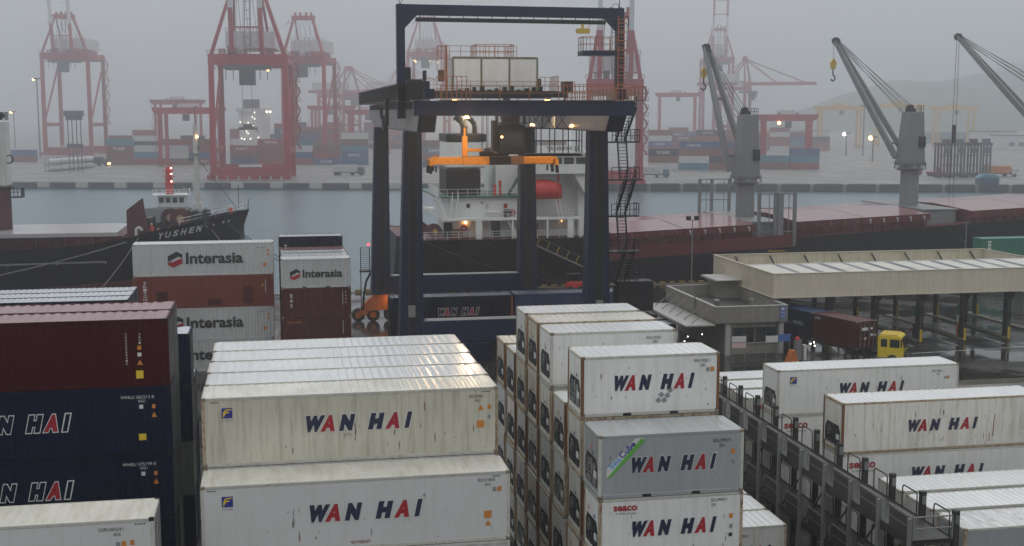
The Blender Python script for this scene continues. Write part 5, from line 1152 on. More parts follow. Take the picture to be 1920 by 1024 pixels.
# ---- dark ship with the white lettered bow
ys = thing('cargo_ship', (0,0,0), 'dark navy cargo ship with YUSHEN on its flared bow, moored at the left', 'ship')
YY = 171.2
deckY = [(-75,6.1),(-33,6.1),(-24,6.5),(-19.2,7.2),(-14.5,8.3),(-9,9.2),(-5,9.9),(-3.2,10.3)]
htY = [(-75,8.3),(-22,8.3),(-17,7.7),(-13,6.6),(-9.5,4.9),(-6.5,3.0),(-4.6,1.4),(-3.2,0.05)]
hwY = [(-75,8.2),(-30,8.1),(-24,7.3),(-19,5.6),(-14,3.5),(-10,1.7),(-7,0.35),(-3.2,0.05)]
xsY = [-75,-60,-45,-36,-30,-26,-23,-20.5,-18.5,-16.5,-14.5,-13,-11.5,-10,-8.5,-7.2,-6,-5,-4.2,-3.2]
def stemY(x, z):
    t_ = max(0, min(1, (x+16)/12.8)); zz = max(0, (10.3-z)/12.8); return x - 4.6*zz*t_*t_
bootY = lambda x: 1.05 + 0.05*max(0, x+33.8)
mb, hbY = hull(YY, xsY, deckY, htY, hwY, WATER_Z, lambda x: bootY(x), lambda x: lerp(deckY, x), stemY); mb.build('hull', M['hull_black'], ys)
mb, _ = hull(YY, xsY, deckY, htY, hwY, WATER_Z, lambda x: -4.5, lambda x: bootY(x)-0.004, stemY); mb.build('boot_top', M['boot'], ys)
deck_plate(YY, xsY, [(a, z-0.9) for a, z in deckY], htY, 0, 0.25).build('deck', M['deck_red'], ys)
word = 'YUSHEN'; wpos = [-14.75,-13.85,-12.85,-11.85,-10.8,-9.85]
for ch, x in zip(word, wpos):
    z = 7.05 + 0.14*(x+14.75); y0 = YY-hbY(x, z+0.3); y1 = YY-hbY(x+0.6, z+0.3); sx0, sx1 = stemY(x, z+0.3), stemY(x+0.6, z+0.3)
    yt = YY-hbY(x, z+0.9); tilt = math.atan2(yt-(YY-hbY(x, z)), 0.9)
    o = put_text(ys, ch, 0.68, 0.92, M['ink_white'], (sx0, y0-0.12, z), bold=0.035, shear=0.16); o.rotation_euler = (-tilt*0 + math.atan2((YY-hbY(x,z))-(yt), 0.9)*1.0, 0, math.atan2(y1-y0, sx1-sx0))
for x in (-9.4,-8.5,-7.6,-6.3,-5.6):
    z = lerp(deckY, x)-1.05; MB().box((stemY(x,z)-0.22, YY-hbY(x,z)-0.09, z), (stemY(x,z)+0.2, YY-hbY(x,z)+0.2, z+0.26)).build('fairlead', M['sign_white'], ys, bevel=0.04)
def by(name, m_, *boxes, bevel=0.0, parent=ys):
    mb = MB()
    for a_, b2 in boxes: mb.box(a_, b2)
    return mb.build(name, m_, parent, bevel=bevel)
hx = by('hatch_coaming', M['deck_red'], ((-62,164.5,5.2),(-18.9,178,7.55))); by('hatch_cover', M['hatch_grey'], ((-60,164.2,7.56),(-19.6,178.3,8.05)), parent=hx)
stm = MB().box((0,163.3,6.1),(0.12,164.4,7.3)).mesh('stay', M['boot'])
for k in range(24): inst('stay', stm, ys, (-60+k*1.7,0,0))
mb = MB(); railing(mb, [(-62,163.1,6.1),(-26,163.1,6.2)], 1.3, 1.7, 0.06, 2); mb.build('railing', M['black_steel'], ys)
mb = MB(); railing(mb, [(-62,162.98,3.8),(-21,162.98,4.2)], 0.25, 5.8, 0.10, 0); mb.build('rubbing_strake', M['machine_metal'], ys)
MB().add([(-18.6,166,7.3),(-18.6,166.2,7.3),(-18.6,166,10.7),(-18.6,166.2,10.7),(-15.9,166,7.6),(-15.9,166.2,7.6),(-16.5,166,12.3),(-16.5,166.2,12.3)], [(0,4,6,2),(1,3,7,5),(0,2,3,1),(4,5,7,6),(2,6,7,3),(0,1,5,4)]).build('raised_hatch_panel', M['boot'], ys)
for (x, y, z, r_) in ((-13.4,168,9.5,1.15),(-12.0,166.9,9.4,1.3)):
    wd = MB().disc((x,y,z),'y',r_,0.15,22).disc((x,y+1.6,z),'y',r_,0.15,22).disc((x,y+0.8,z),'y',r_*0.55,1.5,16).build('anchor_winch', M['boot'], ys); MB().disc((x,y-0.1,z),'y',r_*0.4,0.12,12).build('hub', M['rail_rust'], wd)
random.seed(5)
mb = MB()
for k in range(40):
    x = random.uniform(-17.5,-8.6); w_ = random.uniform(0.12,0.5); h_ = random.uniform(0.4,1.7); z = lerp(deckY, x)-0.9; mb.box((x,166.2+random.uniform(0,3),z),(x+w_,166.6+random.uniform(3,4),z+h_+0.9))
mb.build('deck_gear', M['machine'], ys)
MB().path([(-17.4,165.4,6.6),(-17.4,165.4,8.2),(-17.2,165.4,8.5),(-16.8,165.4,8.4),(-16.7,165.4,8.1)],0.2,8).path([(-14.9,165.2,7.4),(-14.6,165.2,8.4)],0.10,6).build('vent_pipe', M['sign_white'], ys)
fmst = MB().tube((-10.0,YY,8.4),(-10.0,YY,21.6),0.46,12,0.28).build('foremast', M['ship_crane_white'], ys)
MB().box((-10.7,YY-0.5,17.6),(-9.3,YY+0.5,17.75)).box((-10.9,YY-0.3,16.8),(-10.3,YY+0.3,17.2)).box((-9.9,YY-0.2,18.2),(-9.5,YY+0.2,18.9)).build('crosstree', M['ship_grey'], fmst); MB().tube((-10.0,YY,21.6),(-10.0,YY,24.0),0.05,5).build('aerial', M['ship_grey'], fmst)
MB().prism([(-11.2,8.4),(-8.8,8.4),(-9.5,11.2),(-10.5,11.2)],'y',YY-0.8,YY+0.8).build('mast_foot', M['ship_crane_white'], fmst); MB().sphere((-9.75,YY-0.4,20.0),0.18,8,5).build('mast_lamp', M['lamp_warm'], fmst)
mb = MB(); mb.path([(-10,YY,17.4),(-5.0,YY,10.6)],0.04,5); mb.path([(-4.6,YY,10.0),(-4.6,YY,13.5)],0.05,5); mb.path([(-3.4,YY,10.3),(-3.3,YY,11.6)],0.06,5); mb.build('stay_wire', M['rope'], ys)
for s in (-1, 1):
    pts = [(x, YY+s*(lerp(htY, x)-0.1), lerp(deckY, x)) for x in (-12,-10.5,-9,-7.5,-6,-5,-4)]
    mb = MB(); railing(mb, pts, 0.9, 1.5, 0.03, 1); mb.build('bow_railing', M['ship_white'], ys)
# the deck crane post at the left edge
cr_ = thing('deck_crane', (0,0,0), 'rust-streaked white crane post on a brown pedestal at the left edge', 'deck crane')
MB().tube((-35.0,YY,5.2),(-35.0,YY,13.6),1.5,24).build('pedestal', M['boot'], cr_); MB().box((-36.6,YY-1.6,13.62),(-33.55,YY+1.6,22.2)).build('housing', M['ship_crane_white'], cr_, bevel=0.25)
MB().tube((-35.0,YY,13.3),(-35.0,YY,13.61),1.7,24,1.9).box((-33.5,YY-1,12.2),(-32.0,YY+1,12.35)).build('platform', M['black_steel'], cr_)
mb = MB(); railing(mb, [(-33.4,YY-1,12.35),(-32.05,YY-1,12.35),(-32.05,YY+1,12.35)], 1.1, 0.5, 0.035); mb.build('railing', M['black_steel'], cr_)
MB().box((-36.2,YY-0.8,22.2),(-34.2,YY+0.8,22.7)).disc((-35.0,YY,23.1),'y',0.6,0.9,14).disc((-34.3,YY,22.8),'y',0.45,0.9,14).build('sheave', M['black_steel'], cr_); mb = MB(); railing(mb, [(-34.6,YY-1,22.2),(-33.6,YY-1,22.2),(-33.6,YY+1,22.2)], 1.0, 0.5, 0.03); mb.build('railing', M['black_steel'], cr_)
MB().ring((-33.3,YY-1.2,17.2),'y',0.5,0.09,14,5).build('hose_reel', M['black_steel'], cr_); rebase(cr_, (-35,YY,5.2))
rebase(ys, (-40, YY, WATER_Z))
line((-18.4,162.9,6.9),(-60,QY-1.2,0.5),1.5,'pale mooring line slanting down to the left along the dark hull',0.09,'rope_pale'); line((-16.9,163.2,7.4),(-22,QY-1.2,0.6),0.3,'pale mooring line dropping from the dark hull to a quay bollard',0.08,'rope_pale')
line((-6.2,169.0,8.7),(8,QY-1.2,0.7),0.5,'mooring line from the dark bow, farther one running towards the crane',0.06); line((-5.8,169.6,8.2),(8,QY-1.25,0.6),0.9,'mooring line from the dark bow, lower of the two reaching the quay',0.06)
line((-8.0,166.4,8.0),(-1.5,QY-1.2,0.5),0.2,'short mooring line falling from the YUSHEN bow',0.07,'rope_pale')
# ---- tug beyond the bow
tg = thing('tugboat', (0,0,0), 'small white tug wheelhouse with red signal mast, seen behind the dark bow', 'tugboat')
X, Y = -20.6, 260.0
mb, _ = hull(Y, [-36,-33,-28,-20,-12,-8,-6], [(-36,0.6),(-6,2.2)], [(-36,3),(-33,4.2),(-10,4.2),(-6,0.2)], [(-36,2.5),(-30,4),(-12,3.6),(-6,0.1)], WATER_Z, lambda x: -3.6, lambda x: lerp([(-36,0.6),(-6,2.2)], x)); mb.build('hull', M['hull_black'], tg)
deck_plate(Y, [-36,-33,-20,-10,-6.2], [(-36,0.5),(-6,2.0)], [(-36,3),(-33,4.2),(-10,4.2),(-6,0.2)]).build('deck', M['deck_red'], tg)
MB().box((X-4.6,Y-2.6,0.8),(X+4.6,Y+2.6,4.3)).build('deckhouse', M['ship_grey'], tg, bevel=0.1)
wh = MB().box((X-2.2,Y-2.0,4.31),(X+3.4,Y+2.0,6.7)).build('wheelhouse', M['grey_box'], tg, bevel=0.1)
for k in range(4): MB().box((X-1.9+k*1.3,Y-2.06,5.3),(X-1.0+k*1.3,Y-2.0,6.3)).build('window', M['glass'], wh)
MB().box((X-3.2,Y-2.6,6.72),(X+4.0,Y+2.6,6.9)).build('roof', M['ship_white'], wh); mb = MB(); railing(mb, [(X-3.1,Y-2.5,6.9),(X+3.9,Y-2.5,6.9),(X+3.9,Y+2.5,6.9)], 1.0, 0.9, 0.05); mb.build('railing', M['ship_white'], wh)
mm = MB().tube((X,Y,6.9),(X,Y,12.4),0.85,14,0.62).build('signal_mast', M['lifeboat'], tg)
for z in (9.0,10.4,11.6): MB().tube((X,Y,z),(X,Y,z+0.15),1.25,14).build('mast_ring', M['lifeboat'], mm)
MB().box((X-1.0,Y-0.1,12.4),(X-0.85,Y+0.1,13.1)).box((X+0.5,Y-0.1,12.4),(X+0.65,Y+0.1,13.3)).build('aerial', M['lifeboat'], mm)
for z in (9.5,11.0,12.2): MB().sphere((X+0.55,Y-0.75,z),0.13,6,4).build('signal_lamp', M['lamp_white'], mm)
for x in (X-1.8, X+3.0): MB().disc((x,Y-1.5,7.9),'y',0.45,0.4,12).build('searchlight', M['machine_metal'], wh)
rebase(tg, (X, Y, WATER_Z))
# ---- two people on the bow
def person(loc, rz, label, lean=0.0):
    V = [(0,0,0.92),(0,0,1.15),(0,0,1.42),(0,0,1.52),(0,0,1.66),(0.11,0,0.88),(0.12,-0.05,0.48),(0.12,0.0,0.06),(0.12,-0.14,0.04),(-0.11,0,0.88),(-0.13,0.04,0.48),(-0.14,0.1,0.06),(-0.14,-0.04,0.04),(0.2,0,1.40),(0.27,-0.05,1.14),(0.24,-0.25,1.0),(0.22,-0.33,0.98),(-0.2,0,1.40),(-0.28,-0.02,1.14),(-0.26,-0.2,0.98),(-0.24,-0.28,0.96)]
    E_ = [(0,1),(1,2),(2,3),(3,4),(0,5),(5,6),(6,7),(7,8),(0,9),(9,10),(10,11),(11,12),(2,13),(13,14),(14,15),(15,16),(2,17),(17,18),(18,19),(19,20)]
    R_ = [0.17,0.17,0.16,0.07,0.11,0.12,0.09,0.06,0.05,0.12,0.09,0.06,0.05,0.08,0.065,0.05,0.045,0.08,0.065,0.05,0.045]
    me = bpy.data.meshes.new('person'); me.from_pydata(V, E_, []); ob = bpy.data.objects.new('person', me); COL.objects.link(ob)
    md = ob.modifiers.new('s', 'SKIN'); sv = me.skin_vertices[0].data
    for i, r_ in enumerate(R_): sv[i].radius = (r_, r_*0.85)
    sv[0].use_root = True; sb_ = ob.modifiers.new('d', 'SUBSURF'); sb_.levels = 1; sb_.render_levels = 1
    ob.location = loc; ob.rotation_euler = (lean, 0, rz); me.materials.append(M['coat'])
    tag(ob, label, 'person', 'crew on the dark bow')
    h = MB().sphere((0,0,1.73),0.135,10,6,0.9).build('helmet', M['sign_white'], ob); MB().sphere((0,-0.05,1.62),0.10,8,6,1.2).build('face', M['skin'], ob)
if not bpy.app.background or True:
    pass
person((-5.6,170.2,9.05), 0.4, 'person in an orange-red raincoat standing at the tip of the dark bow')
person((-15.3,165.3,7.25), -0.5, 'person in an orange-red raincoat by the winches on the dark ship', 0.15)
# ------------------------------------------------------------------ gate canopy
cn = thing('gate_canopy', (48,114,0), 'long beige corrugated gate canopy on dark posts over the truck lanes, right', 'gate canopy')
LX, LY = 33.0, 17.0
def wall(L, z0, z1, d=0.035, pitch=0.42): return sheet([(u, v) for u, v in corrug(L, d, pitch, 0.0)], z0, z1, lambda u, dd, z: (u, dd, z))
fs = wall(LX, 5.1, 7.4).mesh('fascia', M['beige'], fix=False); inst('fascia', fs, cn)
inst('fascia', wall(LY, 5.1, 7.4).mesh('fascia', M['beige'], fix=False), cn, (0, LY, 0), (0, 0, -pi/2))
inst('fascia', wall(LX, 5.1, 7.4).mesh('fascia', M['beige_in'], fix=False), cn, (0, LY, 0))
inst('fascia', wall(LY, 5.1, 7.4).mesh('fascia', M['beige'], fix=False), cn, (LX, 0, 0), (0, 0, pi/2))
for a_, b2 in (((-0.06,-0.06,7.4),(LX+0.06,0.16,7.47)),((-0.06,LY-0.1,7.4),(LX+0.06,LY+0.1,7.47)),((-0.06,0.161,7.4),(0.14,LY-0.101,7.47)),((LX-0.1,0.161,7.4),(LX+0.06,LY-0.101,7.47)),((-0.04,-0.045,5.0),(LX+0.04,0.1,5.1)),((-0.045,0.101,5.0),(0.1,LY,5.1))): MB().box(a_, b2).build('capping', M['beige'], cn)
for a_, b2 in (((0.05,0.17,5.05),(LX-0.05,LY-0.1,5.2)),): MB().box(a_, b2).build('ceiling', M['concrete'], cn)
pts = corrug(LX-0.5, 0.05, 0.4, 0.0); rs = MB(); n = len(pts)
for (u, d) in pts: rs.v.append((0.25+u, 0.2, 7.22-d))
for (u, d) in pts: rs.v.append((0.25+u, 7.85, 7.36-d))
rs.f = [(i, i+1, n+i+1, n+i) for i in range(n-1)]; rf = inst('roof', rs.mesh('roof', M['roof_sheet'], fix=False), cn)
MB().box((0.25,7.86,7.05),(LX-0.25,8.0,7.42)).build('ridge_cap', M['roof_white'], rf)
ntm = MB().box((0,7.845,7.37),(0.12,7.859,7.43)).mesh('ridge_notch', M['beige_in'])
for k in range(82): inst('ridge_notch', ntm, rf, (0.4+k*0.4,0,0))
for k in range(11):
    x = 3.2+k*2.55
    for q in (0, 0.34): MB().hexa([(x+q-0.1,0.3,7.225),(x+q+0.1,0.3,7.225),(x+q+0.1,7.8,7.365),(x+q-0.1,7.8,7.365),(x+q-0.1,0.3,7.245),(x+q+0.1,0.3,7.245),(x+q+0.1,7.8,7.385),(x+q-0.1,7.8,7.385)]).build('skylight', M['skylight'], rf)
MB().box((0.2,8.01,5.21),(LX-0.2,LY-0.12,5.5)).build('gutter_deck', M['concrete'], cn)
for k in range(8): MB().beam((2.5+k*4.1,LY-0.15,7.2),(2.9+k*4.1,LY-1.6,5.5),0.12,0.16).build('strut', M['rack'], cn)
IX = [1.6, 6.4, 11.35, 16.3, 21.2, 26.15, 31.1]
for x in IX:
    for y in (1.3, 15.2):
        MB().box((x-0.19,y-0.19,0),(x+0.19,y+0.19,5.0)).build('post', M['black_steel'], cn, bevel=0.02)
    MB().box((x+0.35,1.1,0),(x+0.5,1.3,5.0)).build('drain_pipe', M['black_steel'], cn)
for x in IX: 
    MB().disc((x+0.42,1.0,4.55),'y',0.3,0.06,14).build('lane_signal', M['maroon'], cn)
isl = MB().prism([(-0.45,0),(0.45,0),(0.45,0.14),(0.38,0.18),(-0.38,0.18),(-0.45,0.14)],'y',0,15.5).mesh('lane_island', M['moss'])
bl = MB().tube((0,0,0),(0,0,1.15),0.13,10).sphere((0,0,1.15),0.13,10,5).mesh('bollard', M['yellow'])
for i, x in enumerate(IX[1:]):
    o = inst('lane_island', isl, None, (48+x, 115.0, 0)); tag(o, 'mossy kerbed traffic island under the canopy, %s from the gatehouse' % ORD[i], 'traffic island', 'traffic islands')
    bo = inst('safety_bollard', bl, None, (48+x, 114.6, 0)); tag(bo, 'yellow safety bollard at the near end of the %s traffic island' % ORD[i], 'bollard', 'yellow bollards')
    bo = inst('safety_bollard', bl, None, (48+x, 128.6, 0.18)); tag(bo, 'yellow safety bollard at the far end of the %s traffic island' % ORD[i], 'bollard', 'yellow bollards')
    if i in (0, 2, 3, 5):
        pc = thing('ticket_kiosk', (48+x, 115.9, 0.18), 'slim ticket post with white and orange panel on the %s traffic island' % ORD[i], 'ticket post', 'ticket posts')
        MB().box((-0.14,-0.12,0),(0.14,0.12,1.5)).build('post', M['orange'] if i % 2 else M['black_steel'], pc); MB().box((-0.17,-0.15,1.5),(0.17,0.15,2.3)).build('panel', M['sign_white'], pc); MB().box((-0.18,-0.16,2.3),(0.18,0.16,3.3)).build('upper_panel', M['green'], pc)
MB().box((0,0,0.006),(0,0,0.006))
for (x0, y0, x1, y1, w_, lb) in ((60.2,108.97,80,110.9,0.12,None),(72.03,115.82,72.03,111.9,0.14,None),(66.9,115.8,66.9,111.9,0.14,None),(62.0,115.5,62.3,112.3,0.14,None)):
    d = Vector((x1-x0,y1-y0,0)); nrm = Vector((-d.y,d.x,0)).normalized()*(w_/2); a_, b2 = Vector((x0,y0,0.005)), Vector((x1,y1,0.005))
    o = MB().add([a_-nrm,b2-nrm,b2+nrm,a_+nrm],[(0,1,2,3)]).build('lane_marking', M['ink_white']); tag(o, kind='structure')
# dark parked boxes far under the canopy
bx0 = thing('toll_booth', (84.5,128,0), 'small grey booth behind the posts at the right end of the canopy', 'booth')
MB().box((0,0,0),(2.4,2,2.6)).build('wall', M['machine_metal'], bx0); MB().box((0.3,-0.03,1.1),(2.1,-0.003,2.1)).build('window', M['glass'], bx0); MB().box((-0.2,-0.2,2.6),(2.6,2.2,2.75)).build('roof', M['steel'], bx0)
# ------------------------------------------------------------------ gatehouse
gh = thing('gatehouse', (42.3,111.4,0), 'low concrete gatehouse with dark flat roof, parapet and slanted-strut awning', 'building')
MB().box((0,0.4,0),(5.8,14.5,3.2)).build('wall', M['concrete'], gh)
for x in (0.15, 5.55): MB().box((x-0.25,0,0),(x+0.25,0.39,3.1)).build('pillar', M['pale_concrete'], gh)
for k in range(2):
    w_ = MB().box((0.75+k*2.3,0.33,1.15),(2.9+k*2.3,0.39,2.6)).build('window', M['glass'], gh)
    for q in range(3): MB().box((0.75+k*2.3+q*1.06,0.30,1.15),(0.81+k*2.3+q*1.06,0.329,2.6)).build('mullion', M['greengrey'], w_)
    MB().box((0.7+k*2.3,0.28,1.05),(2.95+k*2.3,0.329,1.14)).build('sill', M['pale_concrete'], w_)
MB().box((-1.3,-0.35,3.2),(6.0,14.9,3.6)).build('roof_slab', M['concrete'], gh)
pw = [((-1.3,-0.35,3.6),(6.0,-0.15,4.75)),((-1.3,14.7,3.6),(6.0,14.9,4.75)),((-1.3,-0.149,3.6),(-1.1,14.699,4.75)),((5.8,-0.149,3.6),(6.0,14.699,4.75))]
for a_, b2 in pw: 
    p_ = MB().box(a_, b2).build('parapet', M['concrete'], gh); MB().box((a_[0]-0.04,a_[1]-0.04,4.75),(b2[0]+0.04,b2[1]+0.04,4.82)).build('coping', M['pale_concrete'], p_)
MB().box((-1.09,-0.14,3.6),(5.79,14.69,3.66)).build('roof_surface', M['greengrey'], gh)
aw = MB().box((-4.3,-0.3,2.95),(-1.302,13.6,3.12)).build('awning', M['pale_concrete'], gh, bevel=0.02)
for k in range(6): MB().beam((-1.31,0.8+k*2.3,4.5),(-3.4,0.5+k*2.3,3.13),0.07).build('strut', M['machine_metal'], aw)
MB().box((3.6,12.0,3.67),(6.4,15.4,5.5)).box((2.9,11.2,5.5),(6.9,15.9,5.66)).build('stair_head', M['concrete'], gh, bevel=0.02)
MB().box((3.0,11.0,5.67),(7.0,16.0,5.74)).build('stair_roof', M['pale_concrete'], gh)
MB().tube((1.0,5.6,3.66),(1.0,5.6,4.4),0.28,12).sphere((1.0,5.6,4.45),0.34,12,6,0.6).build('roof_vent', M['steel'], gh); MB().box((3.6,3.2,3.66),(4.0,3.6,4.9)).build('chimney', M['machine_metal'], gh)
mb = MB()
for q in (0, 0.3): mb.tube((-1.4,5.2+q,3.15),(-1.4,5.2+q,5.3),0.035,5)
for k in range(8): mb.tube((-1.4,5.2,3.3+k*0.25),(-1.4,5.5,3.3+k*0.25),0.02,4)
mb.build('ladder', M['steel'], gh)
sg_ = MB().box((5.2,-0.42,3.5),(5.75,-0.36,4.7)).build('sign', M['sign_blue'], gh)
for k in range(3): put_text(sg_, '■'.replace('■','H') if k else 'I', 0.3, 0.22, M['ink_white'], (5.32,-0.43,4.35-k*0.36), bold=0.0)
for k, (x, y, z) in enumerate(((-3.6,1.8,1.2),(-2.4,1.0,0.9),(-1.6,2.4,1.7),(-3.0,2.6,1.5))): MB().sphere((x,y,z),0.045,6,4).build('lamp', M['lamp_white'], gh)
def sign_board(x, y, label, panels, h=1.6, w=1.25):
    s = thing('notice_board', (x,y,0), label, 'sign', 'notice boards by the gatehouse')
    for q in (0.03, w-0.09): MB().box((q,0.03,0),(q+0.06,0.09,h+0.05)).build('post', M['machine_metal'], s)
    z = h
    for m_, hh in panels:
        p_ = MB().box((0,0,z-hh),(w,0.028,z)).build('panel', M[m_], s)
        if m_ != 'sign_blue': put_text(p_, 'STOP 30', w*0.8, hh*0.4, M['ink_red'], (w*0.1,-0.004,z-hh*0.7), bold=0.0) if False else None
        z -= hh+0.06
sign_board(41.5,107.9,'pair of pinkish white notice boards in front of the gatehouse, leftmost',(('sign_white',0.55),('sign_pink',0.5)),2.5,1.4)
sign_board(44.7,107.6,'white notice board in front of the gatehouse windows, middle',(('sign_white',0.6),),2.5,1.2); sign_board(46.0,107.7,'blue notice board beside the white one, in front of the gatehouse',(('sign_blue',0.7),),2.6,1.2)
cnm = thing('barrier', (46.9,106.6,0), 'orange plastic barrier standing in front of the gatehouse corner', 'barrier')
MB().prism([(-0.7,0),(0.7,0),(0.45,0.5),(0.2,1.3),(-0.2,1.3),(-0.45,0.5)],'y',-0.35,0.35).build('body', M['orange'], cnm, bevel=0.05)
gb = thing('guard_post', (48.2,108.3,0), 'grey covered bundle with a red top standing by the canopy corner', 'guard post')
MB().tube((0,0,0),(0,0,1.9),0.5,10,0.38).build('cover', M['steel'], gb, bevel=0.03); MB().sphere((-0.1,-0.1,2.0),0.24,8,5).build('beacon', M['lifeboat'], gb); MB().box((0.5,-0.3,0),(0.8,0.3,1.4)).build('panel', M['sign_white'], gb)
for k, (x, y, w_, lb) in enumerate(((47.6,107.9,0.5,'dark low hoarding in front of the gatehouse door'),)):
    pass
# ------------------------------------------------------------------ truck with two 20-foot boxes
tk = thing('truck', (0,0,0), 'yellow cab container truck turning out of the gate lanes', 'truck')
hd = Vector((0.29,-0.957,0)).normalized(); sd = Vector((-hd.y,hd.x,0)); ft = Vector((52.4,104.6,0)); ra = math.atan2(hd.y,hd.x)
# trailer frame: local x runs forward along the heading, y to the right-hand side of the picture
ch_o = ft - hd*12.4
def tl(mb, name, m_, parent=None, bevel=0.0):
    return mb.build(name, m_, parent or tk, tuple(ch_o) if parent is None else (0,0,0), (0,0,ra) if parent is None else (0,0,0), bevel=bevel)
tl(MB().box((0.1,0.55,1.12),(12.4,0.75,1.42)).box((0.1,1.7,1.12),(12.4,1.9,1.42)),'chassis', M['black_steel'])
for k in range(6): tl(MB().box((0.2+k*2.35,0.1,1.25),(0.36+k*2.35,2.35,1.43)),'cross_member', M['black_steel'])
for x in (1.3,2.6):
    for y in (0.3, 2.1):
        w_ = tl(MB().disc((x,y,0.52),'y',0.52,0.5,20),'wheel', M['tyre']); MB().disc((x,y-0.26,0.52),'y',0.22,0.03,12).build('hub', M['machine_metal'], w_)
for y in (0.6, 1.85): tl(MB().box((9.2,y-0.06,0.15),(9.35,y+0.06,1.12)).beam((9.27,y,0.3),(8.0,y,1.1),0.08),'landing_leg', M['machine_metal'])
hc = Vector((0.80,-0.60,0)).normalized(); ca = math.atan2(hc.y,hc.x); co = Vector((56.1,105.0,0))
cab = MB().prism([(-1.15,0.7),(1.15,0.7),(1.2,1.55),(0.95,2.68),(0.72,2.80),(-1.0,2.80),(-1.15,2.62)],'y',-1.2,1.2).build('cab', M['cab_yellow'], tk, tuple(co), (0,0,ca), bevel=0.06)
MB().hexa([(1.20,-1.05,1.58),(1.235,-1.05,1.58),(1.235,1.05,1.58),(1.20,1.05,1.58),(0.98,-1.05,2.58),(1.015,-1.05,2.58),(1.015,1.05,2.58),(0.98,1.05,2.58)]).build('windscreen', M['glass'], cab)
for y in (-1.215, 1.203): MB().box((-0.05,y,1.7),(0.8,y+0.012,2.45)).build('side_window', M['glass'], cab); MB().box((-0.85,y,1.7),(-0.3,y+0.012,2.45)).build('rear_window', M['glass'], cab)
MB().box((1.16,-1.1,0.55),(1.28,1.1,0.95)).box((1.2,-0.8,1.1),(1.235,0.8,1.3)).build('grille', M['black_steel'], cab)
for y in (-0.85,0.85): MB().box((1.285,y-0.16,0.68),(1.30,y+0.16,0.84)).build('headlight', M['lamp_white'] if False else M['sign_white'], cab)
MB().box((1.25,-1.0,1.0),(1.27,1.0,1.06)).box((1.25,-1.0,1.36),(1.27,1.0,1.42)).build('trim', M['machine'], cab); MB().box((-1.0,-1.16,2.82),(0.6,1.16,2.86)).build('roof_dirt_plate', M['yellow'], cab)
for y in (-0.5,0.4): MB().beam((1.25,y,1.62),(1.13,y+0.5,2.15),0.03).build('wiper', M['black_steel'], cab)
for y in (-1.35,1.35): MB().box((0.95,y-0.1,1.8),(1.05,y+0.1,2.5)).build('mirror', M['black_steel'], cab)
MB().box((-4.2,-0.5,0.7),(1.0,0.5,1.05)).build('tractor_frame', M['black_steel'], tk, tuple(co), (0,0,ca))
for x in (0.2,-2.6,-3.7):
    for y in (-1.0,1.0):
        w_ = MB().disc((x,y,0.52),'y',0.52,0.42,20).build('wheel', M['tyre'], tk, tuple(co), (0,0,ca)); MB().disc((x,y-0.22 if y < 0 else y+0.22,0.52),'y',0.22,0.04,12).build('hub', M['machine_metal'], w_)
for x, z in ((6.0,1.0),(6.6,0.9),(6.5,1.2)): tl(MB().sphere((x,0.05,z),0.06,6,4),'marker_lamp', M['lamp_white'])
rebase(tk, (51,110,0))
c1 = container(tuple(ch_o+hd*6.25+Vector((0,0,1.44))), 'dry', L20, ST, 'maroon 20-foot box right behind the yellow truck cab', M['maroon'], M['tex_red'], group='boxes on the truck', rz=ra)
put_text(c1, 'CAI', 0.7, 0.26, M['ink_white'], (0.35,-0.008,2.1), bold=0.02)
for k, (dy, dz, w_, h_) in enumerate(((0.55,1.75,0.75,0.28),(1.6,1.8,0.25,0.2),(1.6,1.2,0.3,0.2),(2.0,1.2,0.3,0.1),(0.9,0.9,0.2,0.2))):
    e = decal(c1, 'print', M['ink_white'], 0, 0, w_, h_); e.rotation_euler = (0,0,pi/2); e.location = (L20+0.03,dy,dz)
c2 = container(tuple(ch_o+hd*0.12+Vector((0,0,1.44))), 'dry', L20, ST, 'navy 20-foot box on the rear of the truck trailer', M['navy'], M['blue_box'], group='boxes on the truck', rz=ra)
put_text(c2, 'FLORENS', 1.9, 0.4, M['ink_grey'], (1.1,-0.008,1.0), bold=0.0); put_text(c2, 'WHSU', 1.5, 0.4, M['ink_white'], (3.3,-0.008,1.15), bold=0.0)
# ------------------------------------------------------------------ lamp posts on the near quay
lp = thing('lamp_post', (53.8,155.0,0), 'thin double-headed lamp post in front of the red bulwark', 'lamp post')
MB().tube((0,0,0),(0,0,9.2),0.10,8,0.06).build('pole', M['machine_metal'], lp); MB().beam((-0.6,0,9.2),(0.6,0,9.2),0.08).build('arm', M['machine_metal'], lp)
for x in (-0.55, 0.55): MB().box((x-0.28,-0.25,9.22),(x+0.28,0.25,9.75)).build('lamp_head', M['black_steel'], lp, bevel=0.05)
p = at(1810, 470, Y=157); lp = thing('lamp_post', (p.x,157.0,0), 'thin grey pole with cross arms in front of the bulk carrier, far right', 'lamp post')
MB().tube((0,0,0),(0,0,8.3),0.09,8,0.06).build('pole', M['machine_metal'], lp); MB().beam((-0.7,0,8.1),(0.7,0,8.1),0.07).beam((-0.6,0,7.6),(0.6,0,7.6),0.06).beam((0,0,5.3),(-1.0,0,5.9),0.06).build('arm', M['machine_metal'], lp)
rs2 = thing('forklift', (0,0,0), 'orange forklift with raised red mast on the quay below the gangway', 'forklift')
x0, y0 = 37.4, 156.5
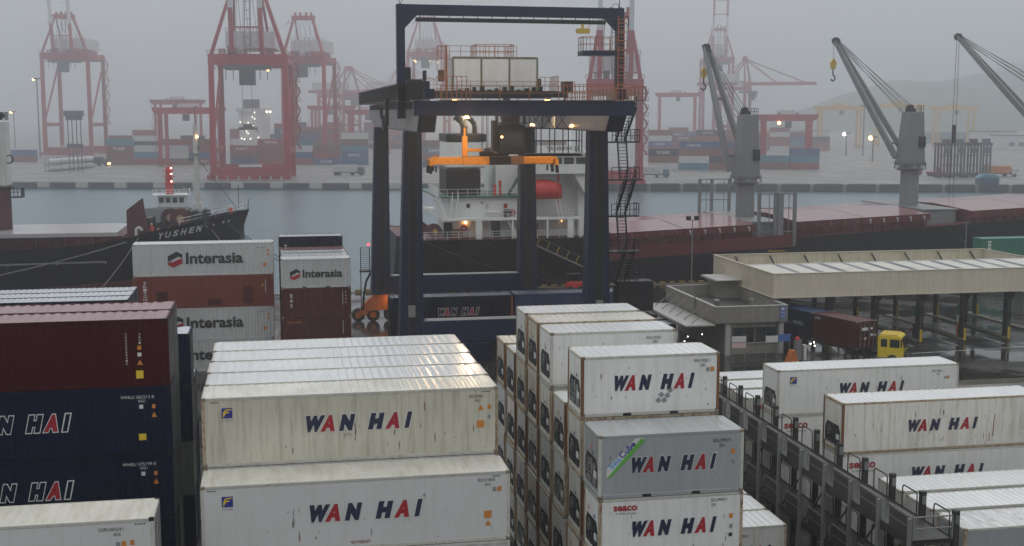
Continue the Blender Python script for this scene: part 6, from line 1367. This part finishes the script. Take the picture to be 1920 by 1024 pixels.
MB().box((x0,y0,0.4),(x0+2.2,y0+1.2,1.2)).build('body', M['lifeboat'], rs2, bevel=0.08); MB().box((x0+2.25,y0+0.1,0.1),(x0+2.4,y0+1.1,2.2)).build('mast', M['machine'], rs2); MB().box((x0+2.41,y0+0.2,0.15),(x0+3.4,y0+0.35,0.22)).box((x0+2.41,y0+0.8,0.15),(x0+3.4,y0+0.95,0.22)).build('fork', M['machine'], rs2)
for q in (0.1,1.6): MB().box((x0+q,y0+0.1,1.2),(x0+q+0.08,y0+1.1,2.2)).build('guard_post', M['machine'], rs2)
MB().box((x0,y0+0.05,2.2),(x0+1.75,y0+1.15,2.28)).build('guard_roof', M['machine'], rs2)
for q in (0.4,1.8): MB().disc((x0+q,y0,0.36),'y',0.36,0.25,16).build('wheel', M['tyre'], rs2)
rebase(rs2, (x0+1,y0+0.6,0))
# ------------------------------------------------------------------ the far quay: cranes, boxes, lamps
def sts(loc, label, s=1.0, w=26.0, zp=41.0, apex=66.0, boom='up', rot=None, red=None, low=12.0, gauge=26.0, lights=0, tint='white'):
    red = red or M['crane_red']; c = thing('quay_crane', loc, label, 'quay crane', 'quay cranes across the water', rot if rot is not None else FA)
    h = w/2
    for x in (-h, h):
        for y in (0, gauge): MB().beam((x,y,3.0*s),(x*0.985,y,zp*s),1.9,2.2,1.7,1.9).build('leg', red, c)
        MB().beam((x,0,low*s),(x,gauge,low*s),1.3,1.9).build('portal_tie', red, c)
        MB().beam((x,0.4,low*s+1),(x,gauge-0.4,zp*s-4),0.8,0.8).build('brace', red, c)
        MB().beam((x,0,zp*s-0.8),(x,gauge,zp*s-0.8),1.5,2.2).build('upper_tie', red, c)
    for y in (0, gauge):
        sl_ = MB().box((-h-1.0,y-1.0,1.9),(h+1.0,y+1.0,4.6*s)).build('sill_beam', red, c)
        for q in range(8): MB().box((-h-2.2+q*(w+2.6)/7.6,y-1.3,0.3),(-h+0.6+q*(w+2.6)/7.6,y+1.3,1.85)).build('bogie', red, c, bevel=0.1)
        MB().box((-h-0.8,y-0.9,zp*s-2.6),(h+0.8,y+0.9,zp*s+1.2)).build('portal_beam', red, c)
    MB().box((-4.0,-1.2,5.2*s-0.55),(4.0,-1.02,5.2*s+0.3)).build('name_plate', M['crane_white'], c)
    for x in (-5.0, 5.0): MB().box((x-0.7,-3,zp*s-1.5+2.8),(x+0.7,gauge+14,zp*s+3.6)).build('girder', red, c)
    MB().box((-7.5,-6,zp*s-4.2),(7.5,5,zp*s-2.65)).box((-2.6,-5,zp*s-9.5),(2.6,-1,zp*s-4.3)).build('trolley', M['far_dark'], c)
    mb = MB()
    for x in (-7,-4.5,-2,0,2,4.5,7): mb.box((x-0.12,-5.5,zp*s-7.2-abs(x)*0.1),(x+0.12,-5.2,zp*s-4.2))
    mb.build('hanger', M['far_dark'], c)
    MB().box((-8.5,gauge*0.35,zp*s+3.7),(8.5,gauge+8,zp*s+9.5)).build('machinery_house', M['crane_white'] if tint == 'white' else M['far_dark'], c)
    mb = MB(); railing(mb, [(-h-1,-1.3,zp*s+1.2),(h+1,-1.3,zp*s+1.2)], 1.3, 2.2, 0.07); railing(mb, [(-8.5,gauge*0.35,zp*s+9.5),(8.5,gauge*0.35,zp*s+9.5)], 1.2, 2.4, 0.07); railing(mb, [(-h*0.9,1.2,zp*s-4.3),(h*0.9,1.2,zp*s-4.3)], 1.2, 2.0, 0.07); mb.build('railing', red, c)
    for q in range(3): MB().box((-h*0.8+q*3.1,2,zp*s+1.3),(-h*0.8+q*3.1+2.0,6,zp*s+3.2+0.7*q)).build('electrical_cabinet', M['far_dark'] if q % 2 else M['crane_white'], c)
    mb = MB()
    for x in (-3.4,-1.2,1.2,3.4): mb.beam((x,2,apex*s),(x*1.2,gauge*0.7,zp*s+9.6),0.16).beam((x,2,apex*s),(x*1.1,-2.5,zp*s+4),0.14)
    mb.build('stay_cable', M['far_dark'], c)
    for x in (-1, 1):
        MB().beam((x*h*0.97,0,zp*s+1.2),(x*4.6,2,apex*s),1.3,1.3,1.0,1.0).build('a_frame', red, c)
        MB().beam((x*h*0.5,gauge*0.6,zp*s+3.6),(x*4.4,2.6,apex*s-0.6),0.8).build('back_stay', red, c)
    MB().box((-5.8,1.0,apex*s-1.6),(5.8,3.2,apex*s+0.6)).build('apex_beam', red, c)
    mb = MB()
    for x in (-4,-1.5,1.5,4): mb.box((x-0.5,1.4,apex*s+0.6),(x+0.5,2.8,apex*s+2.2))
    mb.beam((-6.5,2,apex*s-3.0),(-9.0,2,apex*s-3.0),0.25).beam((-9,2,apex*s-4.5),(-6.8,2,apex*s-1.2),0.2); mb.build('sheave', red, c)
    if boom == 'up':
        for x in (-5.0, 5.0):
            L_ = 58.0; d = Vector((0,-0.16,1)).normalized(); a_ = Vector((x,-3.2,zp*s+2.2))
            for q in range(4): MB().beam(a_+d*(L_*q/4), a_+d*(L_*(q+1)/4-0.02), 1.5, 1.7).build('boom', red if q % 2 == 0 else M['crane_white'], c)
        for q in range(5): MB().beam((-5,-3.2-0.16*(8+q*11),zp*s+2+8+q*11),(5,-3.2-0.16*(8+q*11),zp*s+2+8+q*11),0.6 if q != 3 else 2.2).build('boom_tie', red, c)
        mb = MB()
        for x in (-0.9,0.9): mb.beam((x,-0.5,zp*s),(x,1.5,apex*s+3),0.25)
        for q in range(9): mb.beam((-0.9,-0.5,zp*s+4+q*3),(0.9,-0.5,zp*s+4+q*3),0.2)
        mb.build('boom_ladder', M['far_dark'], c)
    elif boom == 'out':
        for x in (-5.0, 5.0): MB().box((x-0.7,-48,zp*s+1.3),(x+0.7,-3.02,zp*s+3.4)).build('boom', red, c)
        for q in range(9): MB().box((-4.3,-47+q*5.2,zp*s+1.6),(4.3,-46.3+q*5.2,zp*s+2.6)).build('boom_tie', red, c)
        for x in (-4.6, 4.6): MB().beam((x,2,apex*s),(x,-40,zp*s+3.4),0.5).beam((x,2,apex*s),(x,-20,zp*s+3.4),0.5).build('fore_stay', red, c)
    mb = MB()
    for q in range(9):
        z = low*s+q*(zp*s-low*s)/9.2; mb.box((h+1.1,gauge-3,z),(h+3.4,gauge-0.5,z+0.18)); q0, q1 = (1.4, 3.1) if q % 2 else (3.1, 1.4); mb.beam((h+q0,gauge-1,z),(h+q1,gauge-1,z+(zp*s-low*s)/9.2),0.16,0.5); railing(mb, [(h+1.2,gauge-3,z+0.2),(h+3.3,gauge-3,z+0.2)], 1.2, 1.0, 0.06)
    mb.build('stair_tower', red, c)
    for k in range(lights):
        MB().sphere((random.uniform(-8,8),-1.6,zp*s-3-random.random()*3),0.42,6,4).build('flood_lamp', M['lamp_warm'], c)
    return c
def wz(px, py): return at(px, py, z=0)
random.seed(11)
p = wz(404, 338); q_ = wz(538, 338)
c1 = sts(tuple((p+q_)/2), 'bold red quay crane left of the gantry, its boom raised out of the picture', w=25.5, zp=42.2, apex=67.5, low=10.0, lights=2, rot=radians(-5))
p = wz(1106, 346); q_ = wz(1196, 346); c4 = sts(tuple((p+q_)/2), 'red quay crane directly behind the right leg of the navy gantry', w=17.0, zp=33.0, apex=55, low=9, gauge=20)
p = wz(91, 292); q_ = wz(168, 292); c0 = sts(tuple((p+q_)/2+Vector((0,0,0))), 'hazy pink quay crane at the far left, boom raised', w=25.0, zp=55.0, apex=76.0, low=17, gauge=30, tint='white', rot=radians(-8))
d = at(572, 275, Y=640); c2 = sts((d.x, 640, 0), 'hazy red quay crane right behind the bold red one, apex showing beside it', w=21, zp=50.5, apex=71, low=16, boom='none', lights=3)
d = at(800, 260, Y=820); c3 = sts((d.x, 820, 0), 'pale hazy quay crane seen through the service hoist frame', w=24, zp=62, apex=85, low=18, boom='none', lights=9, gauge=28)
d = at(1345, 240, Y=900); c5 = sts((d.x, 900, 0), 'very faint pink quay crane behind the first grey deck crane, boom raised', w=22, zp=64, apex=86, low=18, boom='up', gauge=28)
d = at(1400, 240, Y=860); c6 = sts((d.x, 860, 0), 'faint quay crane with its boom lowered to the right, behind the grey deck crane', w=20, zp=42, apex=62, low=14, boom='out', rot=FA+radians(72), gauge=22)
d = at(760, 240, Y=1050); c7 = sts((d.x, 1050, 0), 'faintest pink quay crane with lowered boom between the two hazy ones', w=22, zp=40, apex=64, low=14, boom='out', rot=FA+radians(70), gauge=24)
d = at(660, 240, Y=1000); c8 = sts((d.x, 1000, 0), 'faint pink quay crane with lowered boom, right beside the hazy red one', w=22, zp=38, apex=58, low=14, boom='out', rot=FA+radians(65), gauge=24)
# yard cranes over there
def yard_crane(loc, label, w, hgt, m_, depth=10, rot=None, lamp=False):
    c = thing('yard_crane', loc, label, 'yard crane', 'yard cranes across the water', rot if rot is not None else FA)
    for x in (-w/2, w/2):
        for y in (0, depth): MB().beam((x,y,1.4),(x,y,hgt-1.5),1.3,1.3).build('leg', m_, c)
        MB().box((x-0.9,-1.5,0.6),(x+0.9,depth+1.5,2.2)).build('sill_beam', m_, c)
        for y in (-0.9, depth+0.9): MB().disc((x,y,0.6),'x',0.6,0.9,12).build('wheel', M['tyre'], c)
    for y in (0, depth): MB().prism([(-w/2-3.2,hgt+1.2),(w/2+3.2,hgt+1.2),(w/2+2.6,hgt-0.6),(w/2+1.0,hgt-1.6),(-w/2-1.0,hgt-1.6),(-w/2-2.6,hgt-0.6)],'y',y-0.7,y+0.7).build('girder', m_, c)
    MB().box((-3.5,0.8,hgt+1.25),(3.0,depth-0.8,hgt+3.0)).build('trolley', M['crane_white'] if m_ != M['crane_yellow'] else m_, c); MB().box((-1.2,-1.4,hgt-4.6),(1.4,0.6,hgt-1.7)).build('cab', M['far_dark'], c)
    mb = MB()
    for k in range(5): mb.beam((-w/2-1.2-1.1*(k % 2),0,2.4+k*(hgt-4)/5),(-w/2-1.2-1.1*((k+1) % 2),0,2.4+(k+1)*(hgt-4)/5),0.16,0.45)
    mb.build('stair', m_, c)
    for x in (-w*0.2, w*0.2): MB().box((x-0.4,-0.3,hgt+1.2),(x+0.4,0.3,hgt+2.0)).build('beacon', M['far_dark'], c)
    if lamp: MB().sphere((-w*0.2,-1.0,hgt-2.4),0.7,8,5).build('flood_lamp', M['lamp_warm'], c)
    return c
p = wz(352, 312); yard_crane(tuple(p), 'red yard gantry crane over far boxes, left of the bold red quay crane', 24, 24.5, M['crane_red'], 9)
p = wz(1475, 314); yard_crane(tuple(p), 'red yard gantry crane with a bright lamp, right of the first grey deck crane', 19.5, 21.5, M['crane_red'], 9, lamp=True)
d = at(690, 250, Y=700); yard_crane((d.x,700,0), 'hazy red yard gantry crane left of the navy gantry leg', 20, 24, M['crane_red'], 9)
d = at(1575, 285, Y=790); yard_crane((d.x,790,0), 'pale yellow yard gantry crane, nearer of the hazy yellow ones', 26, 27, M['crane_yellow'], 12)
d = at(1685, 285, Y=840); yard_crane((d.x,840,0), 'pale yellow yard gantry crane behind the second grey deck crane', 30, 29, M['crane_yellow'], 12)
d = at(1790, 285, Y=800); yard_crane((d.x,800,0), 'pale yellow yard gantry crane farthest right, near the hazy hill', 24, 27, M['crane_yellow'], 12)
# dark parked straddle carriers
for i, px in enumerate((1772, 1797, 1822, 1846)):
    p = wz(px, 334-0.5*i); c = thing('straddle_carrier', tuple(p), 'tall dark maroon straddle carrier parked across the water, %s from the left' % ORD[i], 'straddle carrier', 'parked straddle carriers', FA)
    mm_ = M['maroon'] if i % 2 == 0 else M['far_dark']
    for x in (-1.7,1.7):
        for y in (0,4,8): MB().box((x-0.3,y-0.3,1.0),(x+0.3,y+0.3,11.5)).build('leg', mm_, c)
        MB().box((x-0.45,-1,0.7),(x+0.45,9,1.6)).build('wheel_beam', mm_, c)
        for y in (0,2.7,5.4,8): MB().disc((x,y,0.7),'x',0.7,0.5,12).build('wheel', M['tyre'], c)
    MB().box((-2.2,-0.6,11.5),(2.2,8.6,12.6)).build('top_frame', mm_, c); MB().box((-1.0,-1.0,12.6),(1.2,2.0,14.0)).build('engine', mm_, c); MB().box((-0.8,-1.4,8.8),(0.9,-0.35,10.8)).build('cab', M['far_dark'], c)
    for z in (4.5,8): MB().beam((-1.7,0,z),(1.7,0,z),0.3).build('tie', mm_, c)
# far boxes, four kinds of row
random.seed(21)
cols = ['far_red','far_blue','far_brown','far_red','navy','far_blue','brick_red','teal_box','grey_box','far_red','far_brown']
WORD = {'far_red':'red','far_blue':'blue','far_brown':'brown','navy':'navy','maroon':'maroon','blue_box':'blue','tex_red':'oxide red','brick_red':'brick red','teal_box':'teal','grey_box':'pale grey','green':'green'}
seen = {}
def far_row(px0, px1, py, tiers, where, depth_rows=1):
    a_ = wz(px0, py); b2 = wz(px1, py); d = (b2-a_); n = int(d.length/12.6); u = d.normalized(); ang = math.atan2(u.y, u.x)
    for i in range(n):
        h_ = tiers[i % len(tiers)]
        for t_ in range(h_):
            cname = random.choice(cols); nm_ = WORD[cname]
            lab = '%s far box, %s tier, %s' % (nm_, ['bottom','second','third','fourth','fifth','sixth','top'][min(t_,6)], where)
            k = seen.setdefault(lab, 0); seen[lab] += 1
            if k: lab += ', ' + ['','second such','third such','fourth such','fifth such','sixth such'][min(k,5)]
            o = inst('shipping_container', cmesh('whole', 'dry', L40, HC, M[cname]), None, tuple(a_+u*(12.6*i)+Vector((0,0,t_*2.91))), (0,0,ang))
            tag(o, lab, 'container', 'boxes in the far yard')
            if (i*7+t_*3) % 5 == 1:
                put_text(o, random.choice(['SITC','KMTC','TS LINES','WAN HAI']), 5.5, 1.15, M['ink_white'], (3.0,-0.02,0.85), bold=0.03)
far_row(200, 412, 309, [4,3,4,4,3], 'behind the dark bow')
far_row(432, 700, 309, [3,4,4,3,5,4], 'between red crane and gantry')
far_row(792, 1096, 314, [4,4,3], 'behind the navy gantry legs')
far_row(1216, 1420, 319, [3,4,4], 'left of the first deck crane')
far_row(1424, 1560, 318, [2,3], 'right of the first deck crane')
far_row(432, 700, 290, [5,4,6,5], 'in the hazy second row left')
far_row(1216, 1420, 296, [5,4,5], 'in the hazy second row right')
far_row(20, 78, 304, [2], 'at the far left shore')
far_row(540, 760, 279, [6,5,6,4], 'high in the haze left of the gantry')
far_row(1216, 1560, 283, [4,5,4,3,5], 'high in the haze right of the gantry')
far_row(205, 400, 296, [4,5,3], 'second row behind the dark bow')
for i_, (px_, Y_, lb_t) in enumerate(((620,820,'hazy red yard gantry crane behind the second far crane'),(330,760,'hazy red yard gantry crane above the boxes behind the dark bow'),(760,860,'faint red yard gantry crane behind the navy gantry leg'),(1270,820,'faint pink yard gantry crane right of the gantry stairs'))):
    d = at(px_, 250, Y=Y_); yard_crane((d.x,Y_,0), lb_t, 24, 27+3*i_, M['crane_red'], 10)
# tank containers
for i in range(10):
    px = 92+(i % 5)*16; p = wz(px, 322-(i % 5)*1.5); t_ = i//5
    c = thing('tank_container', tuple(p+Vector((0,0,t_*2.7))), 'white tank container on the far quay, %s tier, %s from the left' % (['lower','upper'][t_], ORD[i % 5]), 'tank', 'tank containers on the far quay', FA+radians(60))
    MB().tube((0.3,1.2,1.3),(5.7,1.2,1.3),1.08,14).build('barrel', M['crane_white'], c)
    fr_ = MB()
    for x in (0,5.9):
        for y in (0,2.3): fr_.box((x,y,0),(x+0.15,y+0.15,2.6))
        fr_.box((x,0,2.5),(x+0.15,2.4,2.6)).box((x,0,0),(x+0.15,2.4,0.12))
    for y in (0,2.3): fr_.box((0,y,0),(6,y+0.12,0.12))
    fr_.build('frame', M['far_dark'], c)
# slim dark spreader rack beside the hazy crane
p = wz(143, 322); c = thing('spreader_rack', tuple(p), 'slim dark lattice tower with head frame between the hazy crane legs', 'lattice tower', None, FA)
for x in (-2.6,-0.9,0.9,2.6): MB().box((x-0.16,-0.16,0),(x+0.16,0.16,22)).build('post', M['far_dark'], c)
for z in (9.5,20.5): MB().box((-3.2,-0.6,z),(3.2,0.6,z+1.6)).build('ring', M['far_dark'], c)
MB().box((-3.8,-1.0,22),(3.8,1.0,24.2)).build('head_frame', M['far_dark'], c)
# vehicles on the far apron
def far_truck(px, py, label, m_, box=None, rz=0.0):
    p = wz(px, py); c = thing('far_truck', tuple(p), label, 'truck', 'vehicles on the far apron', FA+rz)
    MB().prism([(0,0.6),(2.3,0.6),(2.3,1.8),(1.9,3.1),(0,3.1)],'y',-1.2,1.2).build('cab', m_, c, bevel=0.08); MB().box((1.95,-1.22,1.8),(2.2,1.22,2.7)).build('window', M['glass'], c)
    MB().box((-9.5,-1.1,0.9),(0,1.1,1.3)).build('chassis', M['far_dark'], c)
    for x in (1.1,-2.2,-7.2,-8.5):
        for y in (-1.0,1.0): MB().disc((x,y,0.55),'y',0.55,0.4,12).build('wheel', M['tyre'], c)
    if box: MB().box((-9.5,-1.2,1.32),(-0.4,1.2,3.9)).build('cargo_box', box, c, bevel=0.03)
    return c
far_truck(338, 307, 'white truck on the far apron behind the foremast', M['crane_white'], M['maroon']); far_truck(1895, 331, 'orange truck box on the far apron at the right edge', M['crane_white'], M['orange'])
t_ = far_truck(195, 311, 'dark truck with two warm headlamps on the far apron, left', M['far_dark'], M['navy']); 
for y in (-0.9,0.9): MB().sphere((2.35,y,1.0),0.42,6,4).build('headlamp', M['lamp_warm'], t_)
far_truck(672, 329, 'small grey van-like truck on the far apron left of the gantry', M['far_dark'], M['grey_box']); far_truck(1243, 333, 'small blue truck on the far apron right of the gantry stairs', M['teal_box'], M['grey_box'])
p = wz(1835, 347); c = thing('shed', tuple(p), 'small blue-roofed shed at the edge of the far quay, right', 'shed', None, FA)
MB().box((0,0,0),(6.5,4,2.2)).build('wall', M['blue_box'], c); MB().prism([(-0.3,2.2),(6.8,2.2),(5.2,3.4),(1.3,3.4)],'y',-0.3,4.3).build('roof', M['teal_box'], c)
for i, (px, py) in enumerate(((1700,328),(1738,330))):
    p = wz(px, py); c = thing('yard_tractor', tuple(p), 'low red yard tractor on the far apron, %s of the second deck crane' % ['left','right'][i], 'tractor', 'vehicles on the far apron', FA)
    MB().box((0,-1.2,0.6),(5.5,1.2,1.6)).build('chassis', M['crane_red'], c); MB().box((3.4,-1.0,1.6),(5.0,1.0,3.2)).build('cab', M['crane_red'], c, bevel=0.08); MB().box((5.0,-0.9,2.0),(5.03,0.9,2.9)).build('window', M['glass'], c)
    for x in (0.9,2.2,4.6):
        for y in (-1.1,1.1): MB().disc((x,y,0.5),'y',0.5,0.4,12).build('wheel', M['tyre'], c)
# white ship house seen through the red crane, warm lights
d = at(478, 260, Y=720); c = thing('moored_ship', (d.x,720,0), 'hazy white ship house with many lights seen between the red crane legs', 'ship')
MB().box((-12,0,0),(12,16,9)).build('hull', M['crane_white'], c); MB().box((-8.5,1,9),(8.5,14,24)).build('house', M['crane_white'], c); MB().box((-6,2,24),(3,12,31)).build('funnel', M['far_dark'], c); MB().box((-10,0,24.02),(10,3,26)).build('bridge', M['crane_white'], c)
for k in range(14): MB().sphere((random.uniform(-8,2),-0.5,random.uniform(8,24)),0.36,6,4).build('lamp', M['lamp_far'], c)
MB().sphere((7,-0.6,24),0.6,6,4).sphere((8.8,-0.6,24),0.6,6,4).build('flood_lamp', M['lamp_far'], c)
# spreader hanging below the red crane
p = wz(468, 338); c = thing('far_spreader', (p.x,p.y-2,17.5), 'small dark spreader hanging on thin ropes inside the red crane', 'spreader')
MB().box((-3.2,-0.8,0),(3.2,0.8,0.9)).box((-3.4,-0.9,-0.9),(-3.0,0.9,0)).box((3.0,-0.9,-0.9),(3.4,0.9,0)).box((-1.6,-0.6,0.9),(1.6,0.6,2.0)).build('frame', M['far_dark'], c)
mb = MB()
for x in (-2,2): mb.tube((x,0,1),(x*0.7,0,15.5),0.06,4)
mb.build('rope', M['rope'], c)
# high lamp masts and lights
def mast(px, py, htop, label, lit=True, Y=None, m_='lamp_warm', r=0.8):
    p = wz(px, py) if Y is None else Vector((at(px, py, Y=Y).x, Y, 0)); c = thing('light_mast', tuple(p), label, 'light mast', 'light masts across the water')
    MB().tube((0,0,0),(0,0,htop),0.45,8,0.28).build('pole', M['far_dark'], c); MB().tube((0,0,htop),(0,0,htop+0.7),1.9,12).build('head', M['far_dark'], c)
    if lit: MB().sphere((-1.6,-0.5,htop-0.1),r,8,5).build('lamp', M[m_], c)
mast(76, 300, 41, 'tall light mast with a lit head at the far left', Y=700, r=0.6); mast(1617, 306, 27, 'thin light mast left of the second deck crane', False, Y=640)
mast(1586, 290, 12, 'lit lamp low on the far yard, white, left of the second deck crane', Y=640, m_='lamp_white', r=1.0); mast(1636, 295, 11.5, 'lit warm lamp low on the far yard, beside the second deck crane', Y=560, r=1.1); mast(27, 240, 24, 'warm lamp mast at the left edge of the far shore', Y=900)
# hazy buildings and trees beyond
for i, (px, Y, w_, h_) in enumerate(((1875,760,24,11),(1908,720,16,9),(1790,900,60,8),(1480,950,70,9),(1250,980,80,8))):
    d = at(px, 260, Y=Y); c = thing('far_building', (d.x,Y,0), ['pale block at the right edge below the hazy hill','low pale block at the far right edge','long pale shed behind the straddle carriers','long hazy shed behind the red yard crane','faint long shed right of the gantry'][i], 'building', 'hazy buildings beyond the far yard')
    MB().box((-w_/2,0,0),(w_/2,18,h_)).build('wall', M['crane_white'] if i < 2 else M['teal_box'] if i == 2 else M['grey_box'], c); MB().box((-w_/2-0.5,-0.5,h_),(w_/2+0.5,18.5,h_+0.6)).build('roof', M['far_dark'], c)
    for r_ in range(max(1,int(h_//6))):
        for k in range(int(w_//7)): MB().box((-w_/2+2+k*7,-0.12,2.5+r_*6),(-w_/2+6+k*7,-0.003,5+r_*6)).build('window', M['glass'], c)
# ------------------------------------------------------------------ haze
hz = MB().box((-3200, -60, -4.2), (4200, 4200, 112)).build('haze', None); tag(hz, kind='stuff')
m = bpy.data.materials.new('rain_haze'); m.use_nodes = True; t = m.node_tree; t.nodes.clear()
pv = t.nodes.new('ShaderNodeVolumePrincipled'); pv.inputs['Color'].default_value = (0.945,0.965,0.985,1); pv.inputs['Density'].default_value = HAZE_DENSITY; pv.inputs['Anisotropy'].default_value = 0.86
mo = t.nodes.new('ShaderNodeOutputMaterial'); t.links.new(pv.outputs[0], mo.inputs['Volume'])
hz.data.materials.append(m)
